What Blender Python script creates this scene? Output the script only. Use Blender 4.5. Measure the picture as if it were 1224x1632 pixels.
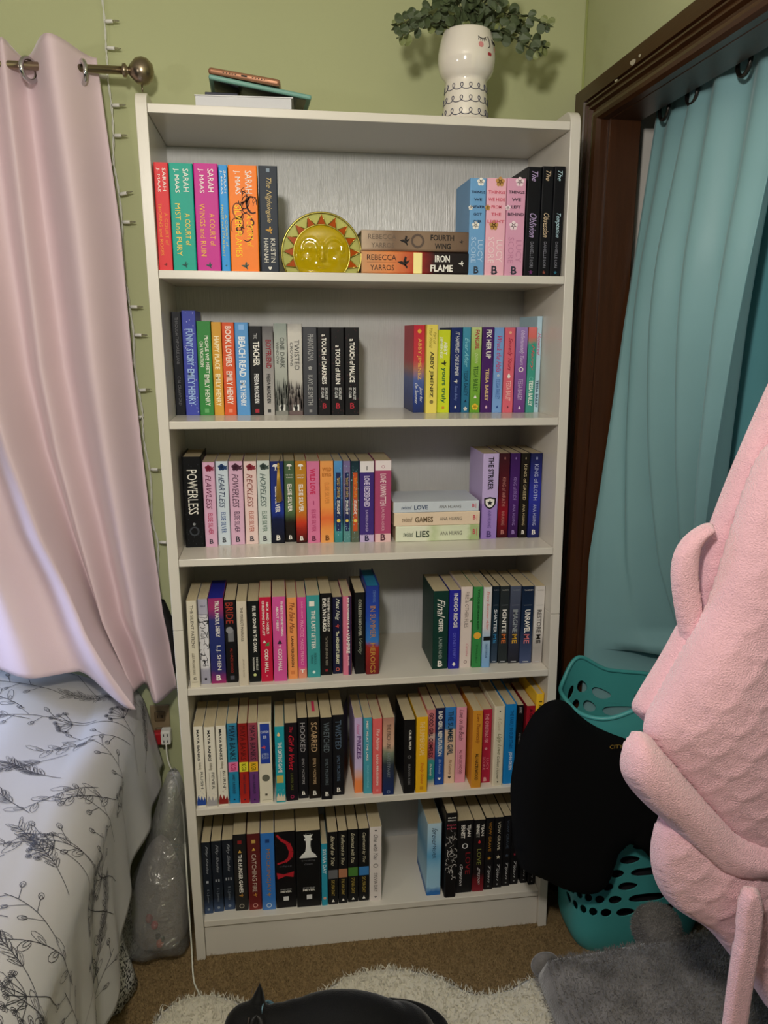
import bpy, bmesh, math, random
import numpy as np
from mathutils import Vector, Matrix

for o in list(bpy.data.objects):
    bpy.data.objects.remove(o)
scene = bpy.context.scene
COL = scene.collection
R = random.Random(7)

# ------------------------------------------------------------------ camera
CAM = Vector((0.2095, -1.7509, 1.5615))
YAW, PITCH, ROLL = 0.1384, -0.2225, 0.0051
cy, sy, cp, sp = math.cos(YAW), math.sin(YAW), math.cos(PITCH), math.sin(PITCH)
fwd = Vector((sy * cp, cy * cp, sp)); right0 = Vector((cy, -sy, 0)); up0 = right0.cross(fwd)
right = right0 * math.cos(ROLL) + up0 * math.sin(ROLL)
up = -right0 * math.sin(ROLL) + up0 * math.cos(ROLL)
cam_data = bpy.data.cameras.new('camera')
cam_data.sensor_fit = 'VERTICAL'; cam_data.sensor_height = 24.0
cam_data.lens = 24.0 * 1252.1 / 1632.0
cam_data.clip_start = 0.02
cam = bpy.data.objects.new('camera', cam_data); COL.objects.link(cam)
m = Matrix.Identity(4)
for i in range(3):
    m[i][0], m[i][1], m[i][2], m[i][3] = right[i], up[i], -fwd[i], CAM[i]
cam.matrix_world = m
scene.camera = cam

# ------------------------------------------------------------------ light
world = bpy.data.worlds.new('room_ambient'); scene.world = world; world.use_nodes = True
world.node_tree.nodes['Background'].inputs[0].default_value = (0.85, 0.94, 1.0, 1)
world.node_tree.nodes['Background'].inputs[1].default_value = 0.035

def lamp(name, kind, loc, energy, color, size=0.1, target=None, size_y=None):
    d = bpy.data.lights.new(name, kind); d.energy = energy; d.color = color
    if kind == 'AREA':
        d.size = size
        if size_y: d.shape = 'RECTANGLE'; d.size_y = size_y
    else:
        d.shadow_soft_size = size
    o = bpy.data.objects.new(name, d); COL.objects.link(o); o.location = loc
    if target is not None:
        o.rotation_euler = (Vector(target) - Vector(loc)).to_track_quat('-Z', 'Y').to_euler()
    return o

lamp('ceiling_lamp', 'POINT', (0.06, -1.62, 2.06), 58.0, (1.0, 0.945, 0.865), 0.07)
lamp('floor_lamp_light', 'POINT', (-1.05, -1.35, 1.85), 9.0, (1.0, 0.945, 0.87), 0.05)
lamp('window_daylight', 'AREA', (-0.98, 0.14, 1.10), 3.4, (0.50, 0.64, 1.0), 0.22, (-0.42, -0.10, 0.70), 0.60).data.spread = math.radians(95)

scene.view_settings.view_transform = 'Standard'
scene.view_settings.look = 'None'
scene.view_settings.gamma = 1.0
scene.view_settings.use_curve_mapping = False
scene.view_settings.exposure = 0.0

# ------------------------------------------------------------------ helpers
def lin(c):
    return c / 12.92 if c <= 0.04045 else ((c + 0.055) / 1.055) ** 2.4
def hx(h):
    return tuple(lin(int(h[i:i + 2], 16) / 255) for i in (0, 2, 4)) + (1.0,)

_mats = {}
def mat(name, color, rough=0.5, metal=0.0, noise=0.0, nscale=20.0, bump=0.0, bscale=200.0, sheen=0.0, spec=0.5, stretch=None, coat=0.0, alpha=None):
    key = name
    if key in _mats: return _mats[key]
    mt = bpy.data.materials.new(name); mt.use_nodes = True
    nt = mt.node_tree; b = nt.nodes['Principled BSDF']
    col = hx(color) if isinstance(color, str) else tuple(color) + (1,)
    b.inputs['Base Color'].default_value = col
    b.inputs['Roughness'].default_value = rough; b.inputs['Metallic'].default_value = metal
    b.inputs['Specular IOR Level'].default_value = spec
    if sheen: b.inputs['Sheen Weight'].default_value = sheen; b.inputs['Sheen Roughness'].default_value = 0.4
    if coat: b.inputs['Coat Weight'].default_value = coat; b.inputs['Coat Roughness'].default_value = 0.1
    tc = nt.nodes.new('ShaderNodeTexCoord'); mp = nt.nodes.new('ShaderNodeMapping')
    nt.links.new(tc.outputs['Object'], mp.inputs[0])
    if stretch: mp.inputs['Scale'].default_value = stretch
    if noise:
        n = nt.nodes.new('ShaderNodeTexNoise'); n.inputs['Scale'].default_value = nscale; n.inputs['Detail'].default_value = 5
        nt.links.new(mp.outputs[0], n.inputs['Vector'])
        mx = nt.nodes.new('ShaderNodeMix'); mx.data_type = 'RGBA'
        mx.inputs[6].default_value = tuple(c * (1 - noise) for c in col[:3]) + (1,)
        mx.inputs[7].default_value = tuple(min(1, c * (1 + noise)) for c in col[:3]) + (1,)
        nt.links.new(n.outputs['Fac'], mx.inputs[0]); nt.links.new(mx.outputs[2], b.inputs['Base Color'])
    if bump:
        n2 = nt.nodes.new('ShaderNodeTexNoise'); n2.inputs['Scale'].default_value = bscale; n2.inputs['Detail'].default_value = 4
        nt.links.new(mp.outputs[0], n2.inputs['Vector'])
        bp = nt.nodes.new('ShaderNodeBump'); bp.inputs['Strength'].default_value = bump; bp.inputs['Distance'].default_value = 0.004
        nt.links.new(n2.outputs['Fac'], bp.inputs['Height']); nt.links.new(bp.outputs[0], b.inputs['Normal'])
    _mats[key] = mt
    return mt

def ink(h):
    return mat('ink_' + h, h, rough=0.55, spec=0.3)

def link(name, me, mt, parent=None, smooth=False):
    if mt is not None and len(me.materials) == 0: me.materials.append(mt)
    if smooth:
        me.polygons.foreach_set('use_smooth', [True] * len(me.polygons))
    o = bpy.data.objects.new(name, me); COL.objects.link(o)
    if parent is not None: o.parent = parent
    return o
def mesh(name, vs, fs, mt, parent=None, smooth=False):
    me = bpy.data.meshes.new(name); me.from_pydata([tuple(map(float, v)) for v in vs], [], fs); me.update()
    return link(name, me, mt, parent, smooth)
def empty(name, loc=(0, 0, 0), rot=(0, 0, 0)):
    o = bpy.data.objects.new(name, None); COL.objects.link(o); o.location = loc; o.rotation_euler = rot
    o.empty_display_size = 0.05
    return o
def tag(o, label, cat, group=None):
    o['label'] = label; o['category'] = cat
    if group: o['group'] = group
    return o
def struct(o):
    o['kind'] = 'structure'; return o

def bm_obj(name, bm, mt, parent=None, smooth=False):
    me = bpy.data.meshes.new(name); bm.to_mesh(me); bm.free()
    return link(name, me, mt, parent, smooth)
def box_bm(x0, x1, y0, y1, z0, z1, bev=0.0, seg=1, bm=None):
    bm = bm or bmesh.new()
    vs = [bm.verts.new((x, y, z)) for x in (x0, x1) for y in (y0, y1) for z in (z0, z1)]
    fs = []
    for f in ((0, 1, 3, 2), (4, 6, 7, 5), (0, 4, 5, 1), (2, 3, 7, 6), (0, 2, 6, 4), (1, 5, 7, 3)):
        fs.append(bm.faces.new([vs[i] for i in f]))
    if bev:
        es = list({e for f in fs for e in f.edges})
        bmesh.ops.bevel(bm, geom=es, offset=bev, segments=seg, affect='EDGES', profile=0.5)
    return bm
def box(name, x0, x1, y0, y1, z0, z1, mt, parent=None, bev=0.0, seg=1):
    return bm_obj(name, box_bm(x0, x1, y0, y1, z0, z1, bev, seg), mt, parent)

def tube_data(pts, r, n=8, closed=False, vs=None, fs=None, cap=True):
    vs = [] if vs is None else vs; fs = [] if fs is None else fs
    P = [Vector(p) for p in pts]; N = len(P); base = len(vs)
    rr = r if hasattr(r, '__len__') else [r] * N
    prev = None
    for i in range(N):
        a = P[(i - 1) % N] if (closed or i > 0) else P[i]
        b = P[(i + 1) % N] if (closed or i < N - 1) else P[i]
        t = (b - a).normalized()
        if prev is None:
            ref = Vector((0, 0, 1)) if abs(t.z) < 0.9 else Vector((1, 0, 0))
            u = t.cross(ref).normalized()
        else:
            u = (prev - t * prev.dot(t)).normalized()
        prev = u; v = t.cross(u)
        for k in range(n):
            a_ = 2 * math.pi * k / n
            vs.append(tuple(P[i] + (u * math.cos(a_) + v * math.sin(a_)) * rr[i]))
    for i in range(N if closed else N - 1):
        j = (i + 1) % N
        for k in range(n):
            k2 = (k + 1) % n
            fs.append((base + i * n + k, base + i * n + k2, base + j * n + k2, base + j * n + k))
    if cap and not closed:
        fs.append(tuple(base + k for k in reversed(range(n)))); fs.append(tuple(base + (N - 1) * n + k for k in range(n)))
    return vs, fs
def tube(name, pts, r, mt, parent=None, n=8, closed=False):
    vs, fs = tube_data(pts, r, n, closed)
    return mesh(name, vs, fs, mt, parent, True)
def lathe_data(prof, n=40, c=(0, 0, 0)):
    vs, fs = [], []
    for (r, z) in prof:
        for k in range(n):
            a = 2 * math.pi * k / n
            vs.append((c[0] + r * math.cos(a), c[1] + r * math.sin(a), c[2] + z))
    for i in range(len(prof) - 1):
        for k in range(n):
            k2 = (k + 1) % n
            fs.append((i * n + k, i * n + k2, (i + 1) * n + k2, (i + 1) * n + k))
    return vs, fs
def grid_faces(nu, nv, base=0):
    return [(base + i * nv + j, base + (i + 1) * nv + j, base + (i + 1) * nv + j + 1, base + i * nv + j + 1) for i in range(nu - 1) for j in range(nv - 1)]
def smoothpath(P, it=2, closed=False):
    P = [Vector(p) for p in P]
    for _ in range(it):
        Q = []
        n = len(P)
        rng = range(n) if closed else range(n - 1)
        if not closed: Q.append(P[0])
        for i in rng:
            a, b = P[i], P[(i + 1) % n]
            Q.append(a * 0.75 + b * 0.25); Q.append(a * 0.25 + b * 0.75)
        if not closed: Q.append(P[-1])
        P = Q
    return P
def poly_dist(px, pz, poly):
    d = np.full(px.shape, 1e9); qx = np.zeros_like(px); qz = np.zeros_like(px); inside = np.zeros(px.shape, bool)
    n = len(poly)
    for i in range(n):
        ax, az = poly[i]; bx, bz = poly[(i + 1) % n]
        dx, dz = bx - ax, bz - az; L = dx * dx + dz * dz + 1e-15
        t = np.clip(((px - ax) * dx + (pz - az) * dz) / L, 0, 1)
        cx, cz = ax + t * dx, az + t * dz
        dd = np.hypot(px - cx, pz - cz); mk = dd < d
        d[mk] = dd[mk]; qx[mk] = cx[mk]; qz[mk] = cz[mk]
        if abs(dz) > 1e-12:
            c = ((az > pz) != (bz > pz)) & (px < (bx - ax) * (pz - az) / dz + ax)
            inside ^= c
    return d, qx, qz, inside
def inflate_data(poly, T, Rad, res, wfun=None, back=0.6):
    """a stuffed, closed body grown from an outline: returns (u,v,w) verts and faces"""
    poly = [(p[0], p[1]) for p in smoothpath([(a, b, 0) for a, b in poly], 2, True)]
    xs = [p[0] for p in poly]; zs = [p[1] for p in poly]
    gx = np.arange(min(xs) - res, max(xs) + 2 * res, res); gz = np.arange(min(zs) - res, max(zs) + 2 * res, res)
    X, Z = np.meshgrid(gx, gz, indexing='ij')
    d, qx, qz, ins = poly_dist(X, Z, poly)
    cell = ins[:-1, :-1] & ins[1:, :-1] & ins[:-1, 1:] & ins[1:, 1:]
    used = np.zeros(X.shape, int)
    used[:-1, :-1] += cell; used[1:, :-1] += cell; used[:-1, 1:] += cell; used[1:, 1:] += cell
    border = (used > 0) & (used < 4)
    PX = np.where(border, qx, X); PZ = np.where(border, qz, Z); D = np.where(border, 0, d)
    t = np.clip(D / Rad, 0, 1); W = T * np.sqrt(np.clip(1 - (1 - t) ** 2, 0, 1))
    if wfun is not None: Wf = W + wfun(PX, PZ) * np.clip(D / (Rad * 0.4), 0, 1)
    else: Wf = W
    idx = -np.ones(X.shape, int); vs = []
    for i, j in zip(*np.nonzero(used)):
        idx[i, j] = len(vs); vs.append((PX[i, j], PZ[i, j], Wf[i, j]))
    idb = idx.copy()
    for i, j in zip(*np.nonzero(used == 4)):
        idb[i, j] = len(vs); vs.append((PX[i, j], PZ[i, j], -back * W[i, j]))
    fs = []
    for i, j in zip(*np.nonzero(cell)):
        fs.append((idx[i, j], idx[i + 1, j], idx[i + 1, j + 1], idx[i, j + 1]))
        fs.append((idb[i, j + 1], idb[i + 1, j + 1], idb[i + 1, j], idb[i, j]))
    return vs, fs
def waves(seed, amp, freq, n=6):
    rr = random.Random(seed)
    W = [(rr.uniform(-1, 1) * freq, rr.uniform(-1, 1) * freq, rr.uniform(0, 6.3), rr.uniform(0.4, 1)) for _ in range(n)]
    def f(x, z):
        s = 0
        for a, b, c, k in W: s = s + k * np.sin(a * x + b * z + c)
        return amp * s / n * 1.6
    return f
def strands(name, pts, nrms, length, width, mt, parent, seed=1, lean=0.6, droop=(0, 0, 0)):
    rr = np.random.RandomState(seed); n = len(pts)
    P = np.array(pts, float); Nn = np.array(nrms, float)
    dirs = Nn + rr.normal(0, lean, (n, 3)) + np.array(droop); dirs /= np.linalg.norm(dirs, axis=1)[:, None]
    side = np.cross(dirs, rr.normal(0, 1, (n, 3))); side /= np.linalg.norm(side, axis=1)[:, None] + 1e-9
    L = length * rr.uniform(0.6, 1.2, (n, 1))
    bend = Nn * 0.0 + rr.normal(0, 0.35, (n, 3))
    a = P - side * width; b = P + side * width
    mid = P + dirs * L * 0.55; c = mid - side * width * 0.7; d_ = mid + side * width * 0.7
    e = P + (dirs + bend * 0.6) * L
    V = np.empty((n * 5, 3)); V[0::5] = a; V[1::5] = b; V[2::5] = c; V[3::5] = d_; V[4::5] = e
    fs = []
    for i in range(n):
        k = 5 * i; fs.append((k, k + 1, k + 3, k + 2)); fs.append((k + 2, k + 3, k + 4))
    me = bpy.data.meshes.new(name); me.from_pydata(V.tolist(), [], fs); me.update()
    o = link(name, me, mt, parent); o['kind'] = 'stuff'
    return o
def ellipsoid_data(c, r, nu=20, nv=12, rot=None):
    vs, fs = [], []
    for i in range(nv + 1):
        th = math.pi * i / nv
        for k in range(nu):
            a = 2 * math.pi * k / nu
            v = Vector((r[0] * math.sin(th) * math.cos(a), r[1] * math.sin(th) * math.sin(a), r[2] * math.cos(th)))
            if rot is not None: v = rot @ v
            vs.append((c[0] + v.x, c[1] + v.y, c[2] + v.z))
    for i in range(nv):
        for k in range(nu):
            k2 = (k + 1) % nu
            fs.append((i * nu + k, (i + 1) * nu + k, (i + 1) * nu + k2, i * nu + k2))
    return vs, fs
def remesh(name, parts, voxel, mt, parent=None, smooth_it=4):
    vs, fs = [], []
    for v, f in parts:
        b = len(vs); vs += v; fs += [tuple(i + b for i in q) for q in f]
    o = mesh(name, vs, fs, mt)
    md = o.modifiers.new('r', 'REMESH'); md.mode = 'VOXEL'; md.voxel_size = voxel
    sm = o.modifiers.new('s', 'SMOOTH'); sm.iterations = smooth_it; sm.factor = 0.6
    dg = bpy.context.evaluated_depsgraph_get()
    me = bpy.data.meshes.new_from_object(o.evaluated_get(dg))
    bpy.data.objects.remove(o)
    me.name = name
    return link(name, me, mt, parent, True)

# ------------------------------------------------------------------ the room
M_GREEN = mat('green_wall_paint', 'b6ba8e', 0.75, noise=0.05, nscale=3, bump=0.12, bscale=60, spec=0.25)
M_CLOSET = mat('closet_white_paint', 'c8c4bc', 0.7, noise=0.04, nscale=4)
M_CEIL = mat('ceiling_paint', 'd8d4c8', 0.85)
M_CARPET = mat('tan_carpet', '8a7452', 0.95, noise=0.35, nscale=140, bump=1.0, bscale=260, spec=0.1)
M_WOOD = mat('dark_stained_wood', '40230f', 0.34, noise=0.45, nscale=9, bump=0.08, bscale=60, stretch=(9, 9, 0.7))
M_WOODH = mat('dark_stained_wood_head', '40230f', 0.34, noise=0.45, nscale=9, bump=0.08, bscale=60, stretch=(9, 0.7, 9))
YW = 0.300     # back wall plane
XW = 0.990     # right wall plane
struct(box('floor', -2.2, 2.0, -2.9, 0.60, -0.05, 0.0, M_CARPET))
struct(box('ceiling', -2.2, 2.0, -2.9, 0.70, 2.52, 2.57, M_CEIL))
# back wall with the window opening beside the bed (out of frame on the left)
def boxes(name, L, mt):
    bm = bmesh.new()
    for b in L: box_bm(*b, bm=bm)
    return bm_obj(name, bm, mt)
struct(boxes('wall_back', [(-0.58, XW + 0.07, YW, YW + 0.1, 0, 2.52), (-2.2, -1.25, YW, YW + 0.1, 0, 2.52), (-1.25, -0.58, YW, YW + 0.1, 0, 0.85), (-1.25, -0.58, YW, YW + 0.1, 2.02, 2.52)], M_GREEN))
struct(boxes('wall_right', [(XW, XW + 0.07, 0.135, YW, 0, 2.52), (XW, XW + 0.07, -0.95, 0.135, 2.062, 2.52), (XW, XW + 0.07, -2.9, -0.95, 0, 2.52)], M_GREEN))
struct(box('wall_closet_back', 1.75, 1.80, -1.4, 0.58, 0, 2.52, M_CLOSET))
struct(box('wall_closet_side', 1.061, 1.75, 0.190, 0.25, 0, 2.52, M_CLOSET))
# bead of paint in the corner
struct(tube('trim_2', [(XW - 0.002, YW - 0.002, 0.0), (XW - 0.002, YW - 0.002, 2.52)], 0.0035, mat('corner_caulk', 'a8b070', 0.5)))
win = struct(empty('window_1', (-0.915, YW + 0.05, 0.85)))
M_WHITE = mat('white_window_paint', 'd8d8d4', 0.5)
bm = bmesh.new()
for b in [(-.335, -.295, -.03, .03, 0, 1.17), (.295, .335, -.03, .03, 0, 1.17), (-.335, .335, -.03, .03, 0, .04), (-.335, .335, -.03, .03, 1.13, 1.17), (-.335, .335, -.02, .02, .56, .60)]:
    box_bm(*b, bm=bm)
bm_obj('window_frame', bm, M_WHITE, win)
M_PANE = mat('window_pane', 'c8dcf4', 0.05); M_PANE.node_tree.nodes['Principled BSDF'].inputs['Transmission Weight'].default_value = 1.0
for z0, z1 in ((.04, .56), (.60, 1.13)):
    box('window_pane', -.295, .295, 0.0, 0.004, z0, z1, M_PANE, win)

# closet doorway with dark stained casing: profile (u across, v proud of the wall)
door = struct(empty('door_1', (XW, 0.13, 0)))
PROF = [(0, 0), (0, .017), (.006, .020), (.34, .020), (.36, .012), (.40, .012), (.42, .021), (.47, .023), (.50, .016), (.54, .016), (.57, .022), (.62, .024), (.66, .015), (.72, .013), (.76, .020), (.80, .027), (.88, .030), (.95, .027), (1.0, .018), (1.0, 0)]
WS, WHD = 0.170, 0.098
ys, zt = YW - 0.003, 2.145
vs, fs = [], []
for (u, v) in PROF:
    uu = u if u <= 0.0061 and u != .006 else u
    vs.append((-v, ys - u * WS - 0.13, 0.0)); vs.append((-v, ys - u * WS - 0.13, zt - u * WHD))
n = len(PROF)
for i in range(n):
    j = (i + 1) % n
    fs.append((2 * i, 2 * i + 1, 2 * j + 1, 2 * j))
mesh('side_casing', vs, fs, M_WOOD, door)
vs, fs = [], []
for (u, v) in PROF:
    vs.append((-v, ys - u * WS - 0.13, zt - u * WHD)); vs.append((-v, -1.15 - 0.13, zt - u * WHD))
for i in range(n):
    j = (i + 1) % n
    fs.append((2 * i, 2 * i + 1, 2 * j + 1, 2 * j))
mesh('head_casing', vs, fs, M_WOODH, door)
box('side_jamb', 0.0, 0.076, -0.012, 0.005, 0, 2.062, M_WOOD, door, 0.002)
box('head_jamb', 0.0, 0.076, -1.05, 0.0, 2.046, 2.062, M_WOODH, door, 0.002)
bm = bmesh.new()   # bare spots where the stain has chipped off the head casing
chipm = mat('chipped_paint', 'b8b098', 0.8)
for (yc, zc, a, b) in ((-0.03, 2.118, .014, .006), (-0.062, 2.121, .006, .003), (0.05, 2.106, .008, .003)):
    k = [(yc - 0.13 + a * math.cos(t) * (1 + .4 * math.sin(3 * t)), zc + b * math.sin(t) + .4 * a * math.cos(t) * .3) for t in [i * .7854 for i in range(8)]]
    vv = [bm.verts.new((-0.0208, p[0], p[1])) for p in k]; bm.faces.new(vv)
bm_obj('chipped_spot', bm, chipm, door)

# ------------------------------------------------------------------ bookcase
M_LAM = mat('white_laminate', 'd9d3c8', 0.28, noise=0.015, nscale=30, bump=0.05, bscale=120, stretch=(12, 12, 0.8), spec=0.5)
M_LAMS = mat('white_laminate_shelf', 'd9d3c8', 0.24, noise=0.015, nscale=30, bump=0.03, bscale=120, stretch=(0.8, 12, 12), spec=0.55)
M_BACK = mat('white_back_panel', 'cacac8', 0.26, noise=0.04, nscale=60, bump=0.35, bscale=80, stretch=(6, 6, 0.22), spec=0.5)
W, H0, D, TH = 0.88, 2.032, 0.2965, 0.017
SH = -0.0136          # the unit has racked slightly to the left with height
ZS = [2.0075, 1.6895, 1.3746, 1.0631, 0.7476, 0.4295, 0.1086]
PT = 0.0227
bc = tag(empty('bookcase', (W / 2, D / 2, 0)), 'tall white laminate bookcase with six open rows full of books', 'bookcase')
def shear(bm):
    for v in bm.verts: v.co.x += SH * v.co.z; v.co.x -= W / 2; v.co.y -= D / 2
    return bm
for side in (0, 1):
    xa = -PT if side == 0 else W; xb = xa + PT
    for z0, z1, top in ((0.0, 0.893, False), (0.8940, H0, True)):
        # outline in y,z with a rounded front top corner
        pr_ = [(0.0, z0), (D, z0), (D, z1 - (0.0 if not top else 0.0))]
        if top:
            r_ = 0.030
            pr_ += [(r_ - r_ * math.sin(a), z1 - r_ + r_ * math.cos(a)) for a in [i * math.pi / 16 for i in range(9)]]
        else:
            pr_ += [(0.0, z1)]
        bm = bmesh.new()
        A = [bm.verts.new((xa, y, z)) for y, z in pr_]; B_ = [bm.verts.new((xb, y, z)) for y, z in pr_]
        bm.faces.new(A); bm.faces.new(list(reversed(B_)))
        for i in range(len(A)):
            j = (i + 1) % len(A); bm.faces.new((A[j], A[i], B_[i], B_[j]))
        bmesh.ops.recalc_face_normals(bm, faces=bm.faces)
        bmesh.ops.bevel(bm, geom=list(bm.edges), offset=0.0012, segments=2, affect='EDGES', profile=0.5)
        bm_obj('side_panel', shear(bm), M_LAM, bc)
for i, z in enumerate(ZS):
    yf = 0.0 if i < 6 else 0.006
    bm_obj('shelf', shear(box_bm(0.0006, W - 0.0006, yf, D - 0.006, z - TH, z, 0.0012, 2)), M_LAMS, bc)
bm_obj('kick_plate', shear(box_bm(0.0006, W - 0.0006, 0.012, 0.027, 0.0, ZS[6] - TH, 0.0008)), M_LAMS, bc)
bm_obj('back_panel', shear(box_bm(-PT, W + PT, D - 0.0055, D, 0.02, ZS[0] - 0.001)), M_BACK, bc)

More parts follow.
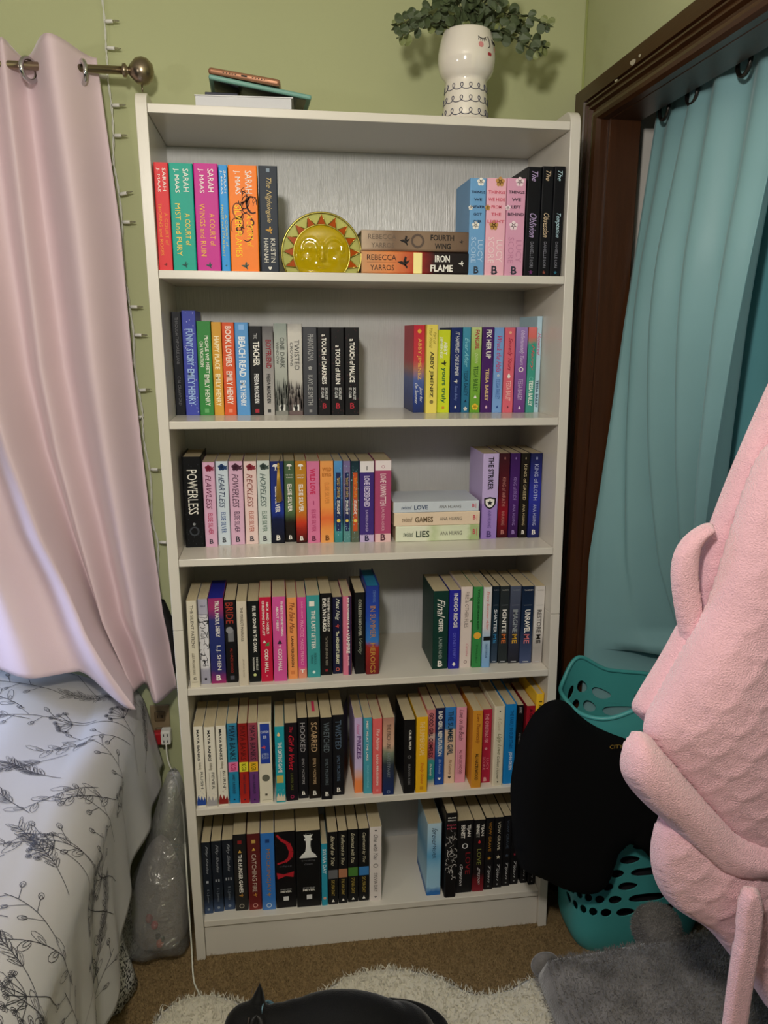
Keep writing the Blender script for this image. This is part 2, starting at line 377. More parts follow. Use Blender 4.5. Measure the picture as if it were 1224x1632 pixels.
BOOKS = [
    (1, 'u', -0.0224, 0.0061, 0.012, 1.6895, 0.211, 'p', 'd8343a', 'red paperback with white author name at left end of top book row', [('t', 'SARAH', 'f2eee6', 0.05, 0.26, 0.7, 0.24, 'n'), ('t', 'J. MAAS', 'f2eee6', 0.05, 0.27, 0.3, 0.24, 'n'), ('t', 'A COURT of', 'f0963c', 0.46, 0.76, 0.7, 0.22, 'n'), ('t', 'THORNS and ROSES', 'f0963c', 0.37, 0.86, 0.3, 0.22, 'n'), ('m', 'bird', '7a1c1c', 0.945, 0.5, 0.3)], {}),
    (1, 'u', 0.0075, 0.055, 0.012, 1.6895, 0.2107, 'p', '12a08c', 'emerald teal paperback between red and magenta paperbacks on top row', [('t', 'SARAH', 'f2eee6', 0.05, 0.26, 0.7, 0.24, 'n'), ('t', 'J. MAAS', 'f2eee6', 0.05, 0.27, 0.3, 0.24, 'n'), ('t', 'A COURT of', 'f5cf58', 0.46, 0.76, 0.7, 0.22, 'n'), ('t', 'MIST and FURY', 'f5cf58', 0.37, 0.86, 0.3, 0.22, 'n'), ('m', 'bird', '14524c', 0.945, 0.5, 0.3)], {}),
    (1, 'u', 0.0567, 0.1052, 0.012, 1.6895, 0.2119, 'p', 'c42a8e', 'magenta paperback with yellow title on top book row', [('t', 'SARAH', 'f2eee6', 0.05, 0.26, 0.7, 0.24, 'n'), ('t', 'J. MAAS', 'f2eee6', 0.05, 0.27, 0.3, 0.24, 'n'), ('t', 'A COURT of', 'f0b84a', 0.46, 0.76, 0.7, 0.22, 'n'), ('t', 'WINGS and RUIN', 'f0b84a', 0.37, 0.86, 0.3, 0.22, 'n'), ('m', 'bird', '14524c', 0.945, 0.5, 0.3)], {}),
    (1, 'u', 0.1071, 0.125, 0.012, 1.6895, 0.2097, 'p', '2c94dc', 'thin sky blue paperback squeezed between magenta and orange ones', [('t', 'SARAH', 'f2eee6', 0.05, 0.26, 0.7, 0.24, 'n'), ('t', 'J. MAAS', 'f2eee6', 0.05, 0.27, 0.3, 0.24, 'n'), ('t', 'A COURT of', 'e0d050', 0.46, 0.76, 0.7, 0.22, 'n'), ('t', 'FROST and STARLIGHT', 'e0d050', 0.37, 0.86, 0.3, 0.22, 'n'), ('m', 'bird', '14524c', 0.945, 0.5, 0.3)], {}),
    (1, 'u', 0.1264, 0.1853, 0.012, 1.6895, 0.2105, 'p', 'f5801e', 'thick orange paperback with black swirling beast drawing on spine', [('t', 'SARAH', 'f2eee6', 0.05, 0.26, 0.7, 0.24, 'n'), ('t', 'J. MAAS', 'f2eee6', 0.05, 0.27, 0.3, 0.24, 'n'), ('t', 'A COURT of', 'ffd21e', 0.46, 0.76, 0.7, 0.22, 'n'), ('t', 'SILVER FLAMES', 'ffd21e', 0.37, 0.86, 0.3, 0.22, 'n'), ('m', 'bird', '14524c', 0.945, 0.5, 0.3), ('beast', '2a1206')], {}),
    (1, 'u', 0.1884, 0.2272, 0.012, 1.6895, 0.2111, 'p', '0e1c2c', 'dark navy paperback with gold script title beside glass sun ornament', [('m', 'square', '8090a0', 0.04, 0.5, 0.18), ('t', 'The Nightingale', 'c8b078', 0.11, 0.53, 0.5, 0.34, 's'), ('m', 'bird', 'c8963c', 0.6, 0.5, 0.42), ('t', 'KRISTIN', 'd8d4c8', 0.68, 0.91, 0.68, 0.24, 'n'), ('t', 'HANNAH', 'd8d4c8', 0.68, 0.91, 0.32, 0.24, 'n'), ('m', 'heart', 'e0dcd0', 0.965, 0.5, 0.2)], {}),
    (1, 's', 0.4034, 0.6386, 0.012, 1.7345, 1.7771, 'h', [(0, 'c0a890'), (0.3, '7c6450'), (0.55, '8e7660'), (1, '6a5444')], 'bronze hardcover lying flat on top of orange-black hardcover, top row', [('t', 'REBECCA', '6a5a4c', 0.06, 0.32, 0.68, 0.24, 'n'), ('r', '6a5a4c', 0.06, 0.32, 0.5, 0.51), ('t', 'YARROS', '6a5a4c', 0.09, 0.3, 0.27, 0.24, 'n'), ('m', 'bird', '140c0a', 0.4, 0.5, 0.55), ('m', 'ring', '5a4a40', 0.52, 0.5, 0.7), ('t', 'FOURTH', '181210', 0.64, 0.86, 0.68, 0.28, 'b'), ('t', 'WING', '181210', 0.68, 0.83, 0.27, 0.28, 'b'), ('m', 'bird', '3a302c', 0.93, 0.5, 0.25)], {}),
    (1, 's', 0.4033, 0.64, 0.012, 1.6872, 1.7345, 'h', [(0, 'c89468'), (0.25, 'e08a50'), (0.5, 'b84028'), (0.56, '8c2420'), (0.68, '241618'), (1, '141012')], 'orange to black hardcover lying flat under the bronze hardcover, top row', [('t', 'REBECCA', '2c1c14', 0.05, 0.32, 0.72, 0.24, 'n'), ('r', '2c1c14', 0.05, 0.32, 0.5, 0.51), ('t', 'YARROS', '2c1c14', 0.08, 0.3, 0.27, 0.24, 'n'), ('m', 'bird', '140c0a', 0.39, 0.5, 0.6), ('r', 'fff0a0', 0.48, 0.56, 0.02, 0.95), ('t', 'IRON', 'f2eee6', 0.68, 0.82, 0.7, 0.3, 'b'), ('t', 'FLAME', 'f2eee6', 0.64, 0.85, 0.28, 0.3, 'b'), ('m', 'bird', 'f2eee6', 0.93, 0.5, 0.28)], {}),
    (1, 'u', 0.639, 0.675, 0.012, 1.6895, 0.2003, 'p', '6fa3d2', 'light blue paperback with white daisies right of the flat hardcovers', [('w', 'THINGS', '142040', 0.14, 0.5, 0.86, 0.15, 'b'), ('w', 'WE', '142040', 0.21500000000000002, 0.5, 0.5, 0.15, 'b'), ('w', 'NEVER', '142040', 0.29000000000000004, 0.5, 0.86, 0.15, 'b'), ('w', 'GOT', '142040', 0.365, 0.5, 0.5, 0.15, 'b'), ('w', 'OVER', '142040', 0.44, 0.5, 0.5, 0.15, 'b'), ('m', 'flower', 'f2eee6', 0.035, 0.65, 0.5), ('m', 'flower', 'f2eee6', 0.48, 0.4, 0.5), ('m', 'flower', 'f2eee6', 0.3, 0.06, 0.3), ('t', 'LUCY', 'b8d4ee', 0.63, 0.86, 0.72, 0.3, 'n'), ('t', 'SCORE', 'b8d4ee', 0.6, 0.87, 0.3, 0.3, 'n'), ('w', 'B', '303440', 0.945, 0.5, 0.3, 0.42, 'b'), ('r', '303440', 0.967, 0.9694999999999999, 0.3, 0.7)], {}),
    (1, 'u', 0.6764, 0.7204, 0.012, 1.6895, 0.2015, 'p', 'eeb4c4', 'pale pink paperback with gold flowers and red title, top row', [('w', 'THINGS', 'd05a70', 0.14, 0.5, 0.86, 0.15, 'b'), ('w', 'WE HIDE', 'd05a70', 0.21500000000000002, 0.5, 0.86, 0.15, 'b'), ('w', 'FROM', 'd05a70', 0.29000000000000004, 0.5, 0.5, 0.15, 'b'), ('w', 'THE', 'd05a70', 0.365, 0.5, 0.5, 0.15, 'b'), ('w', 'LIGHT', 'd05a70', 0.44, 0.5, 0.86, 0.15, 'b'), ('m', 'flower', 'c09050', 0.035, 0.65, 0.5), ('m', 'flower', 'c09050', 0.48, 0.4, 0.5), ('m', 'flower', 'c09050', 0.3, 0.06, 0.3), ('t', 'LUCY', 'f8dce0', 0.63, 0.86, 0.72, 0.3, 'n'), ('t', 'SCORE', 'f8dce0', 0.6, 0.87, 0.3, 0.3, 'n'), ('w', 'B', '303440', 0.945, 0.5, 0.3, 0.42, 'b'), ('r', '303440', 0.967, 0.9694999999999999, 0.3, 0.7)], {}),
    (1, 'u', 0.7218, 0.7636, 0.012, 1.6895, 0.2028, 'p', 'dca0bc', 'mauve pink paperback with dark title beside three black spines', [('w', 'THINGS', '28182c', 0.14, 0.5, 0.86, 0.15, 'b'), ('w', 'WE', '28182c', 0.21500000000000002, 0.5, 0.5, 0.15, 'b'), ('w', 'LEFT', '28182c', 0.29000000000000004, 0.5, 0.5, 0.15, 'b'), ('w', 'BEHIND', '28182c', 0.365, 0.5, 0.86, 0.15, 'b'), ('m', 'flower', 'f4dce4', 0.035, 0.65, 0.5), ('m', 'flower', 'f4dce4', 0.48, 0.4, 0.5), ('m', 'flower', 'f4dce4', 0.3, 0.06, 0.3), ('t', 'LUCY', 'c888a8', 0.63, 0.86, 0.72, 0.3, 'n'), ('t', 'SCORE', 'c888a8', 0.6, 0.87, 0.3, 0.3, 'n'), ('w', 'B', '303440', 0.945, 0.5, 0.3, 0.42, 'b'), ('r', '303440', 0.967, 0.9694999999999999, 0.3, 0.7)], {}),
    (1, 'u', 0.7663, 0.798, 0.012, 1.6895, 0.2271, 'p', '0c0c12', 'first glossy black paperback with lilac script at right end of top row', [('t', 'The', 'b9a4d0', 0.04, 0.13, 0.5, 0.42, 's'), ('t', 'Oblivion', 'b9a4d0', 0.42, 0.64, 0.5, 0.5, 's'), ('t', 'DANIELLE LORI', '8c8c98', 0.68, 0.92, 0.5, 0.24, 'n'), ('m', 'star', '6a2a6a', 0.965, 0.5, 0.36)], {}),
    (1, 'u', 0.7994, 0.8252, 0.012, 1.6895, 0.2292, 'p', '0c0c12', 'middle glossy black paperback with beige script at right end of top row', [('t', 'The', 'd8c0a0', 0.04, 0.13, 0.5, 0.42, 's'), ('t', 'Obsession', 'd8c0a0', 0.42, 0.64, 0.5, 0.5, 's'), ('t', 'DANIELLE LORI', '8c8c98', 0.68, 0.92, 0.5, 0.24, 'n'), ('m', 'star', '8a4a3a', 0.965, 0.5, 0.36)], {}),
    (1, 'u', 0.8266, 0.851, 0.012, 1.6895, 0.23, 'p', '0c0c12', 'rightmost glossy black paperback with pale blue script on top row', [('t', 'The', 'b8d8e4', 0.04, 0.13, 0.5, 0.42, 's'), ('t', 'Temptation', 'b8d8e4', 0.42, 0.64, 0.5, 0.5, 's'), ('t', 'DANIELLE LORI', '8c8c98', 0.68, 0.92, 0.5, 0.24, 'n'), ('m', 'star', '2a7088', 0.965, 0.5, 0.36)], {}),
    (2, 'u', -0.0181, 0.0036, 0.1349, 1.3746, 0.2339, 'p', '14161e', 'slim black paperback at left end of second book row', [('t', 'THROUGH THE DARK LANE', '6a6a70', 0.05, 0.5, 0.5, 0.3, 'n'), ('t', 'C.N. CRAWFORD', '6a6a70', 0.62, 0.9, 0.5, 0.3, 'n')], {}),
    (2, 'u', 0.005, 0.036, 0.1325, 1.3746, 0.2367, 'p', '4650b4', 'tall glossy indigo patterned book with sparkling silver lettering, second row', [('t', 'FUNNY STORY', 'aac8f4', 0.17, 0.52, 0.5, 0.5, 'b'), ('t', 'EMILY HENRY', 'aac8f4', 0.55, 0.9, 0.5, 0.5, 'b'), ('dots', 'c8ccec')], {}),
    (2, 'u', 0.0374, 0.069, 0.1295, 1.3746, 0.2138, 'p', '3c8c46', 'green paperback with white title on second book row', [('t', 'PEOPLE WE MEET', 'e6eedc', 0.15, 0.55, 0.68, 0.26, 'b'), ('t', 'ON VACATION', 'e6eedc', 0.21, 0.48, 0.3, 0.24, 'b'), ('t', 'EMILY HENRY', 'e6eedc', 0.56, 0.9, 0.6, 0.34, 'b'), ('m', 'square', '6cb070', 0.95, 0.5, 0.3)], {}),
    (2, 'u', 0.0704, 0.0928, 0.127, 1.3746, 0.2121, 'p', 'd8a03c', 'golden yellow foil paperback between green and red-orange ones', [('t', 'HAPPY PLACE', 'fff2c8', 0.15, 0.5, 0.5, 0.5, 'b'), ('t', 'EMILY HENRY', 'fff2c8', 0.55, 0.9, 0.5, 0.5, 'b')], {}),
    (2, 'u', 0.0942, 0.1218, 0.1246, 1.3746, 0.2115, 'p', 'dc5a32', 'red-orange paperback with bold white lettering, second row', [('t', 'BOOK LOVERS', 'fbe8dc', 0.04, 0.47, 0.5, 0.5, 'b'), ('t', 'EMILY HENRY', 'fbe8dc', 0.52, 0.88, 0.5, 0.5, 'b'), ('m', 'square', 'f09070', 0.95, 0.5, 0.3)], {}),
    (2, 'u', 0.1232, 0.1537, 0.1219, 1.3746, 0.2116, 'p', '5c9ad6', 'cornflower blue paperback next to red-orange one, second row', [('t', 'BEACH READ', 'eef4fa', 0.15, 0.58, 0.5, 0.5, 'b'), ('t', 'EMILY HENRY', 'eef4fa', 0.62, 0.9, 0.5, 0.4, 'b'), ('m', 'square', '8cbcf0', 0.05, 0.5, 0.4)], {}),
    (2, 'u', 0.1551, 0.1838, 0.1191, 1.3746, 0.2037, 'p', '101114', 'black paperback with white condensed title right of cornflower blue one', [('t', 'THE', 'c8c8c8', 0.08, 0.14, 0.5, 0.24, 'n'), ('t', 'TEACHER', 'f2eee6', 0.17, 0.44, 0.55, 0.5, 'b'), ('t', 'FREIDA McFADDEN', 'e4e4e4', 0.53, 0.86, 0.5, 0.36, 'b'), ('m', 'square', 'a82838', 0.95, 0.5, 0.3)], {}),
    (2, 'u', 0.1848, 0.2102, 0.1167, 1.3746, 0.2038, 'p', [(0, '5c5a5c'), (0.25, '8c8888'), (1, 'b4b0ac')], 'grey paperback with dark red title between black and silvery spines', [('t', 'BOYFRIEND', '8c2030', 0.15, 0.47, 0.55, 0.5, 'b'), ('t', 'FREIDA McFADDEN', '1c1c1c', 0.53, 0.86, 0.5, 0.34, 'b'), ('m', 'square', '3a3a3a', 0.95, 0.5, 0.3)], {}),
    (2, 'u', 0.2116, 0.2415, 0.114, 1.3746, 0.2098, 'p', [(0, '8c9690'), (0.3, 'b8bcb4'), (0.6, 'a4a8a0'), (0.78, '6c6c68'), (1, '8a8a84')], 'misty grey-green paperback with thin capital title, second row', [('t', 'ONE DARK', '2c3430', 0.15, 0.48, 0.62, 0.34, 'n'), ('t', 'WINDOW', '2c3430', 0.2, 0.44, 0.25, 0.2, 'n'), ('scrub', '3c403c'), ('r', 'e8e8e4', 0.88, 0.95, 0.3, 0.72), ('m', 'disc', '101012', 0.915, 0.5, 0.26)], {}),
    (2, 'u', 0.2429, 0.276, 0.1112, 1.3746, 0.2092, 'p', [(0, 'a8a4a0'), (0.1, 'd0ccc4'), (0.6, 'c4c0b8'), (0.8, '706864'), (1, '6a5858')], 'silver white paperback with dark treeline at its foot, second row', [('t', 'TWISTED', '3c3c3c', 0.17, 0.5, 0.62, 0.34, 'n'), ('t', 'CROWNS', '3c3c3c', 0.2, 0.46, 0.25, 0.2, 'n'), ('scrub', '3a3434'), ('r', 'e8e8e4', 0.88, 0.95, 0.3, 0.72), ('m', 'disc', '101012', 0.915, 0.5, 0.26)], {}),
    (2, 'u', 0.2774, 0.3097, 0.1081, 1.3746, 0.2024, 'p', '45464c', 'charcoal grey paperback with pale serif title right of silver ones', [('t', 'PHANTASMA', 'b0b0b0', 0.08, 0.38, 0.55, 0.42, 'n'), ('m', 'flower', 'b0b0b0', 0.46, 0.5, 0.3), ('t', 'KAYLIE SMITH', 'b0b0b0', 0.54, 0.88, 0.5, 0.36, 'n'), ('m', 'square', '8a8a8a', 0.95, 0.5, 0.2)], {}),
    (2, 'u', 0.3111, 0.3407, 0.1052, 1.3746, 0.2018, 'p', '121114', 'leftmost of three matching black paperbacks with white capitals, second row', [('t', 'a TOUCH of DARKNESS', 'f2eee6', 0.08, 0.64, 0.5, 0.36, 'b'), ('t', 'SCARLETT', 'd0d0d0', 0.68, 0.82, 0.66, 0.2, 'b'), ('t', 'ST. CLAIR', 'd0d0d0', 0.68, 0.8, 0.36, 0.2, 'b'), ('w', 'B', 'b02838', 0.89, 0.5, 0.3, 0.42, 'b'), ('dots', '4a2028')], {}),
    (2, 'u', 0.3421, 0.3728, 0.1024, 1.3746, 0.2019, 'p', '121114', 'middle of three matching black paperbacks with white capitals, second row', [('t', 'a TOUCH of RUIN', 'f2eee6', 0.2, 0.64, 0.5, 0.36, 'b'), ('t', 'SCARLETT', 'd0d0d0', 0.68, 0.82, 0.66, 0.2, 'b'), ('t', 'ST. CLAIR', 'd0d0d0', 0.68, 0.8, 0.36, 0.2, 'b'), ('w', 'B', 'b02838', 0.89, 0.5, 0.3, 0.42, 'b'), ('dots', '4a2028')], {}),
    (2, 'u', 0.3742, 0.4068, 0.0994, 1.3746, 0.2021, 'p', '121114', 'rightmost of three matching black paperbacks, end of left group, second row', [('t', 'a TOUCH of MALICE', 'f2eee6', 0.13, 0.62, 0.5, 0.36, 'b'), ('t', 'SCARLETT', 'd0d0d0', 0.68, 0.82, 0.66, 0.2, 'b'), ('t', 'ST. CLAIR', 'd0d0d0', 0.68, 0.8, 0.36, 0.2, 'b'), ('w', 'B', 'b02838', 0.89, 0.5, 0.3, 0.42, 'b'), ('dots', '4a2028')], {}),
    (2, 'u', 0.5443, 0.5717, 0.1498, 1.3746, 0.2087, 'p', [(0, 'cc2c40'), (0.4, 'c84048'), (0.5, 'b07868'), (0.62, '5468a8'), (0.8, '28408c'), (1, '243060')], 'sunset red to blue paperback at left end of right group, second row', [('m', 'disc', 'f0b040', 0.07, 0.5, 0.35), ('t', 'ABBY JIMENEZ', 'f4c860', 0.15, 0.62, 0.5, 0.38, 'n'), ('t', 'Just for', 'e8ecf4', 0.7, 0.88, 0.68, 0.3, 's'), ('t', 'the Summer', 'e8ecf4', 0.66, 0.9, 0.3, 0.3, 's')], {}),
    (2, 'u', 0.5726, 0.6002, 0.133, 1.3746, 0.2096, 'p', 'efdc68', 'pale yellow paperback with dark serif capitals, second row', [('t', 'Part of', 'a09030', 0.08, 0.22, 0.7, 0.26, 's'), ('t', 'Your World', 'a09030', 0.04, 0.26, 0.36, 0.28, 's'), ('t', 'ABBY JIMENEZ', '3a3820', 0.3, 0.82, 0.45, 0.38, 'b'), ('m', 'disc', '8a7c40', 0.87, 0.5, 0.34)], {}),
    (2, 'u', 0.6024, 0.6332, 0.1445, 1.3746, 0.1976, 'p', 'd4e02c', 'bright lime yellow paperback, slightly shorter than its neighbours', [('t', 'ABBY', 'f8fae0', 0.14, 0.3, 0.62, 0.28, 'b'), ('t', 'JIMENEZ', 'f8fae0', 0.08, 0.34, 0.25, 0.26, 'b'), ('m', 'bird', '1c2418', 0.4, 0.5, 0.5), ('t', 'yours truly', '18683c', 0.45, 0.88, 0.5, 0.44, 'b'), ('m', 'square', 'd09030', 0.94, 0.5, 0.2)], {}),
    (2, 'u', 0.6346, 0.6618, 0.1419, 1.3746, 0.2035, 'p', '1c2c68', 'navy blue paperback with white italic title beside lime one', [('t', 'IT HAPPENED ONE SUMMER', 'eef0f4', 0.05, 0.56, 0.55, 0.34, 'i'), ('m', 'bird', 'f2eee6', 0.63, 0.5, 0.4), ('t', 'Tessa Bailey', '7c90d0', 0.68, 0.86, 0.5, 0.3, 's'), ('m', 'drop', 'f2eee6', 0.93, 0.5, 0.28)], {}),
    (2, 'u', 0.6627, 0.6824, 0.1398, 1.3746, 0.2043, 'p', [(0, '4a98b4'), (0.5, '2c7c9c'), (1, '2a6c90')], 'teal blue slim paperback between navy and light green ones', [('t', 'Ever After', '8cd0dc', 0.12, 0.46, 0.5, 0.5, 's'), ('t', 'TESSA BAILEY', '0c3048', 0.5, 0.8, 0.5, 0.46, 'n'), ('m', 'tri', '0c2c48', 0.86, 0.5, 0.4), ('m', 'flower', 'f2eee6', 0.955, 0.5, 0.5)], {}),
    (2, 'u', 0.6838, 0.7087, 0.1377, 1.3746, 0.2044, 'p', [(0, 'c8d890'), (0.4, '8cb848'), (1, '64a032')], 'light green paperback with red title right of teal one', [('t', 'FANGIRL', 'b02840', 0.03, 0.26, 0.55, 0.42, 'b'), ('t', 'DOWN', 'dce8b4', 0.3, 0.42, 0.5, 0.3, 's'), ('t', 'TESSA BAILEY', '24501c', 0.45, 0.75, 0.5, 0.44, 'n'), ('m', 'tri', 'f2eee6', 0.81, 0.5, 0.36), ('m', 'flower', 'f4c838', 0.93, 0.5, 0.7)], {}),
    (2, 'u', 0.7097, 0.7382, 0.1353, 1.3746, 0.2049, 'p', '4a2468', 'deep purple paperback with bold white title, second row', [('t', 'FIX HER UP', 'f2eee6', 0.03, 0.36, 0.55, 0.44, 'b'), ('t', 'TESSA BAILEY', 'e8c890', 0.48, 0.86, 0.5, 0.3, 'b'), ('m', 'drop', 'e0b8d0', 0.93, 0.5, 0.3)], {}),
    (2, 'u', 0.7392, 0.7628, 0.133, 1.3746, 0.204, 'p', '7ca6dc', 'periwinkle blue paperback with pink script, second row', [('t', 'Wreck the Halls', 'c8306c', 0.1, 0.52, 0.5, 0.5, 's'), ('m', 'flower', 'd8e8f8', 0.56, 0.5, 0.3), ('t', 'TESSA BAILEY', '3c68ac', 0.6, 0.84, 0.5, 0.44, 'n'), ('m', 'tri', '244c90', 0.93, 0.5, 0.3)], {}),
    (2, 'u', 0.7642, 0.7901, 0.1307, 1.3746, 0.2041, 'p', 'dc6878', 'coral pink paperback with dark red script, second row', [('m', 'disc', 'f0b090', 0.06, 0.5, 0.26), ('t', 'Secretly Yours', '9c1c38', 0.12, 0.5, 0.5, 0.5, 's'), ('m', 'drop', 'f2eee6', 0.56, 0.5, 0.5), ('t', 'TESSA BAILEY', 'f8d0c8', 0.62, 0.86, 0.5, 0.44, 'n'), ('m', 'drop', '7a3040', 0.93, 0.5, 0.25)], {}),
    (2, 'u', 0.7918, 0.8206, 0.1281, 1.3746, 0.205, 'p', [(0, 'a088c4'), (0.35, '8c60a8'), (1, '6c3c84')], 'violet paperback with white ball emblem right of coral pink one', [('t', 'Unfortunately Yours', 'e4d4f0', 0.04, 0.44, 0.5, 0.44, 's'), ('m', 'ring', 'f2eee6', 0.49, 0.5, 0.42), ('t', 'TESSA BAILEY', 'd4c0e4', 0.6, 0.85, 0.5, 0.4, 'n'), ('m', 'drop', 'e8d8f0', 0.94, 0.5, 0.3)], {}),
    (2, 'u', 0.822, 0.8424, 0.1259, 1.3746, 0.2051, 'p', [(0, 'e07878'), (0.12, 'd87068'), (0.2, '3c9c88'), (1, '48988c')], 'sea green paperback with coral top, second row', [('t', 'Merry', 'd05c60', 0.2, 0.5, 0.5, 0.5, 's'), ('m', 'ring', '6cc0b0', 0.6, 0.5, 0.5), ('t', 'TESSA BAILEY', 'e8f4ec', 0.62, 0.92, 0.5, 0.5, 'b')], {}),
    (2, 'u', 0.8446, 0.8576, 0.1349, 1.3746, 0.231, 'p', 'bcdcec', 'tall pale blue book with pink script at right end of second row', [('t', 'Hotwired', 'dc3078', 0.17, 0.4, 0.5, 0.6, 's'), ('t', 'TESSA BAILEY', '1c4460', 0.66, 0.95, 0.5, 0.5, 'b')], {}),
    (3, 'u', -0.0092, 0.0368, 0.1041, 1.0631, 0.2179, 'h', '0e0f12', 'thick black hardcover with tall white title at left end of third row', [('t', 'POWERLESS', 'f2eee6', 0.14, 0.63, 0.5, 0.5, 'n'), ('m', 'ring', '3c4048', 0.82, 0.5, 0.5), ('m', 'disc', '8c9094', 0.74, 0.5, 0.14), ('dots', '2c3038')], {}),
    (3, 'u', 0.0381, 0.0661, 0.1041, 1.0631, 0.2045, 'p', 'e2b2d0', 'orchid pink paperback with crimson rose next to thick black hardcover', [('m', 'flower', '8c1c3c', 0.07, 0.5, 0.62), ('m', 'leaf', '8c1c3c', 0.075, 0.78, 0.4), ('t', 'FLAWLESS', '701c48', 0.15, 0.55, 0.45, 0.46, 'i'), ('t', 'ELSIE SILVER', 'b81c54', 0.6, 0.85, 0.5, 0.38, 'n'), ('w', 'B', '30303c', 0.935, 0.5, 0.3, 0.42, 'b'), ('r', '30303c', 0.9570000000000001, 0.9595, 0.3, 0.7)], {}),
    (3, 'u', 0.0675, 0.0962, 0.1146, 1.0631, 0.2047, 'p', 'cfdce6', 'powder blue-white paperback with navy flower emblem, third row', [('m', 'flower', '1c3c6c', 0.07, 0.5, 0.62), ('m', 'leaf', '1c3c6c', 0.075, 0.78, 0.4), ('t', 'HEARTLESS', '1c3058', 0.15, 0.55, 0.45, 0.46, 'i'), ('t', 'ELSIE SILVER', '204c90', 0.6, 0.85, 0.5, 0.38, 'n'), ('w', 'B', '30303c', 0.935, 0.5, 0.3, 0.42, 'b'), ('r', '30303c', 0.9570000000000001, 0.9595, 0.3, 0.7)], {}),
    (3, 'u', 0.0976, 0.1302, 0.1184, 1.0631, 0.2036, 'p', 'dcb2cc', 'dusty pink paperback with dark purple flower emblem, third row', [('m', 'flower', '4c2438', 0.07, 0.5, 0.62), ('m', 'leaf', '4c2438', 0.075, 0.78, 0.4), ('t', 'POWERLESS', '503044', 0.15, 0.55, 0.45, 0.46, 'i'), ('t', 'ELSIE SILVER', '50304c', 0.6, 0.85, 0.5, 0.38, 'n'), ('w', 'B', '30303c', 0.935, 0.5, 0.3, 0.42, 'b'), ('r', '30303c', 0.9570000000000001, 0.9595, 0.3, 0.7)], {}),
    (3, 'u', 0.1325, 0.1626, 0.119, 1.0631, 0.2029, 'p', 'ecd0cc', 'blush paperback with red flower emblem, third row', [('m', 'flower', '8c2434', 0.07, 0.5, 0.62), ('m', 'leaf', '8c2434', 0.075, 0.78, 0.4), ('t', 'RECKLESS', '8c3c34', 0.15, 0.55, 0.45, 0.46, 'i'), ('t', 'ELSIE SILVER', 'b85c44', 0.6, 0.85, 0.5, 0.38, 'n'), ('w', 'B', '30303c', 0.935, 0.5, 0.3, 0.42, 'b'), ('r', '30303c', 0.9570000000000001, 0.9595, 0.3, 0.7)], {}),
    (3, 'u', 0.164, 0.1938, 0.1172, 1.0631, 0.2039, 'p', 'cfd8d4', 'pale grey-green paperback with green lettering, third row', [('m', 'flower', '3c4c48', 0.07, 0.5, 0.62), ('m', 'leaf', '3c4c48', 0.075, 0.78, 0.4), ('t', 'HOPELESS', '34504c', 0.15, 0.55, 0.45, 0.46, 'i'), ('t', 'ELSIE SILVER', '3c6450', 0.6, 0.85, 0.5, 0.38, 'n'), ('w', 'B', '30303c', 0.935, 0.5, 0.3, 0.42, 'b'), ('r', '30303c', 0.9570000000000001, 0.9595, 0.3, 0.7)], {}),
    (3, 'u', 0.1952, 0.2263, 0.1182, 1.0631, 0.202, 'p', [(0, '24306c'), (0.6, '223894'), (0.7, '141c40'), (1, '0e1018')], 'navy paperback with gold tassel hanging over its spine, third row', [('m', 'tree', 'f2eee6', 0.07, 0.4, 0.5), ('t', 'ELSIE SILVER', 'f2eee6', 0.3, 0.62, 0.5, 0.36, 'b'), ('w', 'B', 'f2eee6', 0.93, 0.5, 0.3, 0.42, 'b'), ('r', 'f2eee6', 0.9520000000000001, 0.9545, 0.3, 0.7)], {}),
    (3, 'u', 0.2279, 0.253, 0.1263, 1.0631, 0.201, 'p', [(0, '4c6448'), (0.6, '5c7850'), (0.75, '241c16'), (1, '100e0c')], 'olive green paperback with tree emblem beside tasselled navy one', [('m', 'tree', 'f2eee6', 0.07, 0.5, 0.55), ('w', 'THE FRONT', 'f2eee6', 0.17, 0.5, 0.7, 0.12, 'n'), ('w', 'RUNNER', 'f2eee6', 0.2, 0.5, 0.6, 0.12, 'n'), ('t', 'ELSIE SILVER', 'f2eee6', 0.28, 0.62, 0.5, 0.4, 'b'), ('w', 'B', 'f2eee6', 0.94, 0.5, 0.3, 0.42, 'b'), ('r', 'f2eee6', 0.962, 0.9644999999999999, 0.3, 0.7)], {}),
    (3, 'u', 0.2544, 0.2802, 0.1143, 1.0631, 0.2024, 'p', [(0, 'c08428'), (0.55, 'c88c2c'), (0.75, 'c83c24'), (0.86, '8c2018'), (1, '180c0c')], 'amber paperback shading to red and black at its foot, third row', [('m', 'tree', 'f2eee6', 0.07, 0.5, 0.55), ('w', 'A PHOTO', 'f2eee6', 0.17, 0.5, 0.7, 0.12, 'n'), ('w', 'FINISH', 'f2eee6', 0.2, 0.5, 0.6, 0.12, 'n'), ('t', 'ELSIE SILVER', 'f2eee6', 0.28, 0.62, 0.5, 0.4, 'b'), ('w', 'B', 'f2eee6', 0.94, 0.5, 0.3, 0.42, 'b'), ('r', 'f2eee6', 0.962, 0.9644999999999999, 0.3, 0.7)], {}),
    (3, 'u', 0.2816, 0.3123, 0.1127, 1.0631, 0.2014, 'p', 'dc7ca4', 'rose pink paperback with hot pink title, third row', [('t', 'WILD LOVE', 'd01c54', 0.09, 0.4, 0.45, 0.42, 'b'), ('r', 'a83468', 0.48, 0.53, 0.46, 0.54), ('t', 'ELSIE SILVER', 'b83870', 0.59, 0.86, 0.5, 0.34, 'n'), ('w', 'B', '601c40', 0.945, 0.5, 0.3, 0.42, 'b'), ('r', '601c40', 0.967, 0.9694999999999999, 0.3, 0.7)], {}),
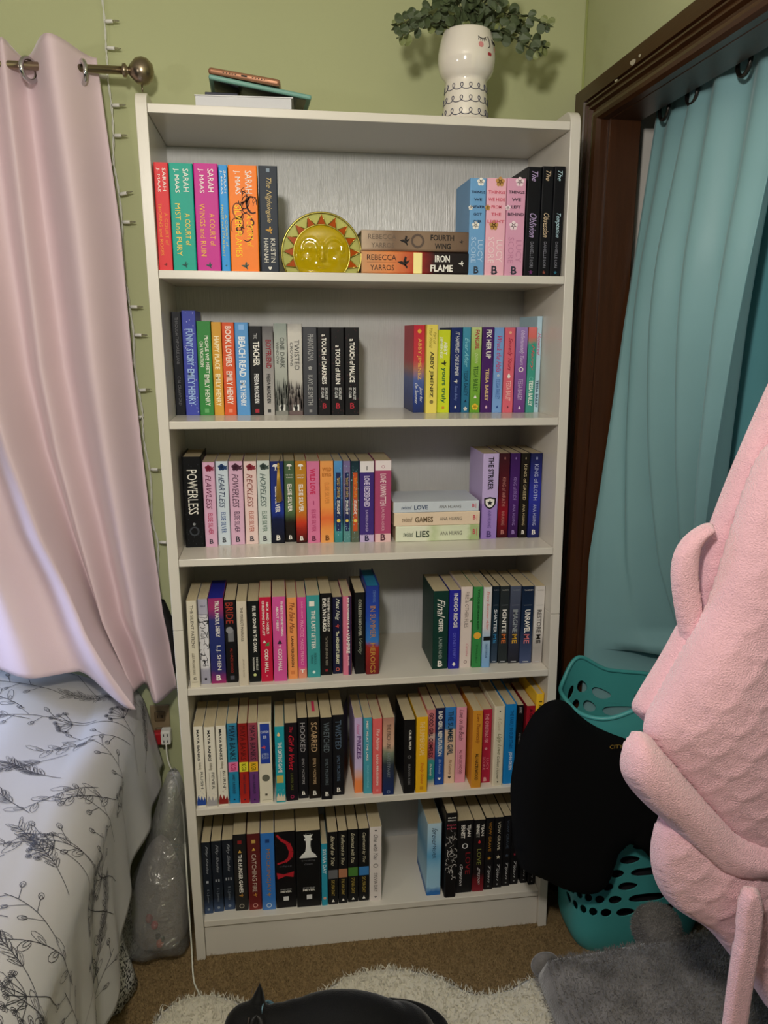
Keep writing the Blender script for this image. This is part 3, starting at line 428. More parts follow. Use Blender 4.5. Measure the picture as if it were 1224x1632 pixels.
    (3, 'u', 0.3136, 0.3454, 0.1107, 1.0631, 0.2019, 'p', [(0, 'f0a45c'), (0.55, 'f4a050'), (0.7, 'e8703c'), (0.85, 'f09c50'), (1, 'f0a860')], 'peach orange paperback with brushed orange streaks, third row', [('w', 'WILD', 'b86c28', 0.1, 0.5, 0.7, 0.28, 'b'), ('w', 'EYES', 'b86c28', 0.165, 0.5, 0.7, 0.28, 'b'), ('t', 'ELSIE SILVER', 'd08440', 0.26, 0.52, 0.5, 0.34, 'n'), ('w', 'B', '6a3c14', 0.94, 0.5, 0.3, 0.42, 'b'), ('r', '6a3c14', 0.962, 0.9644999999999999, 0.3, 0.7)], {}),
    (3, 'u', 0.3468, 0.3674, 0.1102, 1.0631, 0.2015, 'p', [(0, '5c9cd4'), (0.4, '3c74ac'), (0.7, '26406c'), (0.85, '48989c'), (1, '3c8484')], 'slim sky blue and teal paperback right of peach orange one', [('r', '1c2c5c', 0.14, 0.86, 0.22, 0.78), ('t', 'TWIST OF FATE', 'd0b058', 0.2, 0.44, 0.5, 0.34, 'n'), ('t', 'STARLIGHT', 'f2eee6', 0.48, 0.65, 0.5, 0.34, 'b'), ('m', 'disc', 'e8d060', 0.73, 0.5, 0.42), ('dots', '8cb4c4')], {}),
    (3, 'u', 0.3688, 0.3864, 0.1078, 1.0631, 0.2016, 'p', [(0, '786c9c'), (0.4, '907c98'), (0.7, '3c4870'), (0.85, '5c9494'), (1, '589090')], 'slim mauve and teal paperback, middle of three slim ones, third row', [('r', '1c2458', 0.14, 0.86, 0.22, 0.78), ('t', 'TWIST OF FATE', 'd0b058', 0.2, 0.44, 0.5, 0.34, 'n'), ('t', 'STARLIGHT', 'f2eee6', 0.48, 0.65, 0.5, 0.34, 'b'), ('m', 'disc', 'e8d060', 0.73, 0.5, 0.42), ('dots', '8cb4c4')], {}),
    (3, 'u', 0.3878, 0.4071, 0.1054, 1.0631, 0.2016, 'p', [(0, '16303c'), (0.15, '244048'), (0.5, '4c5c50'), (0.8, '5c6450'), (1, '5c6858')], 'slim dark teal paperback with orange panel, third row', [('r', 'c85428', 0.14, 0.86, 0.22, 0.78), ('t', 'TWIST OF FATE', 'f0a030', 0.2, 0.44, 0.5, 0.34, 'n'), ('t', 'STARLIGHT', 'f2eee6', 0.48, 0.65, 0.5, 0.34, 'b'), ('m', 'disc', 'e8d060', 0.73, 0.5, 0.42), ('dots', '8cb4c4')], {}),
    (3, 'u', 0.4084, 0.4434, 0.104, 1.0631, 0.2007, 'p', '43307c', 'violet paperback with white top band and scalloped lilac foot', [('r', 'ece6e6', 0, 0.135, 0, 1), ('r', 'c8b4dc', 0.915, 1, 0, 1), ('scal', 'c8b4dc', 0.915), ('r', '2c2440', 0.06, 0.11, 0.48, 0.53), ('t', 'LOVE REDESIGNED', 'd8ccec', 0.18, 0.56, 0.5, 0.4, 'b'), ('t', 'LAUREN ASHER', 'c0b0dc', 0.6, 0.87, 0.5, 0.18, 'n'), ('w', 'B', '2c2450', 0.95, 0.5, 0.3, 0.42, 'b'), ('r', '2c2450', 0.972, 0.9744999999999999, 0.3, 0.7)], {}),
    (3, 'u', 0.4448, 0.4848, 0.0992, 1.0631, 0.2025, 'p', 'b04c74', 'raspberry paperback with white top band beside the flat stack', [('r', 'f0e4e4', 0, 0.12, 0, 1), ('r', 'ecc4c4', 0.895, 1, 0, 1), ('m', 'ring', 'c88ca0', 0.075, 0.5, 0.2), ('t', 'LOVE UNWRITTEN', 'f0d0d8', 0.16, 0.55, 0.5, 0.36, 'b'), ('t', 'LAUREN ASHER', 'e8b4c4', 0.57, 0.86, 0.5, 0.16, 'n'), ('w', 'B', '5c2c40', 0.94, 0.5, 0.3, 0.42, 'b'), ('r', '5c2c40', 0.962, 0.9644999999999999, 0.3, 0.7)], {}),
    (3, 's', 0.4896, 0.7021, 0.093, 1.1397, 1.1665, 'p', 'ccd4dc', 'pale blue paperback lying on top of the flat stack, third row', [('t', 'twisted', '304468', 0.09, 0.21, 0.5, 0.36, 's'), ('t', 'LOVE', '304468', 0.24, 0.4, 0.48, 0.42, 'b'), ('t', 'ANA HUANG', '605c54', 0.53, 0.79, 0.5, 0.26, 'n'), ('t', 'B', 'c84058', 0.92, 0.95, 0.55, 0.34, 'b'), ('r', 'c84058', 0.965, 0.97, 0.3, 0.75)], {}),
    (3, 's', 0.4916, 0.7056, 0.093, 1.1062, 1.1396, 'p', 'e8d2b8', 'beige paperback in the middle of the flat stack, third row', [('t', 'twisted', '705c40', 0.09, 0.21, 0.5, 0.36, 's'), ('t', 'GAMES', '705c40', 0.24, 0.45, 0.48, 0.42, 'b'), ('t', 'ANA HUANG', '605c54', 0.53, 0.79, 0.5, 0.26, 'n'), ('t', 'B', 'c84058', 0.92, 0.95, 0.55, 0.34, 'b'), ('r', 'c84058', 0.965, 0.97, 0.3, 0.75)], {}),
    (3, 's', 0.4955, 0.7057, 0.093, 1.0669, 1.1061, 'p', [(0, 'e0e4cc'), (0.35, 'e4e6d0'), (0.45, 'c4d0a4'), (0.55, 'dce2c4'), (0.85, 'd8dec0'), (0.9, 'a8bc84'), (1, 'b0c08c')], 'pale green paperback at bottom of the flat stack, third row', [('t', 'twisted', '30402c', 0.09, 0.21, 0.5, 0.36, 's'), ('t', 'LIES', '30402c', 0.24, 0.4, 0.48, 0.42, 'b'), ('t', 'ANA HUANG', '605c54', 0.53, 0.79, 0.5, 0.26, 'n'), ('t', 'B', 'c84058', 0.92, 0.95, 0.55, 0.34, 'b'), ('r', 'c84058', 0.965, 0.97, 0.3, 0.75)], {}),
    (3, 'u', 0.7122, 0.7524, 0.1, 1.0631, 0.2152, 'p', [(0, 'cbb8e4'), (0.55, 'c4b0e0'), (0.6, 'a88cd0'), (1, '9c80c8')], 'lavender paperback with black and white crest right of flat stack', [('t', 'THE STRIKER', '1c1824', 0.04, 0.42, 0.5, 0.34, 'b'), ('m', 'shield', '101012', 0.575, 0.5, 0.8), ('m', 'shield', 'f2eee6', 0.575, 0.5, 0.6), ('m', 'star', '101012', 0.575, 0.5, 0.4), ('t', 'ANA HUANG', '6c549c', 0.66, 0.87, 0.5, 0.22, 'n'), ('w', 'B', '503c78', 0.945, 0.5, 0.3, 0.42, 'b'), ('r', '503c78', 0.967, 0.9694999999999999, 0.3, 0.7)], {}),
    (3, 'u', 0.7551, 0.7817, 0.1055, 1.0631, 0.2149, 'p', [(0, '3c1820'), (0.5, '5c1420'), (0.7, '8c1424'), (1, '3c0c14')], 'dark wine red paperback at start of four dark spines, third row', [('w', 'I', 'c08078', 0.06, 0.5, 0.1, 0.2, 'n'), ('t', 'KING of WRATH', 'c08078', 0.28, 0.62, 0.5, 0.34, 'n'), ('t', 'ANA HUANG', 'c08078', 0.68, 0.85, 0.5, 0.3, 'n'), ('w', 'B', 'c08078', 0.93, 0.5, 0.3, 0.42, 'b'), ('r', 'c08078', 0.9520000000000001, 0.9545, 0.3, 0.7)], {}),
    (3, 'u', 0.7831, 0.8075, 0.1024, 1.0631, 0.2149, 'p', [(0, '3c1c58'), (0.5, '4c2470'), (1, '38184c')], 'dark purple paperback, second of four dark spines, third row', [('w', 'I', '9c80c0', 0.06, 0.5, 0.1, 0.2, 'n'), ('t', 'KING of PRIDE', '9c80c0', 0.28, 0.55, 0.5, 0.34, 'n'), ('t', 'ANA HUANG', '9c80c0', 0.6, 0.85, 0.5, 0.3, 'n'), ('w', 'B', '9c80c0', 0.93, 0.5, 0.3, 0.42, 'b'), ('r', '9c80c0', 0.9520000000000001, 0.9545, 0.3, 0.7)], {}),
    (3, 'u', 0.8089, 0.8306, 0.0994, 1.0631, 0.215, 'p', '1a1610', 'brown-black paperback, third of four dark spines, third row', [('w', 'I', 'c8b890', 0.06, 0.5, 0.1, 0.2, 'n'), ('t', 'KING of GREED', 'c8b890', 0.13, 0.55, 0.5, 0.34, 'n'), ('t', 'ANA HUANG', 'c8b890', 0.6, 0.85, 0.5, 0.3, 'n'), ('w', 'B', 'f2eee6', 0.93, 0.5, 0.3, 0.42, 'b'), ('r', 'f2eee6', 0.9520000000000001, 0.9545, 0.3, 0.7)], {}),
    (3, 'u', 0.832, 0.8615, 0.0961, 1.0631, 0.2151, 'p', [(0, '1c2048'), (0.5, '2c34a0'), (1, '1c2054')], 'royal blue paperback at right end of third row', [('w', 'I', 'b8c0e4', 0.06, 0.5, 0.1, 0.2, 'n'), ('t', 'KING of SLOTH', 'b8c0e4', 0.13, 0.55, 0.5, 0.34, 'n'), ('t', 'ANA HUANG', 'b8c0e4', 0.6, 0.85, 0.5, 0.3, 'n'), ('w', 'B', 'f2eee6', 0.93, 0.5, 0.3, 0.42, 'b'), ('r', 'f2eee6', 0.9520000000000001, 0.9545, 0.3, 0.7)], {}),
    (4, 'u', -0.0037, 0.0191, 0.0098, 0.7476, 0.2136, 'p', 'd8d0bc', 'cream paperback with thin spaced capitals at left end of fourth row', [('t', 'THE SILENT PATIENT', '4c463c', 0.05, 0.55, 0.5, 0.3, 'n'), ('t', 'ALEX MICHAELIDES', '6c6450', 0.6, 0.85, 0.45, 0.26, 'n'), ('w', 'C', '141414', 0.9, 0.5, 0.3, 0.3, 'b'), ('r', '8c7c5c', 0.94, 0.945, 0.2, 0.8)], {}),
    (4, 'u', 0.0205, 0.0428, 0.0234, 0.7476, 0.2124, 'p', [(0, 'a8a6b8'), (0.17, 'b0aec0'), (0.2, 'd8d6dc'), (0.8, 'dcdae0'), (0.84, 'a4a2b4'), (1, 'a09eb0')], 'lilac grey paperback covered in black and white doodles, fourth row', [('r', '505060', 0.175, 0.18, 0, 1), ('w', 'ALI', '58586c', 0.08, 0.5, 0.5, 0.16, 'n'), ('doodle', '1a1a20'), ('m', 'square', '101012', 0.94, 0.5, 0.24)], {}),
    (4, 'u', 0.0442, 0.079, 0.0231, 0.7476, 0.2131, 'p', [(0, '983068'), (0.12, 'a03468'), (0.25, '2c3470'), (0.6, '24306c'), (0.85, '34306c'), (1, 'a02c68')], 'navy and magenta paperback with navy page edges, fourth row', [('t', 'TRULY, MADLY, DEEPLY', 'f2eee6', 0.03, 0.45, 0.55, 0.32, 'b'), ('t', 'L.J. SHEN', 'f2eee6', 0.55, 0.84, 0.55, 0.34, 'n'), ('w', 'B', 'f2eee6', 0.93, 0.5, 0.3, 0.42, 'b'), ('r', 'f2eee6', 0.9520000000000001, 0.9545, 0.3, 0.7)], {'pages': '141c8c'}),
    (4, 'u', 0.0804, 0.1072, 0.0241, 0.7476, 0.2074, 'p', [(0, '16161a'), (1, '121214')], 'black paperback with red title and grey head picture, fourth row', [('t', 'BRIDE', 'b03c2c', 0.03, 0.28, 0.45, 0.62, 'n'), ('m', 'disc', '8c8c90', 0.36, 0.4, 0.62), ('r', '78787c', 0.36, 0.5, 0.25, 0.75), ('t', 'ALI HAZELWOOD', 'a03028', 0.58, 0.88, 0.5, 0.22, 'n'), ('m', 'square', '50505c', 0.94, 0.5, 0.36)], {}),
    (4, 'u', 0.1099, 0.1326, 0.004, 0.7476, 0.2097, 'p', 'd6cab6', 'slim cream paperback between two black ones, fourth row', [('t', 'THE PERFECT MARRIAGE', '4c4438', 0.07, 0.47, 0.5, 0.26, 'n'), ('t', 'JENEVA ROSE', 'a09480', 0.68, 0.9, 0.5, 0.2, 'n')], {}),
    (4, 'u', 0.134, 0.1602, 0.0198, 0.7476, 0.2039, 'p', '15191a', 'black paperback with white slab capitals beside slim cream one', [('t', "I'LL BE GONE IN THE DARK", 'f2eee6', 0.06, 0.63, 0.6, 0.3, 'b'), ('t', 'MICHELLE', 'd8d8d0', 0.69, 0.85, 0.72, 0.16, 'b'), ('t', 'McNAMARA', 'd8d8d0', 0.69, 0.86, 0.42, 0.16, 'b'), ('m', 'disc', 'd0d890', 0.91, 0.5, 0.28)], {}),
    (4, 'u', 0.1616, 0.1897, 0.0187, 0.7476, 0.2126, 'p', 'c41c40', 'crimson paperback with white lettering, fourth row', [('t', "NICK AND NOEL'S", 'f2eee6', 0.06, 0.43, 0.68, 0.2, 'b'), ('t', 'CHRISTMAS PLAYLIST', 'f2eee6', 0.04, 0.45, 0.32, 0.2, 'b'), ('m', 'tri', 'e0e8dc', 0.52, 0.35, 0.3), ('m', 'leaf', '2c9c50', 0.55, 0.6, 0.4), ('t', 'CODI HALL', 'f2eee6', 0.61, 0.89, 0.5, 0.3, 'b'), ('m', 'disc', 'e07888', 0.93, 0.5, 0.14)], {}),
    (4, 'u', 0.1919, 0.2232, 0.0171, 0.7476, 0.2129, 'p', 'd4569c', 'hot pink paperback beside the crimson one, fourth row', [('t', "THERE'S SOMETHING", 'f2eee6', 0.05, 0.46, 0.7, 0.18, 'b'), ('t', 'ABOUT MERRY', 'f2eee6', 0.11, 0.4, 0.36, 0.18, 'b'), ('m', 'tri', '282830', 0.53, 0.5, 0.4), ('m', 'bird', 'f2eee6', 0.58, 0.5, 0.2), ('t', 'CODI HALL', 'f2eee6', 0.61, 0.88, 0.5, 0.3, 'b')], {}),
    (4, 'u', 0.2258, 0.249, 0.0263, 0.7476, 0.2063, 'p', 'f09c5c', 'apricot orange paperback with dark script, fourth row', [('t', 'The Fake Mate', '6c2c1c', 0.06, 0.43, 0.5, 0.5, 's'), ('t', 'LANA FERGUSON', '241410', 0.47, 0.85, 0.5, 0.26, 'b'), ('m', 'square', 'd88048', 0.92, 0.5, 0.4)], {}),
    (4, 'u', 0.2504, 0.2711, 0.027, 0.7476, 0.2062, 'p', [(0, 'd44c98'), (0.85, 'd44c98'), (0.9, 'e08878'), (1, 'e49878')], 'magenta slim paperback beside apricot one, fourth row', [('t', 'SARAH ADAMS', 'f0a8cc', 0.05, 0.26, 0.55, 0.2, 'n'), ('t', 'PRACTICE MAKES PERFECT', 'f4b4d0', 0.28, 0.84, 0.5, 0.34, 'n'), ('w', 'T', 'f2eee6', 0.91, 0.5, 0.5, 0.4, 'b')], {}),
    (4, 'u', 0.2725, 0.3037, 0.0288, 0.7476, 0.2091, 'p', '3f9a9c', 'teal paperback with white capitals and letter emblem, fourth row', [('m', 'square', 'f0ece0', 0.1, 0.4, 0.4), ('t', 'THE LAST LETTER', 'f2eee6', 0.18, 0.65, 0.5, 0.32, 'b'), ('t', 'REBECCA', '24585c', 0.7, 0.84, 0.62, 0.18, 'n'), ('t', 'YARROS', '24585c', 0.72, 0.83, 0.36, 0.18, 'n'), ('m', 'diamond', 'd8f0ec', 0.935, 0.5, 0.3)], {}),
    (4, 'u', 0.305, 0.3331, 0.0372, 0.7476, 0.2101, 'p', '131214', 'black paperback with bold white two-line title, fourth row', [('t', 'THE SEVEN HUSBANDS OF', 'f2eee6', 0.05, 0.46, 0.72, 0.2, 'b'), ('t', 'EVELYN HUGO', 'f2eee6', 0.06, 0.46, 0.36, 0.32, 'b'), ('t', 'TAYLOR JENKINS REID', 'a8a090', 0.52, 0.88, 0.5, 0.26, 'n'), ('m', 'square', '8c2028', 0.94, 0.5, 0.22)], {}),
    (4, 'u', 0.3352, 0.3579, 0.0416, 0.7476, 0.1981, 'p', '191a38', 'dark navy slim paperback with red bird emblem, fourth row', [('t', 'Matt Haig', 'e8ecd8', 0.02, 0.3, 0.5, 0.5, 's'), ('m', 'bird', 'd85048', 0.375, 0.5, 0.5), ('t', 'The MIDNIGHT LIBRARY', 'e8e8c8', 0.44, 0.87, 0.5, 0.34, 'b'), ('m', 'ring', 'd06858', 0.94, 0.5, 0.4)], {}),
    (4, 'u', 0.3593, 0.3801, 0.0322, 0.7476, 0.2022, 'p', 'd87894', 'pink and purple striped paperback with white title, fourth row', [('r', '382048', 0, 1, 0.62, 1), ('t', 'MY ROOMMATE IS A', 'f2eee6', 0.02, 0.45, 0.6, 0.26, 'b'), ('t', 'VAMPIRE', 'f2eee6', 0.46, 0.72, 0.6, 0.4, 'b'), ('t', 'JENNA LEVINE', 'f0c0cc', 0.75, 0.88, 0.6, 0.24, 'b')], {}),
    (4, 'u', 0.3887, 0.4135, 0.0347, 0.7476, 0.2094, 'p', '151618', 'worn black paperback with chipped edges next to blue-red hardcover', [('t', 'COLLEEN HOOVER', 'b8b8a8', 0.08, 0.53, 0.5, 0.3, 'b'), ('t', 'Verity', 'a0a898', 0.56, 0.76, 0.5, 0.44, 's')], {}),
    (4, 'u', 0.4149, 0.448, 0.028, 0.7476, 0.2266, 'h', [(0, '24388c'), (0.3, '2848ac'), (0.62, '3878c0'), (0.68, 'a03028'), (1, '701c20')], 'blue over red hardcover with blue page edges, tallest in fourth row', [('t', 'STEPHEN KING', '6c8ccc', 0.05, 0.18, 0.6, 0.2, 'n'), ('t', 'IN SUMMER', 'b88848', 0.22, 0.58, 0.5, 0.4, 'n'), ('t', 'HEROICS', 'c89848', 0.64, 0.98, 0.5, 0.36, 'n')], {'pages': '1c78a0'}),
    (4, 'u', 0.582, 0.6205, 0.0381, 0.7476, 0.2039, 'p', '123830', 'dark green paperback at left end of right group, fourth row', [('t', 'Final', 'f2eee6', 0.1, 0.34, 0.5, 0.5, 's'), ('t', 'OFFER', 'f2eee6', 0.35, 0.52, 0.5, 0.3, 'b'), ('t', 'LAUREN ASHER', 'a8b8b0', 0.59, 0.87, 0.5, 0.22, 'n'), ('w', 'B', 'f2eee6', 0.93, 0.5, 0.3, 0.42, 'b'), ('r', 'f2eee6', 0.9520000000000001, 0.9545, 0.3, 0.7)], {}),
    (4, 'u', 0.6219, 0.6498, 0.0351, 0.7476, 0.2057, 'p', '2a2a9c', 'indigo paperback with bold white title, fourth row', [('t', 'INDIGO RIDGE', 'f2eee6', 0.04, 0.47, 0.55, 0.36, 'b'), ('t', 'DEVNEY PERRY', '6c70d8', 0.54, 0.87, 0.5, 0.26, 'n'), ('m', 'diamond', 'f2eee6', 0.94, 0.5, 0.4)], {}),
    (4, 'u', 0.6512, 0.6803, 0.0391, 0.7476, 0.2118, 'p', 'e4d4cc', 'pale blush paperback with grey serif title, fourth row', [('t', 'FIRE & OTHER FLIES', '8c7c74', 0.06, 0.5, 0.5, 0.32, 'n'), ('m', 'leaf', '3c6c3c', 0.15, 0.85, 0.4), ('m', 'leaf', '5c7c4c', 0.42, 0.9, 0.3), ('t', 'Caroline', 'd0808c', 0.7, 0.86, 0.62, 0.22, 's'), ('m', 'ring', '8c6c6c', 0.93, 0.5, 0.3)], {}),
    (4, 'u', 0.6821, 0.7052, 0.0355, 0.7476, 0.2118, 'p', '3a8c4c', 'green paperback with yellow sun disc, fourth row', [('t', 'TAYLOR JENKINS REID', '144820', 0.03, 0.52, 0.5, 0.3, 'b'), ('m', 'disc', 'f4b43c', 0.6, 0.5, 0.8), ('t', 'MALIBU', '1c5c2c', 0.72, 0.94, 0.5, 0.2, 'n')], {}),
    (4, 'u', 0.7067, 0.7274, 0.0324, 0.7476, 0.2109, 'p', [(0, 'e0dcdc'), (0.5, 'dcd8dc'), (0.62, 'a8c4dc'), (1, '7cacdc')], 'white to light blue paperback with coral script, fourth row', [('t', 'Every Summer After', 'd8604c', 0.05, 0.53, 0.5, 0.4, 's'), ('r', '101012', 0.61, 0.66, 0.1, 0.95), ('t', 'CARLEY FORTUNE', '2c5484', 0.7, 0.88, 0.5, 0.26, 'n')], {}),
    (4, 'u', 0.7362, 0.7535, 0.0567, 0.7476, 0.2045, 'p', [(0, '182430'), (0.5, '1c3444'), (1, '3c4c60')], 'dark steel blue paperback, first of five matching spines, fourth row', [('t', 'SHATTER', 'e4e8ec', 0.3, 0.6, 0.5, 0.46, 'b'), ('t', 'ME', '3c8cc0', 0.62, 0.74, 0.5, 0.46, 'b'), ('r', '808890', 0.24, 0.245, 0.15, 0.85), ('w', 'TAHEREH', 'e4e8ec', 0.05, 0.5, 0.7, 0.1, 'n'), ('r', 'c0c4c8', 0.975, 0.985, 0.25, 0.75)], {}),
    (4, 'u', 0.7549, 0.779, 0.054, 0.7476, 0.2046, 'p', '2c3234', 'charcoal paperback with orange word, second of five matching spines', [('t', 'IGNITE', 'f2eee6', 0.3, 0.6, 0.5, 0.46, 'b'), ('t', 'ME', 'e07838', 0.62, 0.74, 0.5, 0.46, 'b'), ('r', '808890', 0.24, 0.245, 0.15, 0.85), ('w', 'TAHEREH', 'f2eee6', 0.05, 0.5, 0.7, 0.1, 'n'), ('r', 'c0c4c8', 0.975, 0.985, 0.25, 0.75)], {}),
    (4, 'u', 0.7804, 0.808, 0.0505, 0.7476, 0.2047, 'p', [(0, '545c70'), (0.5, '3c4054'), (1, '24242c')], 'slate grey paperback with gold word, third of five matching spines', [('t', 'IMAGINE', '9ca4a8', 0.3, 0.6, 0.5, 0.46, 'b'), ('t', 'ME', 'd8a838', 0.62, 0.74, 0.5, 0.46, 'b'), ('r', '808890', 0.24, 0.245, 0.15, 0.85), ('w', 'TAHEREH', '9ca4a8', 0.05, 0.5, 0.7, 0.1, 'n'), ('r', 'c0c4c8', 0.975, 0.985, 0.25, 0.75)], {}),
    (4, 'u', 0.8094, 0.8398, 0.0465, 0.7476, 0.2047, 'p', [(0, '14243c'), (0.5, '182c48'), (1, '485478')], 'midnight blue paperback with pink word, fourth of five matching spines', [('t', 'UNRAVEL', 'f2eee6', 0.3, 0.6, 0.5, 0.46, 'b'), ('t', 'ME', 'd87c84', 0.62, 0.74, 0.5, 0.46, 'b'), ('r', '808890', 0.24, 0.245, 0.15, 0.85), ('w', 'TAHEREH', 'f2eee6', 0.05, 0.5, 0.7, 0.1, 'n'), ('r', 'c0c4c8', 0.975, 0.985, 0.25, 0.75)], {}),
    (4, 'u', 0.8412, 0.8664, 0.0425, 0.7476, 0.2048, 'p', [(0, 'd0ccc8'), (0.5, 'd8d4d0'), (0.8, 'a8a4a0'), (1, 'b8b0ac')], 'silver paperback at right end of fourth row', [('t', 'RESTORE', '605c58', 0.3, 0.6, 0.5, 0.46, 'b'), ('t', 'ME', '282420', 0.62, 0.74, 0.5, 0.46, 'b'), ('r', '808890', 0.24, 0.245, 0.15, 0.85), ('w', 'TAHEREH', '605c58', 0.05, 0.5, 0.7, 0.1, 'n'), ('r', 'c0c4c8', 0.975, 0.985, 0.25, 0.75)], {}),
    (5, 'u', -0.0034, 0.0195, 0.0121, 0.4295, 0.2146, 'p', 'e6e0d2', 'white paperback with blue splash at its foot, left end of fifth row', [('t', 'MAYA BANKS', '1c1c1c', 0.04, 0.42, 0.45, 0.26, 'b'), ('t', 'the breathless trilogy', '6c6450', 0.44, 0.53, 0.5, 0.4, 'n'), ('t', 'RUSH', '2c2c2c', 0.56, 0.77, 0.66, 0.26, 'n'), ('r', '806c60', 0.56, 0.78, 0.3, 0.32), ('splash', '24489c', 0.86)], {}),
    (5, 'u', 0.0217, 0.0471, 0.0068, 0.4295, 0.2145, 'p', 'e6e0d2', 'white paperback with grey sketch at its foot, fifth row', [('t', 'MAYA BANKS', '1c1c1c', 0.04, 0.42, 0.45, 0.26, 'b'), ('t', 'the breathless trilogy', '6c6450', 0.44, 0.53, 0.5, 0.4, 'n'), ('t', 'FEVER', '2c2c2c', 0.56, 0.77, 0.66, 0.26, 'n'), ('r', '806c60', 0.56, 0.78, 0.3, 0.32), ('splash', 'a8a4a8', 0.86)], {}),
    (5, 'u', 0.0489, 0.0733, 0.0112, 0.4295, 0.2136, 'p', 'e6e0d2', 'white paperback with dark red flame at its foot, fifth row', [('t', 'MAYA BANKS', '1c1c1c', 0.04, 0.42, 0.45, 0.26, 'b'), ('t', 'the breathless trilogy', '6c6450', 0.44, 0.53, 0.5, 0.4, 'n'), ('t', 'BURN', '2c2c2c', 0.56, 0.77, 0.66, 0.26, 'n'), ('r', '806c60', 0.56, 0.78, 0.3, 0.32), ('splash', '8c2420', 0.86)], {}),
    (5, 'u', 0.0748, 0.0995, 0.0173, 0.4295, 0.2151, 'p', [(0, '3c8cb0'), (0.1, '2c6c94'), (0.45, '2c8cac'), (1, '1c84b8')], 'turquoise paperback with pink label among matching spines, fifth row', [('t', 'MAYA BANKS', '141c2c', 0.03, 0.45, 0.5, 0.56, 'n'), ('r', 'e878a8', 0.48, 0.6, 0, 1), ('t', 'KGI', 'b02058', 0.5, 0.58, 0.5, 0.5, 'b'), ('t', 'SWEET SURRENDER', '24283c', 0.63, 0.88, 0.5, 0.26, 'n'), ('m', 'tri', '10243c', 0.95, 0.5, 0.24)], {}),
    (5, 'u', 0.1015, 0.124, 0.0138, 0.4295, 0.2152, 'p', [(0, '8c1c1c'), (0.45, 'a42420'), (1, 'b42820')], 'dark red paperback with yellow label, fifth row', [('t', 'MAYA BANKS', '5c1010', 0.03, 0.45, 0.5, 0.56, 'n'), ('r', 'e8e03c', 0.48, 0.6, 0, 1), ('t', 'KGI', '6c6c10', 0.5, 0.58, 0.5, 0.5, 'b'), ('t', 'SWEET SURRENDER', '24283c', 0.63, 0.88, 0.5, 0.26, 'n'), ('m', 'tri', '10243c', 0.95, 0.5, 0.24)], {}),
    (5, 'u', 0.1254, 0.1476, 0.0107, 0.4295, 0.2164, 'p', [(0, '9c4454'), (0.45, '884058'), (0.6, '6c3c7c'), (1, '643474')], 'purple paperback with amber label, fifth row', [('t', 'MAYA BANKS', '141c2c', 0.03, 0.45, 0.5, 0.56, 'n'), ('r', 'f0b828', 0.48, 0.6, 0, 1), ('t', 'KGI', '6c6c10', 0.5, 0.58, 0.5, 0.5, 'b'), ('t', 'SWEET SURRENDER', '24283c', 0.63, 0.88, 0.5, 0.26, 'n'), ('m', 'tri', '10243c', 0.95, 0.5, 0.24)], {}),
    (5, 'u', 0.149, 0.1816, 0.0104, 0.4295, 0.2168, 'p', 'e4dcc8', 'thick off-white paperback with blue upper panel, fifth row', [('r', '2440a0', 0.02, 0.51, 0.16, 0.86), ('w', 'CATCH', 'dce4f4', 0.12, 0.5, 0.58, 0.2, 'b'), ('w', '22', 'dce4f4', 0.18, 0.5, 0.25, 0.2, 'b'), ('m', 'bird', 'e85040', 0.31, 0.4, 0.36), ('t', 'HELLER', 'a8b8dc', 0.38, 0.45, 0.5, 0.5, 'n'), ('m', 'disc', '68685c', 0.69, 0.5, 0.58), ('m', 'square', '5c5648', 0.9, 0.5, 0.18), ('r', 'b0a890', 0.965, 0.97, 0.2, 0.9)], {}),
    (5, 'u', 0.1892, 0.2126, 0.0062, 0.4295, 0.2048, 'p', '24a0b0', 'turquoise paperback with cartoon people at its foot, fifth row', [('m', 'drop', 'f0d090', 0.1, 0.4, 0.5), ('t', 'THE DATING GAME', 'f2eee6', 0.2, 0.6, 0.5, 0.42, 'b'), ('r', 'c8b45c', 0.64, 0.74, 0.1, 0.8), ('splash', 'e8d8c0', 0.88)], {}),
    (5, 'u', 0.214, 0.2437, 0.0098, 0.4295, 0.2109, 'p', '16121a', 'black paperback with bright red script, fifth row', [('t', 'The', 'c82c44', 0.05, 0.12, 0.5, 0.26, 's'), ('t', 'Girl in Velvet', 'e0243c', 0.16, 0.6, 0.5, 0.42, 's'), ('t', 'LAUREN DALE', '6c7030', 0.64, 0.86, 0.5, 0.2, 'n'), ('m', 'ring', 'b02858', 0.95, 0.5, 0.3)], {}),
    (5, 'u', 0.2451, 0.269, 0.0159, 0.4295, 0.2193, 'p', '15151a', 'black paperback with grey vintage title beside red-script one, fifth row', [('t', 'HOOKED', 'a8a4a8', 0.06, 0.42, 0.5, 0.5, 'n'), ('t', 'EMILY MCINTIRE', 'a8a4a8', 0.5, 0.82, 0.5, 0.26, 'n'), ('w', 'B', 'f2eee6', 0.93, 0.5, 0.3, 0.42, 'b'), ('r', 'f2eee6', 0.9520000000000001, 0.9545, 0.3, 0.7)], {}),
    (5, 'u', 0.2704, 0.2992, 0.0123, 0.4295, 0.2209, 'p', '1c1510', 'brown-black paperback with tan title and red mark on page tops', [('t', 'SCARRED', 'c8a880', 0.06, 0.42, 0.5, 0.5, 'n'), ('t', 'EMILY MCINTIRE', 'c8a880', 0.5, 0.82, 0.5, 0.26, 'n'), ('w', 'B', 'f2eee6', 0.93, 0.5, 0.3, 0.42, 'b'), ('r', 'f2eee6', 0.9520000000000001, 0.9545, 0.3, 0.7)], {'pmark': 'd83c64'}),
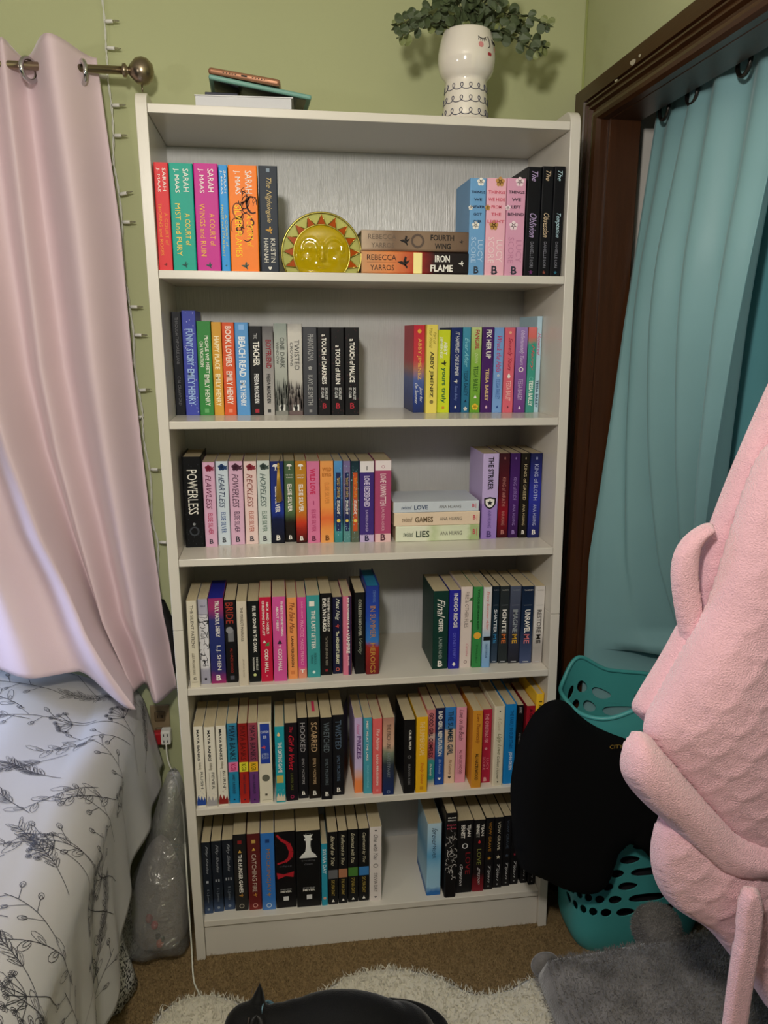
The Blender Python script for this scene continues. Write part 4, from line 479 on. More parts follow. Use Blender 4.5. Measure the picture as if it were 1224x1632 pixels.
    (5, 'u', 0.3006, 0.3285, 0.004, 0.4295, 0.2223, 'p', '15151a', 'black paperback with dim blue-grey title, fifth row', [('t', 'WRETCHED', '6c7880', 0.06, 0.42, 0.5, 0.5, 'n'), ('t', 'EMILY MCINTIRE', '6c7880', 0.5, 0.82, 0.5, 0.26, 'n'), ('w', 'B', 'f2eee6', 0.93, 0.5, 0.3, 0.42, 'b'), ('r', 'f2eee6', 0.9520000000000001, 0.9545, 0.3, 0.7)], {}),
    (5, 'u', 0.3302, 0.3591, 0.0192, 0.4295, 0.2194, 'p', '15151a', 'black paperback whose front cover curls open to the right, fifth row', [('t', 'TWISTED', '5c7088', 0.06, 0.42, 0.5, 0.5, 'n'), ('t', 'EMILY MCINTIRE', '5c7088', 0.5, 0.82, 0.5, 0.26, 'n'), ('w', 'B', 'f2eee6', 0.93, 0.5, 0.3, 0.42, 'b'), ('r', 'f2eee6', 0.9520000000000001, 0.9545, 0.3, 0.7)], {'flare': 1}),
    (5, 'u', 0.3851, 0.4062, 0.0226, 0.4295, 0.2068, 'p', [(0, 'c8b0dc'), (0.65, 'ccb8e0'), (0.75, 'e0b0a8'), (0.85, 'f08c50'), (1, 'ec8448')], 'lilac paperback with orange foot and dark PRIZES lettering, fifth row', [('t', 'Naked', 'd0609c', 0.08, 0.22, 0.45, 0.34, 's'), ('t', 'PRIZES', '5c2c78', 0.24, 0.54, 0.55, 0.5, 'b')], {}),
    (5, 'u', 0.4076, 0.4286, 0.0171, 0.4295, 0.2082, 'p', '4aa0b4', 'slim cadet blue paperback beside lilac one, fifth row', [('t', 'MEET ME AT THE LAKE', 'f2eee6', 0.04, 0.56, 0.45, 0.22, 'b'), ('t', 'CARLEY FORTUNE', '8cd0dc', 0.62, 0.92, 0.5, 0.2, 'n')], {}),
    (5, 'u', 0.4296, 0.4534, 0.0116, 0.4295, 0.2065, 'p', 'e46868', 'coral red paperback with white script, fifth row', [('t', 'The Nanny', 'f2eee6', 0.13, 0.42, 0.5, 0.44, 's'), ('t', 'LANA FERGUSON', 'f2eee6', 0.47, 0.88, 0.5, 0.22, 'b'), ('m', 'square', 'e89090', 0.95, 0.5, 0.24)], {}),
    (5, 'u', 0.4548, 0.4829, 0.004, 0.4295, 0.2116, 'p', [(0, 'b08070'), (0.15, 'c89c84'), (0.35, 'd8b098'), (0.45, '7c8874'), (0.6, '2c3440'), (1, '182c64')], 'beige to navy paperback with landscape picture, fifth row', [('t', 'THE FINCH LINE', '241c1c', 0.08, 0.4, 0.5, 0.36, 'n'), ('t', 'KATE STEWART', '8c98a0', 0.45, 0.77, 0.5, 0.24, 'n'), ('m', 'ring', '8898b8', 0.96, 0.5, 0.3)], {}),
    (5, 'u', 0.5068, 0.5355, 0.004, 0.4295, 0.2027, 'p', '131215', 'black paperback leading the right half of the fifth row', [('t', 'CRUEL WILD', 'f2eee6', 0.14, 0.4, 0.55, 0.2, 'b'), ('m', 'ring', '787878', 0.5, 0.5, 0.3), ('t', 'ELEANOR ROSE', '989898', 0.6, 0.88, 0.5, 0.18, 'n')], {}),
    (5, 'u', 0.5385, 0.5676, 0.004, 0.4295, 0.208, 'p', 'ecb420', 'golden yellow paperback, shorter and forward in fifth row', [('t', 'THE SUMMER ESCAPE', 'f4dca0', 0.06, 0.5, 0.5, 0.42, 'n'), ('t', 'Emily Stone', 'c83c20', 0.6, 0.88, 0.5, 0.34, 's'), ('m', 'square', 'd09020', 0.94, 0.5, 0.3)], {}),
    (5, 'u', 0.5693, 0.5912, 0.0278, 0.4295, 0.2137, 'p', [(0, 'd08084'), (0.3, 'cc7478'), (0.35, 'd8c0b4'), (0.42, 'cc6c74'), (0.62, 'b85864'), (0.66, '3c9c9c'), (0.9, '2c8c90'), (1, 'e0c8b8')], 'pink and teal paperback right of golden yellow one, fifth row', [('t', 'GOOD GIRL COMPLEX', '48202c', 0.04, 0.62, 0.5, 0.5, 'b'), ('t', 'Elle Kennedy', 'f2eee6', 0.7, 0.86, 0.5, 0.36, 's')], {}),
    (5, 'u', 0.5926, 0.6165, 0.0323, 0.4295, 0.2148, 'p', [(0, '1c2044'), (0.3, '1c2858'), (0.5, '3c70a8'), (0.65, '1c4c9c'), (1, '1c489c')], 'navy and blue paperback with white capitals, fifth row', [('t', 'BAD GIRL REPUTATION', 'f2eee6', 0.04, 0.62, 0.5, 0.46, 'b'), ('t', 'Elle Kennedy', 'a8c0e8', 0.66, 0.86, 0.5, 0.36, 's'), ('m', 'heart', 'f2eee6', 0.92, 0.5, 0.34)], {}),
    (5, 'u', 0.6179, 0.6458, 0.0353, 0.4295, 0.2135, 'p', [(0, '3880c8'), (0.2, '2c74c0'), (0.28, '4c84b4'), (0.3, 'dcbca0'), (1, 'e4c4a8')], 'half blue half tan paperback, fifth row', [('t', 'THE SUMMER GIRL', '203c50', 0.05, 0.62, 0.5, 0.5, 'b'), ('t', 'Elle Kennedy', '8c5c44', 0.68, 0.88, 0.5, 0.36, 's'), ('m', 'heart', '3c2c24', 0.92, 0.5, 0.3)], {}),
    (5, 'u', 0.6472, 0.6735, 0.0347, 0.4295, 0.2119, 'p', 'e49cb0', 'soft pink paperback with dark script, fifth row', [('t', 'Love on the Brain', '50202c', 0.03, 0.43, 0.5, 0.46, 's'), ('t', 'ALI HAZELWOOD', '7c3444', 0.56, 0.88, 0.5, 0.3, 'n'), ('r', '7c3444', 0.56, 0.88, 0.2, 0.22)], {}),
    (5, 'u', 0.6826, 0.708, 0.0064, 0.4295, 0.2145, 'p', 'd89430', 'ochre orange paperback standing forward of pink one, fifth row', [('t', 'Love, Theoretically', '8c3c14', 0.04, 0.42, 0.5, 0.46, 's'), ('t', 'ALI HAZELWOOD', '3c2814', 0.55, 0.9, 0.5, 0.34, 'b')], {}),
    (5, 'u', 0.7109, 0.7374, 0.0261, 0.4295, 0.2064, 'p', 'b02440', 'cherry red paperback beside ochre one, fifth row', [('t', 'THE CHRISTMAS FIX', 'e89ca4', 0.06, 0.45, 0.5, 0.36, 'b'), ('m', 'flower', 'e8a8a8', 0.53, 0.5, 0.3), ('t', 'LUCY', 'e08c98', 0.66, 0.82, 0.7, 0.24, 'n'), ('t', 'SCORE', 'e08c98', 0.64, 0.82, 0.34, 0.24, 'n'), ('w', 'B', 'e8b0b0', 0.95, 0.5, 0.3, 0.42, 'b'), ('r', 'e8b0b0', 0.972, 0.9744999999999999, 0.3, 0.7)], {}),
    (5, 'u', 0.7384, 0.7664, 0.0085, 0.4295, 0.2212, 'h', 'e2d8c0', 'cream hardcover with olive script, fifth row', [('m', 'disc', '3c3828', 0.06, 0.5, 0.14), ('t', 'A Court', 'b8a884', 0.13, 0.3, 0.5, 0.3, 's'), ('t', 'Ugly Love', '7c7c50', 0.34, 0.6, 0.5, 0.46, 's'), ('t', 'Colleen Hoover', '6c6850', 0.62, 0.92, 0.5, 0.26, 's'), ('m', 'disc', '3c3828', 0.95, 0.5, 0.14)], {}),
    (5, 'u', 0.7681, 0.7989, 0.0139, 0.4295, 0.2221, 'h', '1c84cc', 'bright blue hardcover next to cream one, fifth row', [('t', 'THE FAULT IN OUR STARS', '0c447c', 0.07, 0.55, 0.55, 0.3, 'n'), ('t', 'JOHN GREEN', 'd8e8f4', 0.59, 0.82, 0.55, 0.34, 'b')], {}),
    (5, 'u', 0.8004, 0.8167, 0.0171, 0.4295, 0.2171, 'p', '121214', 'narrow black paperback mostly behind black clothing, fifth row', [('t', 'SAVING', 'd0d0d0', 0.02, 0.1, 0.5, 0.4, 's'), ('t', 'PENELOPE', '8c8c8c', 0.36, 0.55, 0.5, 0.26, 'n')], {}),
    (5, 'u', 0.8251, 0.8475, 0.0168, 0.4295, 0.2136, 'p', 'a01c2c', 'dark red paperback partly hidden by black clothing, fifth row', [('t', 'A GOOD GIRL', '3c0810', 0.04, 0.4, 0.5, 0.4, 'b')], {}),
    (5, 'u', 0.849, 0.8702, 0.0165, 0.4295, 0.2445, 'h', 'f0c030', 'tall yellow hardcover at right end of fifth row', [('t', 'I AM NOT', '4c3c10', 0.08, 0.4, 0.5, 0.4, 'b')], {}),
    (6, 'u', -0.0009, 0.0208, 0.0326, 0.1086, 0.2067, 'p', [(0, '1a1e28'), (0.8, '1c2430'), (1, '44587c')], 'leftmost dark blue-grey paperback of the bottom row', [('t', 'Fifty Shades', 'a8acb4', 0.05, 0.44, 0.55, 0.32, 's'), ('w', 'I', 'b8bcc4', 0.55, 0.5, 0.26, 0.3, 'n'), ('t', 'E L James', '808894', 0.66, 0.85, 0.5, 0.28, 'n'), ('m', 'disc', '8c98a8', 0.94, 0.5, 0.3)], {}),
    (6, 'u', 0.0222, 0.0474, 0.0363, 0.1086, 0.2055, 'p', [(0, '1a1e28'), (0.8, '1c2430'), (1, '44587c')], 'dark blue-grey paperback second from left on the bottom row', [('t', 'Fifty Shades', 'a8acb4', 0.05, 0.44, 0.55, 0.32, 's'), ('w', 'II', 'b8bcc4', 0.55, 0.5, 0.4, 0.3, 'n'), ('t', 'E L James', '808894', 0.66, 0.85, 0.5, 0.28, 'n'), ('m', 'disc', '8c98a8', 0.94, 0.5, 0.3)], {}),
    (6, 'u', 0.0488, 0.0758, 0.04, 0.1086, 0.2037, 'p', [(0, '1a1e28'), (0.8, '1c2430'), (1, '44587c')], 'dark blue-grey paperback third from left on the bottom row', [('t', 'Fifty Shades', 'a8acb4', 0.05, 0.44, 0.55, 0.32, 's'), ('w', 'III', 'b8bcc4', 0.55, 0.5, 0.54, 0.3, 'n'), ('t', 'E L James', '808894', 0.66, 0.85, 0.5, 0.28, 'n'), ('m', 'disc', '8c98a8', 0.94, 0.5, 0.3)], {}),
    (6, 'u', 0.0774, 0.1096, 0.0334, 0.1086, 0.2214, 'p', [(0, '1a181a'), (1, '2c2a28')], 'black paperback with white spaced title, bottom row left group', [('m', 'square', '8c2020', 0.1, 0.5, 0.3), ('m', 'tri', 'e0b050', 0.22, 0.5, 0.3), ('t', 'THE HUNGER GAMES', 'f2eee6', 0.26, 0.76, 0.5, 0.3, 'b'), ('m', 'bird', 'b8863c', 0.8, 0.5, 0.4), ('m', 'ring', 'a8a090', 0.94, 0.5, 0.4)], {}),
    (6, 'u', 0.1119, 0.1445, 0.0312, 0.1086, 0.2217, 'p', [(0, '5c2020'), (0.9, '6c2020'), (1, '84302c')], 'maroon paperback between black and blue ones, bottom row', [('m', 'square', 'c8a050', 0.1, 0.5, 0.3), ('m', 'tri', 'e0b050', 0.2, 0.5, 0.3), ('t', 'CATCHING FIRE', 'd8c8b8', 0.26, 0.76, 0.5, 0.34, 'n'), ('m', 'bird', 'c8863c', 0.8, 0.5, 0.4), ('m', 'ring', 'd89890', 0.94, 0.5, 0.4)], {}),
    (6, 'u', 0.1459, 0.1802, 0.0266, 0.1086, 0.2233, 'p', [(0, '3474c4'), (0.85, '3878c8'), (1, '5c8cd0')], 'bright blue paperback in the bottom row left group', [('m', 'square', '183c7c', 0.1, 0.5, 0.3), ('t', 'MOCKINGJAY', 'a87c3c', 0.2, 0.76, 0.5, 0.36, 'n'), ('m', 'bird', 'b88c3c', 0.8, 0.5, 0.4), ('m', 'ring', 'c8dcf0', 0.94, 0.5, 0.4)], {}),
    (6, 'u', 0.1817, 0.233, 0.0287, 0.1086, 0.2227, 'p', '111013', 'thick black paperback with red ribbon picture, bottom row', [('ribbon', 'b4202c'), ('w', 'eclipse', '5c5c64', 0.45, 0.5, 0.6, 0.12, 'n'), ('w', 'STEPHENIE', 'c8c8c8', 0.755, 0.5, 0.55, 0.06, 'n'), ('w', 'MEYER', 'f2eee6', 0.785, 0.5, 0.55, 0.1, 'b'), ('r', 'dcdcdc', 0.85, 0.905, 0.36, 0.62)], {}),
    (6, 'u', 0.2351, 0.297, 0.0252, 0.1086, 0.2222, 'p', '111113', 'thickest black paperback with white chess queen, bottom row', [('queen', 'e8e8e4'), ('w', 'breaking', '68686c', 0.385, 0.5, 0.55, 0.1, 'n'), ('w', 'dawn', '68686c', 0.43, 0.5, 0.35, 0.1, 'n'), ('w', 'STEPHENIE', 'c8c8c8', 0.745, 0.5, 0.5, 0.05, 'n'), ('w', 'MEYER', 'f2eee6', 0.775, 0.5, 0.5, 0.09, 'b'), ('r', 'dcdcdc', 0.84, 0.9, 0.4, 0.62)], {}),
    (6, 'u', 0.2989, 0.3144, 0.0235, 0.1086, 0.1817, 'p', '2c98b4', 'slim teal paperback between thick black and small black ones, bottom row', [('t', 'SYLVIA DAY', 'dcecf0', 0.08, 0.48, 0.5, 0.56, 'b'), ('m', 'disc', 'e0a890', 0.88, 0.5, 0.5)], {}),
    (6, 'u', 0.3158, 0.3412, 0.025, 0.1086, 0.2129, 'p', '141416', 'black paperback with grey picture band beside slim teal one, bottom row', [('t', 'Bared to You', 'e0d8b8', 0.05, 0.46, 0.5, 0.36, 's'), ('r', '68686c', 0.52, 0.64, 0.02, 0.98), ('t', 'SYLVIA DAY', 'c0a850', 0.66, 0.88, 0.5, 0.32, 'n'), ('m', 'tri', 'f2eee6', 0.95, 0.5, 0.34)], {}),
    (6, 'u', 0.3428, 0.3662, 0.026, 0.1086, 0.2138, 'p', '141416', 'black paperback with tan picture band, bottom row', [('t', 'Reflected in You', 'e0d8b8', 0.05, 0.46, 0.5, 0.36, 's'), ('r', 'b07858', 0.52, 0.64, 0.02, 0.98), ('t', 'SYLVIA DAY', 'c0a850', 0.66, 0.88, 0.5, 0.32, 'n'), ('m', 'tri', 'f2eee6', 0.95, 0.5, 0.34)], {}),
    (6, 'u', 0.3679, 0.394, 0.0275, 0.1086, 0.2143, 'p', '141416', 'black paperback with green picture band, bottom row', [('t', 'Entwined with You', 'e0d8b8', 0.05, 0.46, 0.5, 0.36, 's'), ('r', '4c8038', 0.52, 0.64, 0.02, 0.98), ('t', 'SYLVIA DAY', 'c0a850', 0.66, 0.88, 0.5, 0.32, 'n'), ('m', 'tri', 'f2eee6', 0.95, 0.5, 0.34)], {}),
    (6, 'u', 0.3959, 0.4228, 0.0281, 0.1086, 0.2133, 'p', '141416', 'black paperback with blue picture band, bottom row', [('t', 'Captivated by You', 'e0d8b8', 0.05, 0.46, 0.5, 0.36, 's'), ('r', '3c80c0', 0.52, 0.64, 0.02, 0.98), ('t', 'SYLVIA DAY', 'c0a850', 0.66, 0.88, 0.5, 0.32, 'n'), ('m', 'tri', 'f2eee6', 0.95, 0.5, 0.34)], {}),
    (6, 'u', 0.4242, 0.4552, 0.0247, 0.1086, 0.2179, 'p', 'e6dcd8', 'white paperback with black script ending the left group, bottom row', [('m', 'heart', '2c2828', 0.05, 0.5, 0.18), ('t', 'One with You', '282424', 0.1, 0.44, 0.5, 0.36, 's'), ('m', 'ring', '88807c', 0.52, 0.5, 0.4), ('t', 'SYLVIA DAY', '5c5450', 0.62, 0.88, 0.5, 0.3, 'n'), ('m', 'heart', '2c2828', 0.95, 0.5, 0.2)], {}),
    (6, 'u', 0.5756, 0.6131, 0.0245, 0.1086, 0.2144, 'p', [(0, 'bcd8e8'), (0.25, '9cc8e4'), (0.45, '64a8d4'), (0.65, '98c8e4'), (0.88, 'a0cce8'), (0.95, '2c6cb4'), (1, '2c68b0')], 'watercolour light blue paperback starting the right group, bottom row', [('t', 'forever', '1c3c5c', 0.06, 0.3, 0.5, 0.36, 's'), ('t', 'NEVER', '1c3c5c', 0.31, 0.48, 0.5, 0.24, 'n')], {}),
    (6, 'u', 0.621, 0.6517, 0.0102, 0.1086, 0.2496, 'h', '121113', 'tall black and white hardcover with white back, bottom row right group', [('w', 'MELANIE', 'f2eee6', 0.05, 0.5, 0.7, 0.12, 'b'), ('w', 'HARLOW', 'f2eee6', 0.08, 0.5, 0.7, 0.1, 'b'), ('w', 'DEAR', 'c84860', 0.135, 0.5, 0.8, 0.12, 'b'), ('w', 'KISS', 'c84860', 0.175, 0.5, 0.8, 0.12, 'b'), ('doodle', 'd8d4d0')], {}),
    (6, 'u', 0.6547, 0.6977, 0.0237, 0.1086, 0.2168, 'p', '121114', 'black paperback with white name and dark red letters, bottom row', [('t', 'TIJAN', 'f2eee6', 0.06, 0.22, 0.7, 0.26, 'b'), ('t', 'BENNETT', 'f2eee6', 0.06, 0.24, 0.36, 0.24, 'b'), ('m', 'ring', 'd8d8d8', 0.35, 0.5, 0.36), ('t', 'LOVE', '8c1c24', 0.44, 0.74, 0.7, 0.3, 'n'), ('t', 'Grayson', 'e0e0e0', 0.6, 0.9, 0.28, 0.24, 's')], {}),
    (6, 'u', 0.6995, 0.7304, 0.0234, 0.1086, 0.2151, 'p', [(0, '141214'), (0.75, '1a1214'), (0.85, '6c1820'), (1, '84202c')], 'black paperback with dark red foot, bottom row right group', [('t', 'TIJAN', 'f2eee6', 0.06, 0.22, 0.72, 0.28, 'b'), ('t', 'BENNETT', 'f2eee6', 0.06, 0.24, 0.34, 0.26, 'b'), ('m', 'drop', 'd03038', 0.3, 0.5, 0.36), ('t', 'LOVE', '8c9048', 0.4, 0.62, 0.5, 0.36, 'n'), ('t', 'grayson', 'd8d0d0', 0.66, 0.9, 0.5, 0.26, 's')], {}),
    (6, 'u', 0.7323, 0.7561, 0.0267, 0.1086, 0.2166, 'p', '141316', 'black paperback with orange glow emblem, bottom row right group', [('t', 'VOW GRAVE', 'c88c2c', 0.06, 0.46, 0.5, 0.3, 'n'), ('m', 'star', 'c88c2c', 0.56, 0.5, 0.5), ('t', 'Tijan', 'c8c8c8', 0.66, 0.9, 0.5, 0.36, 's'), ('m', 'disc', '8c8c8c', 0.95, 0.5, 0.2)], {}),
    (6, 'u', 0.7575, 0.7823, 0.0311, 0.1086, 0.2128, 'p', '141316', 'black paperback with pale cross emblem, bottom row right group', [('t', 'VOW GRAVE', 'd8d0b8', 0.06, 0.46, 0.5, 0.3, 'n'), ('m', 'star', 'd8d0b8', 0.56, 0.5, 0.5), ('t', 'Tijan', 'c8c8c8', 0.66, 0.9, 0.5, 0.36, 's'), ('m', 'disc', '8c8c8c', 0.95, 0.5, 0.2)], {}),
    (6, 'u', 0.7837, 0.8057, 0.034, 0.1086, 0.2133, 'p', '141316', 'black paperback with dim blue emblem, bottom row right group', [('t', 'VOW GRAVE', '505c6c', 0.06, 0.46, 0.5, 0.3, 'n'), ('m', 'star', '505c6c', 0.56, 0.5, 0.5), ('t', 'Tijan', 'c8c8c8', 0.66, 0.9, 0.5, 0.36, 's'), ('m', 'disc', '8c8c8c', 0.95, 0.5, 0.2)], {}),
    (6, 'u', 0.8073, 0.8298, 0.0381, 0.1086, 0.2108, 'p', '141316', 'black paperback with faint red emblem beside the black clothing', [('t', 'VOW GRAVE', '9c2c3c', 0.06, 0.46, 0.5, 0.3, 'n'), ('m', 'star', '9c2c3c', 0.56, 0.5, 0.5), ('t', 'Tijan', 'c8c8c8', 0.66, 0.9, 0.5, 0.36, 's'), ('m', 'disc', '8c8c8c', 0.95, 0.5, 0.2)], {}),
    (6, 'u', 0.8375, 0.8556, 0.0395, 0.1086, 0.2075, 'p', '141316', 'black paperback seen only at its foot below clothing, left one', [('t', 'VOW GRAVE', 'a89c6c', 0.06, 0.46, 0.5, 0.3, 'n'), ('m', 'star', 'a89c6c', 0.56, 0.5, 0.5), ('t', 'Tijan', 'c8c8c8', 0.66, 0.9, 0.5, 0.36, 's'), ('m', 'disc', '8c8c8c', 0.95, 0.5, 0.2)], {}),
    (6, 'u', 0.857, 0.875, 0.0303, 0.1086, 0.2117, 'p', '141316', 'black paperback seen only at its foot below clothing, right one', [('t', 'VOW GRAVE', '888888', 0.06, 0.46, 0.5, 0.3, 'n'), ('m', 'star', '888888', 0.56, 0.5, 0.5), ('t', 'Tijan', 'c8c8c8', 0.66, 0.9, 0.5, 0.36, 's'), ('m', 'disc', '8c8c8c', 0.95, 0.5, 0.2)], {}),
]

# ------------------------------------------------------------------ books
def cover_mat(col, H, key):
    if isinstance(col, str): 
        return mat('cover_' + col, col, rough=0.45, noise=0.05, nscale=35, spec=0.22)
    mt = bpy.data.materials.new('cover_blend_%d' % key); mt.use_nodes = True
    nt = mt.node_tree; b = nt.nodes['Principled BSDF']; b.inputs['Roughness'].default_value = 0.45; b.inputs['Specular IOR Level'].default_value = 0.22
    tc = nt.nodes.new('ShaderNodeTexCoord'); sep = nt.nodes.new('ShaderNodeSeparateXYZ')
    nz = nt.nodes.new('ShaderNodeTexNoise'); nz.inputs['Scale'].default_value = 60; nz.inputs['Detail'].default_value = 3
    nt.links.new(tc.outputs['Object'], nz.inputs['Vector'])
    mr = nt.nodes.new('ShaderNodeMapRange'); mr.inputs[1].default_value = H; mr.inputs[2].default_value = 0.0
    ad = nt.nodes.new('ShaderNodeMath'); ad.operation = 'MULTIPLY_ADD'; ad.inputs[1].default_value = 0.10; ad.inputs[2].default_value = -0.05
    ad2 = nt.nodes.new('ShaderNodeMath'); ad2.operation = 'ADD'
    rp = nt.nodes.new('ShaderNodeValToRGB')
    nt.links.new(tc.outputs['Object'], sep.inputs[0]); nt.links.new(sep.outputs['Z'], mr.inputs[0])
    nt.links.new(nz.outputs['Fac'], ad.inputs[0]); nt.links.new(ad.outputs[0], ad2.inputs[0]); nt.links.new(mr.outputs[0], ad2.inputs[1])
    nt.links.new(ad2.outputs[0], rp.inputs[0]); nt.links.new(rp.outputs[0], b.inputs['Base Color'])
    el = rp.color_ramp.elements
    while len(el) < len(col): el.new(0.5)
    for e, (t, h) in zip(el, col): e.position = t; e.color = hx(h)
    return mt

_text = {}
def text_geo(s, st):
    k = (s, st)
    if k in _text: return _text[k]
    cu = bpy.data.curves.new('lettering', 'FONT'); cu.body = s; cu.resolution_u = 2; cu.size = 1.0
    cu.align_x = 'LEFT'
    if st == 'b': cu.offset = 0.022
    if st in 'is': cu.shear = 0.28 if st == 'i' else 0.42
    ob = bpy.data.objects.new('lettering', cu)
    me = bpy.data.meshes.new_from_object(ob)
    v = np.array([q.co[:2] for q in me.vertices]); f = [tuple(p.vertices) for p in me.polygons]
    lo, hi = v.min(0), v.max(0); v = (v - lo) / np.maximum(hi - lo, 1e-6)
    bpy.data.meshes.remove(me); bpy.data.objects.remove(ob); bpy.data.curves.remove(cu)
    _text[k] = (v, f)
    return v, f
def ngon(n, r=1.0, a0=0.0, sx=1, sy=1): return [(sx * r * math.cos(a0 + 2 * math.pi * i / n), sy * r * math.sin(a0 + 2 * math.pi * i / n)) for i in range(n)]
def mark_polys(kind):
    """unit emblem shapes, -1..1, in spine-face coordinates (x right, y up)"""
    if kind == 'disc': return [ngon(18)]
    if kind == 'square': return [[(-1, -1), (1, -1), (1, 1), (-1, 1)]]
    if kind == 'diamond': return [[(0, -1), (.8, 0), (0, 1), (-.8, 0)]]
    if kind == 'tri': return [[(-.9, -.8), (.9, -.8), (0, 1)]]
    if kind == 'star': return [[((1 if i % 2 == 0 else .42) * math.sin(i * math.pi / 5), (1 if i % 2 == 0 else .42) * math.cos(i * math.pi / 5)) for i in range(10)]]
    if kind == 'ring':
        out = []
        for i in range(16):
            a, b = 2 * math.pi * i / 16, 2 * math.pi * (i + 1) / 16
            out.append([(math.cos(a), math.sin(a)), (math.cos(b), math.sin(b)), (.68 * math.cos(b), .68 * math.sin(b)), (.68 * math.cos(a), .68 * math.sin(a))])
        return out
    if kind == 'heart': return [[(0, -1), (.95, .1), (.9, .7), (.45, .9), (0, .5)], [(0, -1), (0, .5), (-.45, .9), (-.9, .7), (-.95, .1)]]
    if kind == 'drop': return [[(0, 1)] + [(.62 * math.cos(a), -.35 + .62 * math.sin(a)) for a in [math.pi * .15 - i * math.pi * 1.3 / 10 for i in range(11)]]]
    if kind == 'flower': return [[(.55 * math.cos(a) + .42 * math.cos(t), .55 * math.sin(a) + .42 * math.sin(t)) for t in [i * math.pi / 4 for i in range(8)]] for a in [k * 2 * math.pi / 5 + .3 for k in range(5)]] + [ngon(8, .3)]
    if kind == 'leaf': return [[(-.9, -.9), (.1, -.6), (.7, .2), (.9, .9), (0, .5), (-.6, -.2)], [(-.2, -.9), (.8, -.7), (.95, -.1), (.3, -.3)]]
    if kind == 'bird': return [[(-1, .1), (-.3, .25), (.2, -.1), (.25, -.45), (-.2, -.3), (-.6, -.15)], [(-.1, .15), (.15, .95), (.45, .8), (.35, .1), (.2, -.1)], [(.2, .1), (.95, .45), (.7, .0), (.25, -.4)], [(.0, -.3), (.5, -.9), (.6, -.6), (.3, -.2)]]
    if kind == 'tree': return [[(-1, .2), (-.7, .75), (0, 1), (.7, .75), (1, .2), (.35, .1), (-.35, .1)], [(-.18, .1), (.18, .1), (.12, -.8), (-.12, -.8)], [(-.45, -1), (.45, -1), (.12, -.7), (-.12, -.7)]]
    if kind == 'shield': return [[(-.95, .75), (0, .95), (.95, .75), (.9, -.2), (.5, -.75), (0, -1), (-.5, -.75), (-.9, -.2)]]
    return [ngon(8)]

def stroke(P, w):
    out = []
    for a, b in zip(P, P[1:]):
        dx, dy = b[0] - a[0], b[1] - a[1]; L = math.hypot(dx, dy) + 1e-9
        nx, ny = -dy / L * w, dx / L * w
        out.append([(a[0] - nx, a[1] - ny), (b[0] - nx, b[1] - ny), (b[0] + nx, b[1] + ny), (a[0] + nx, a[1] + ny)])
    return out

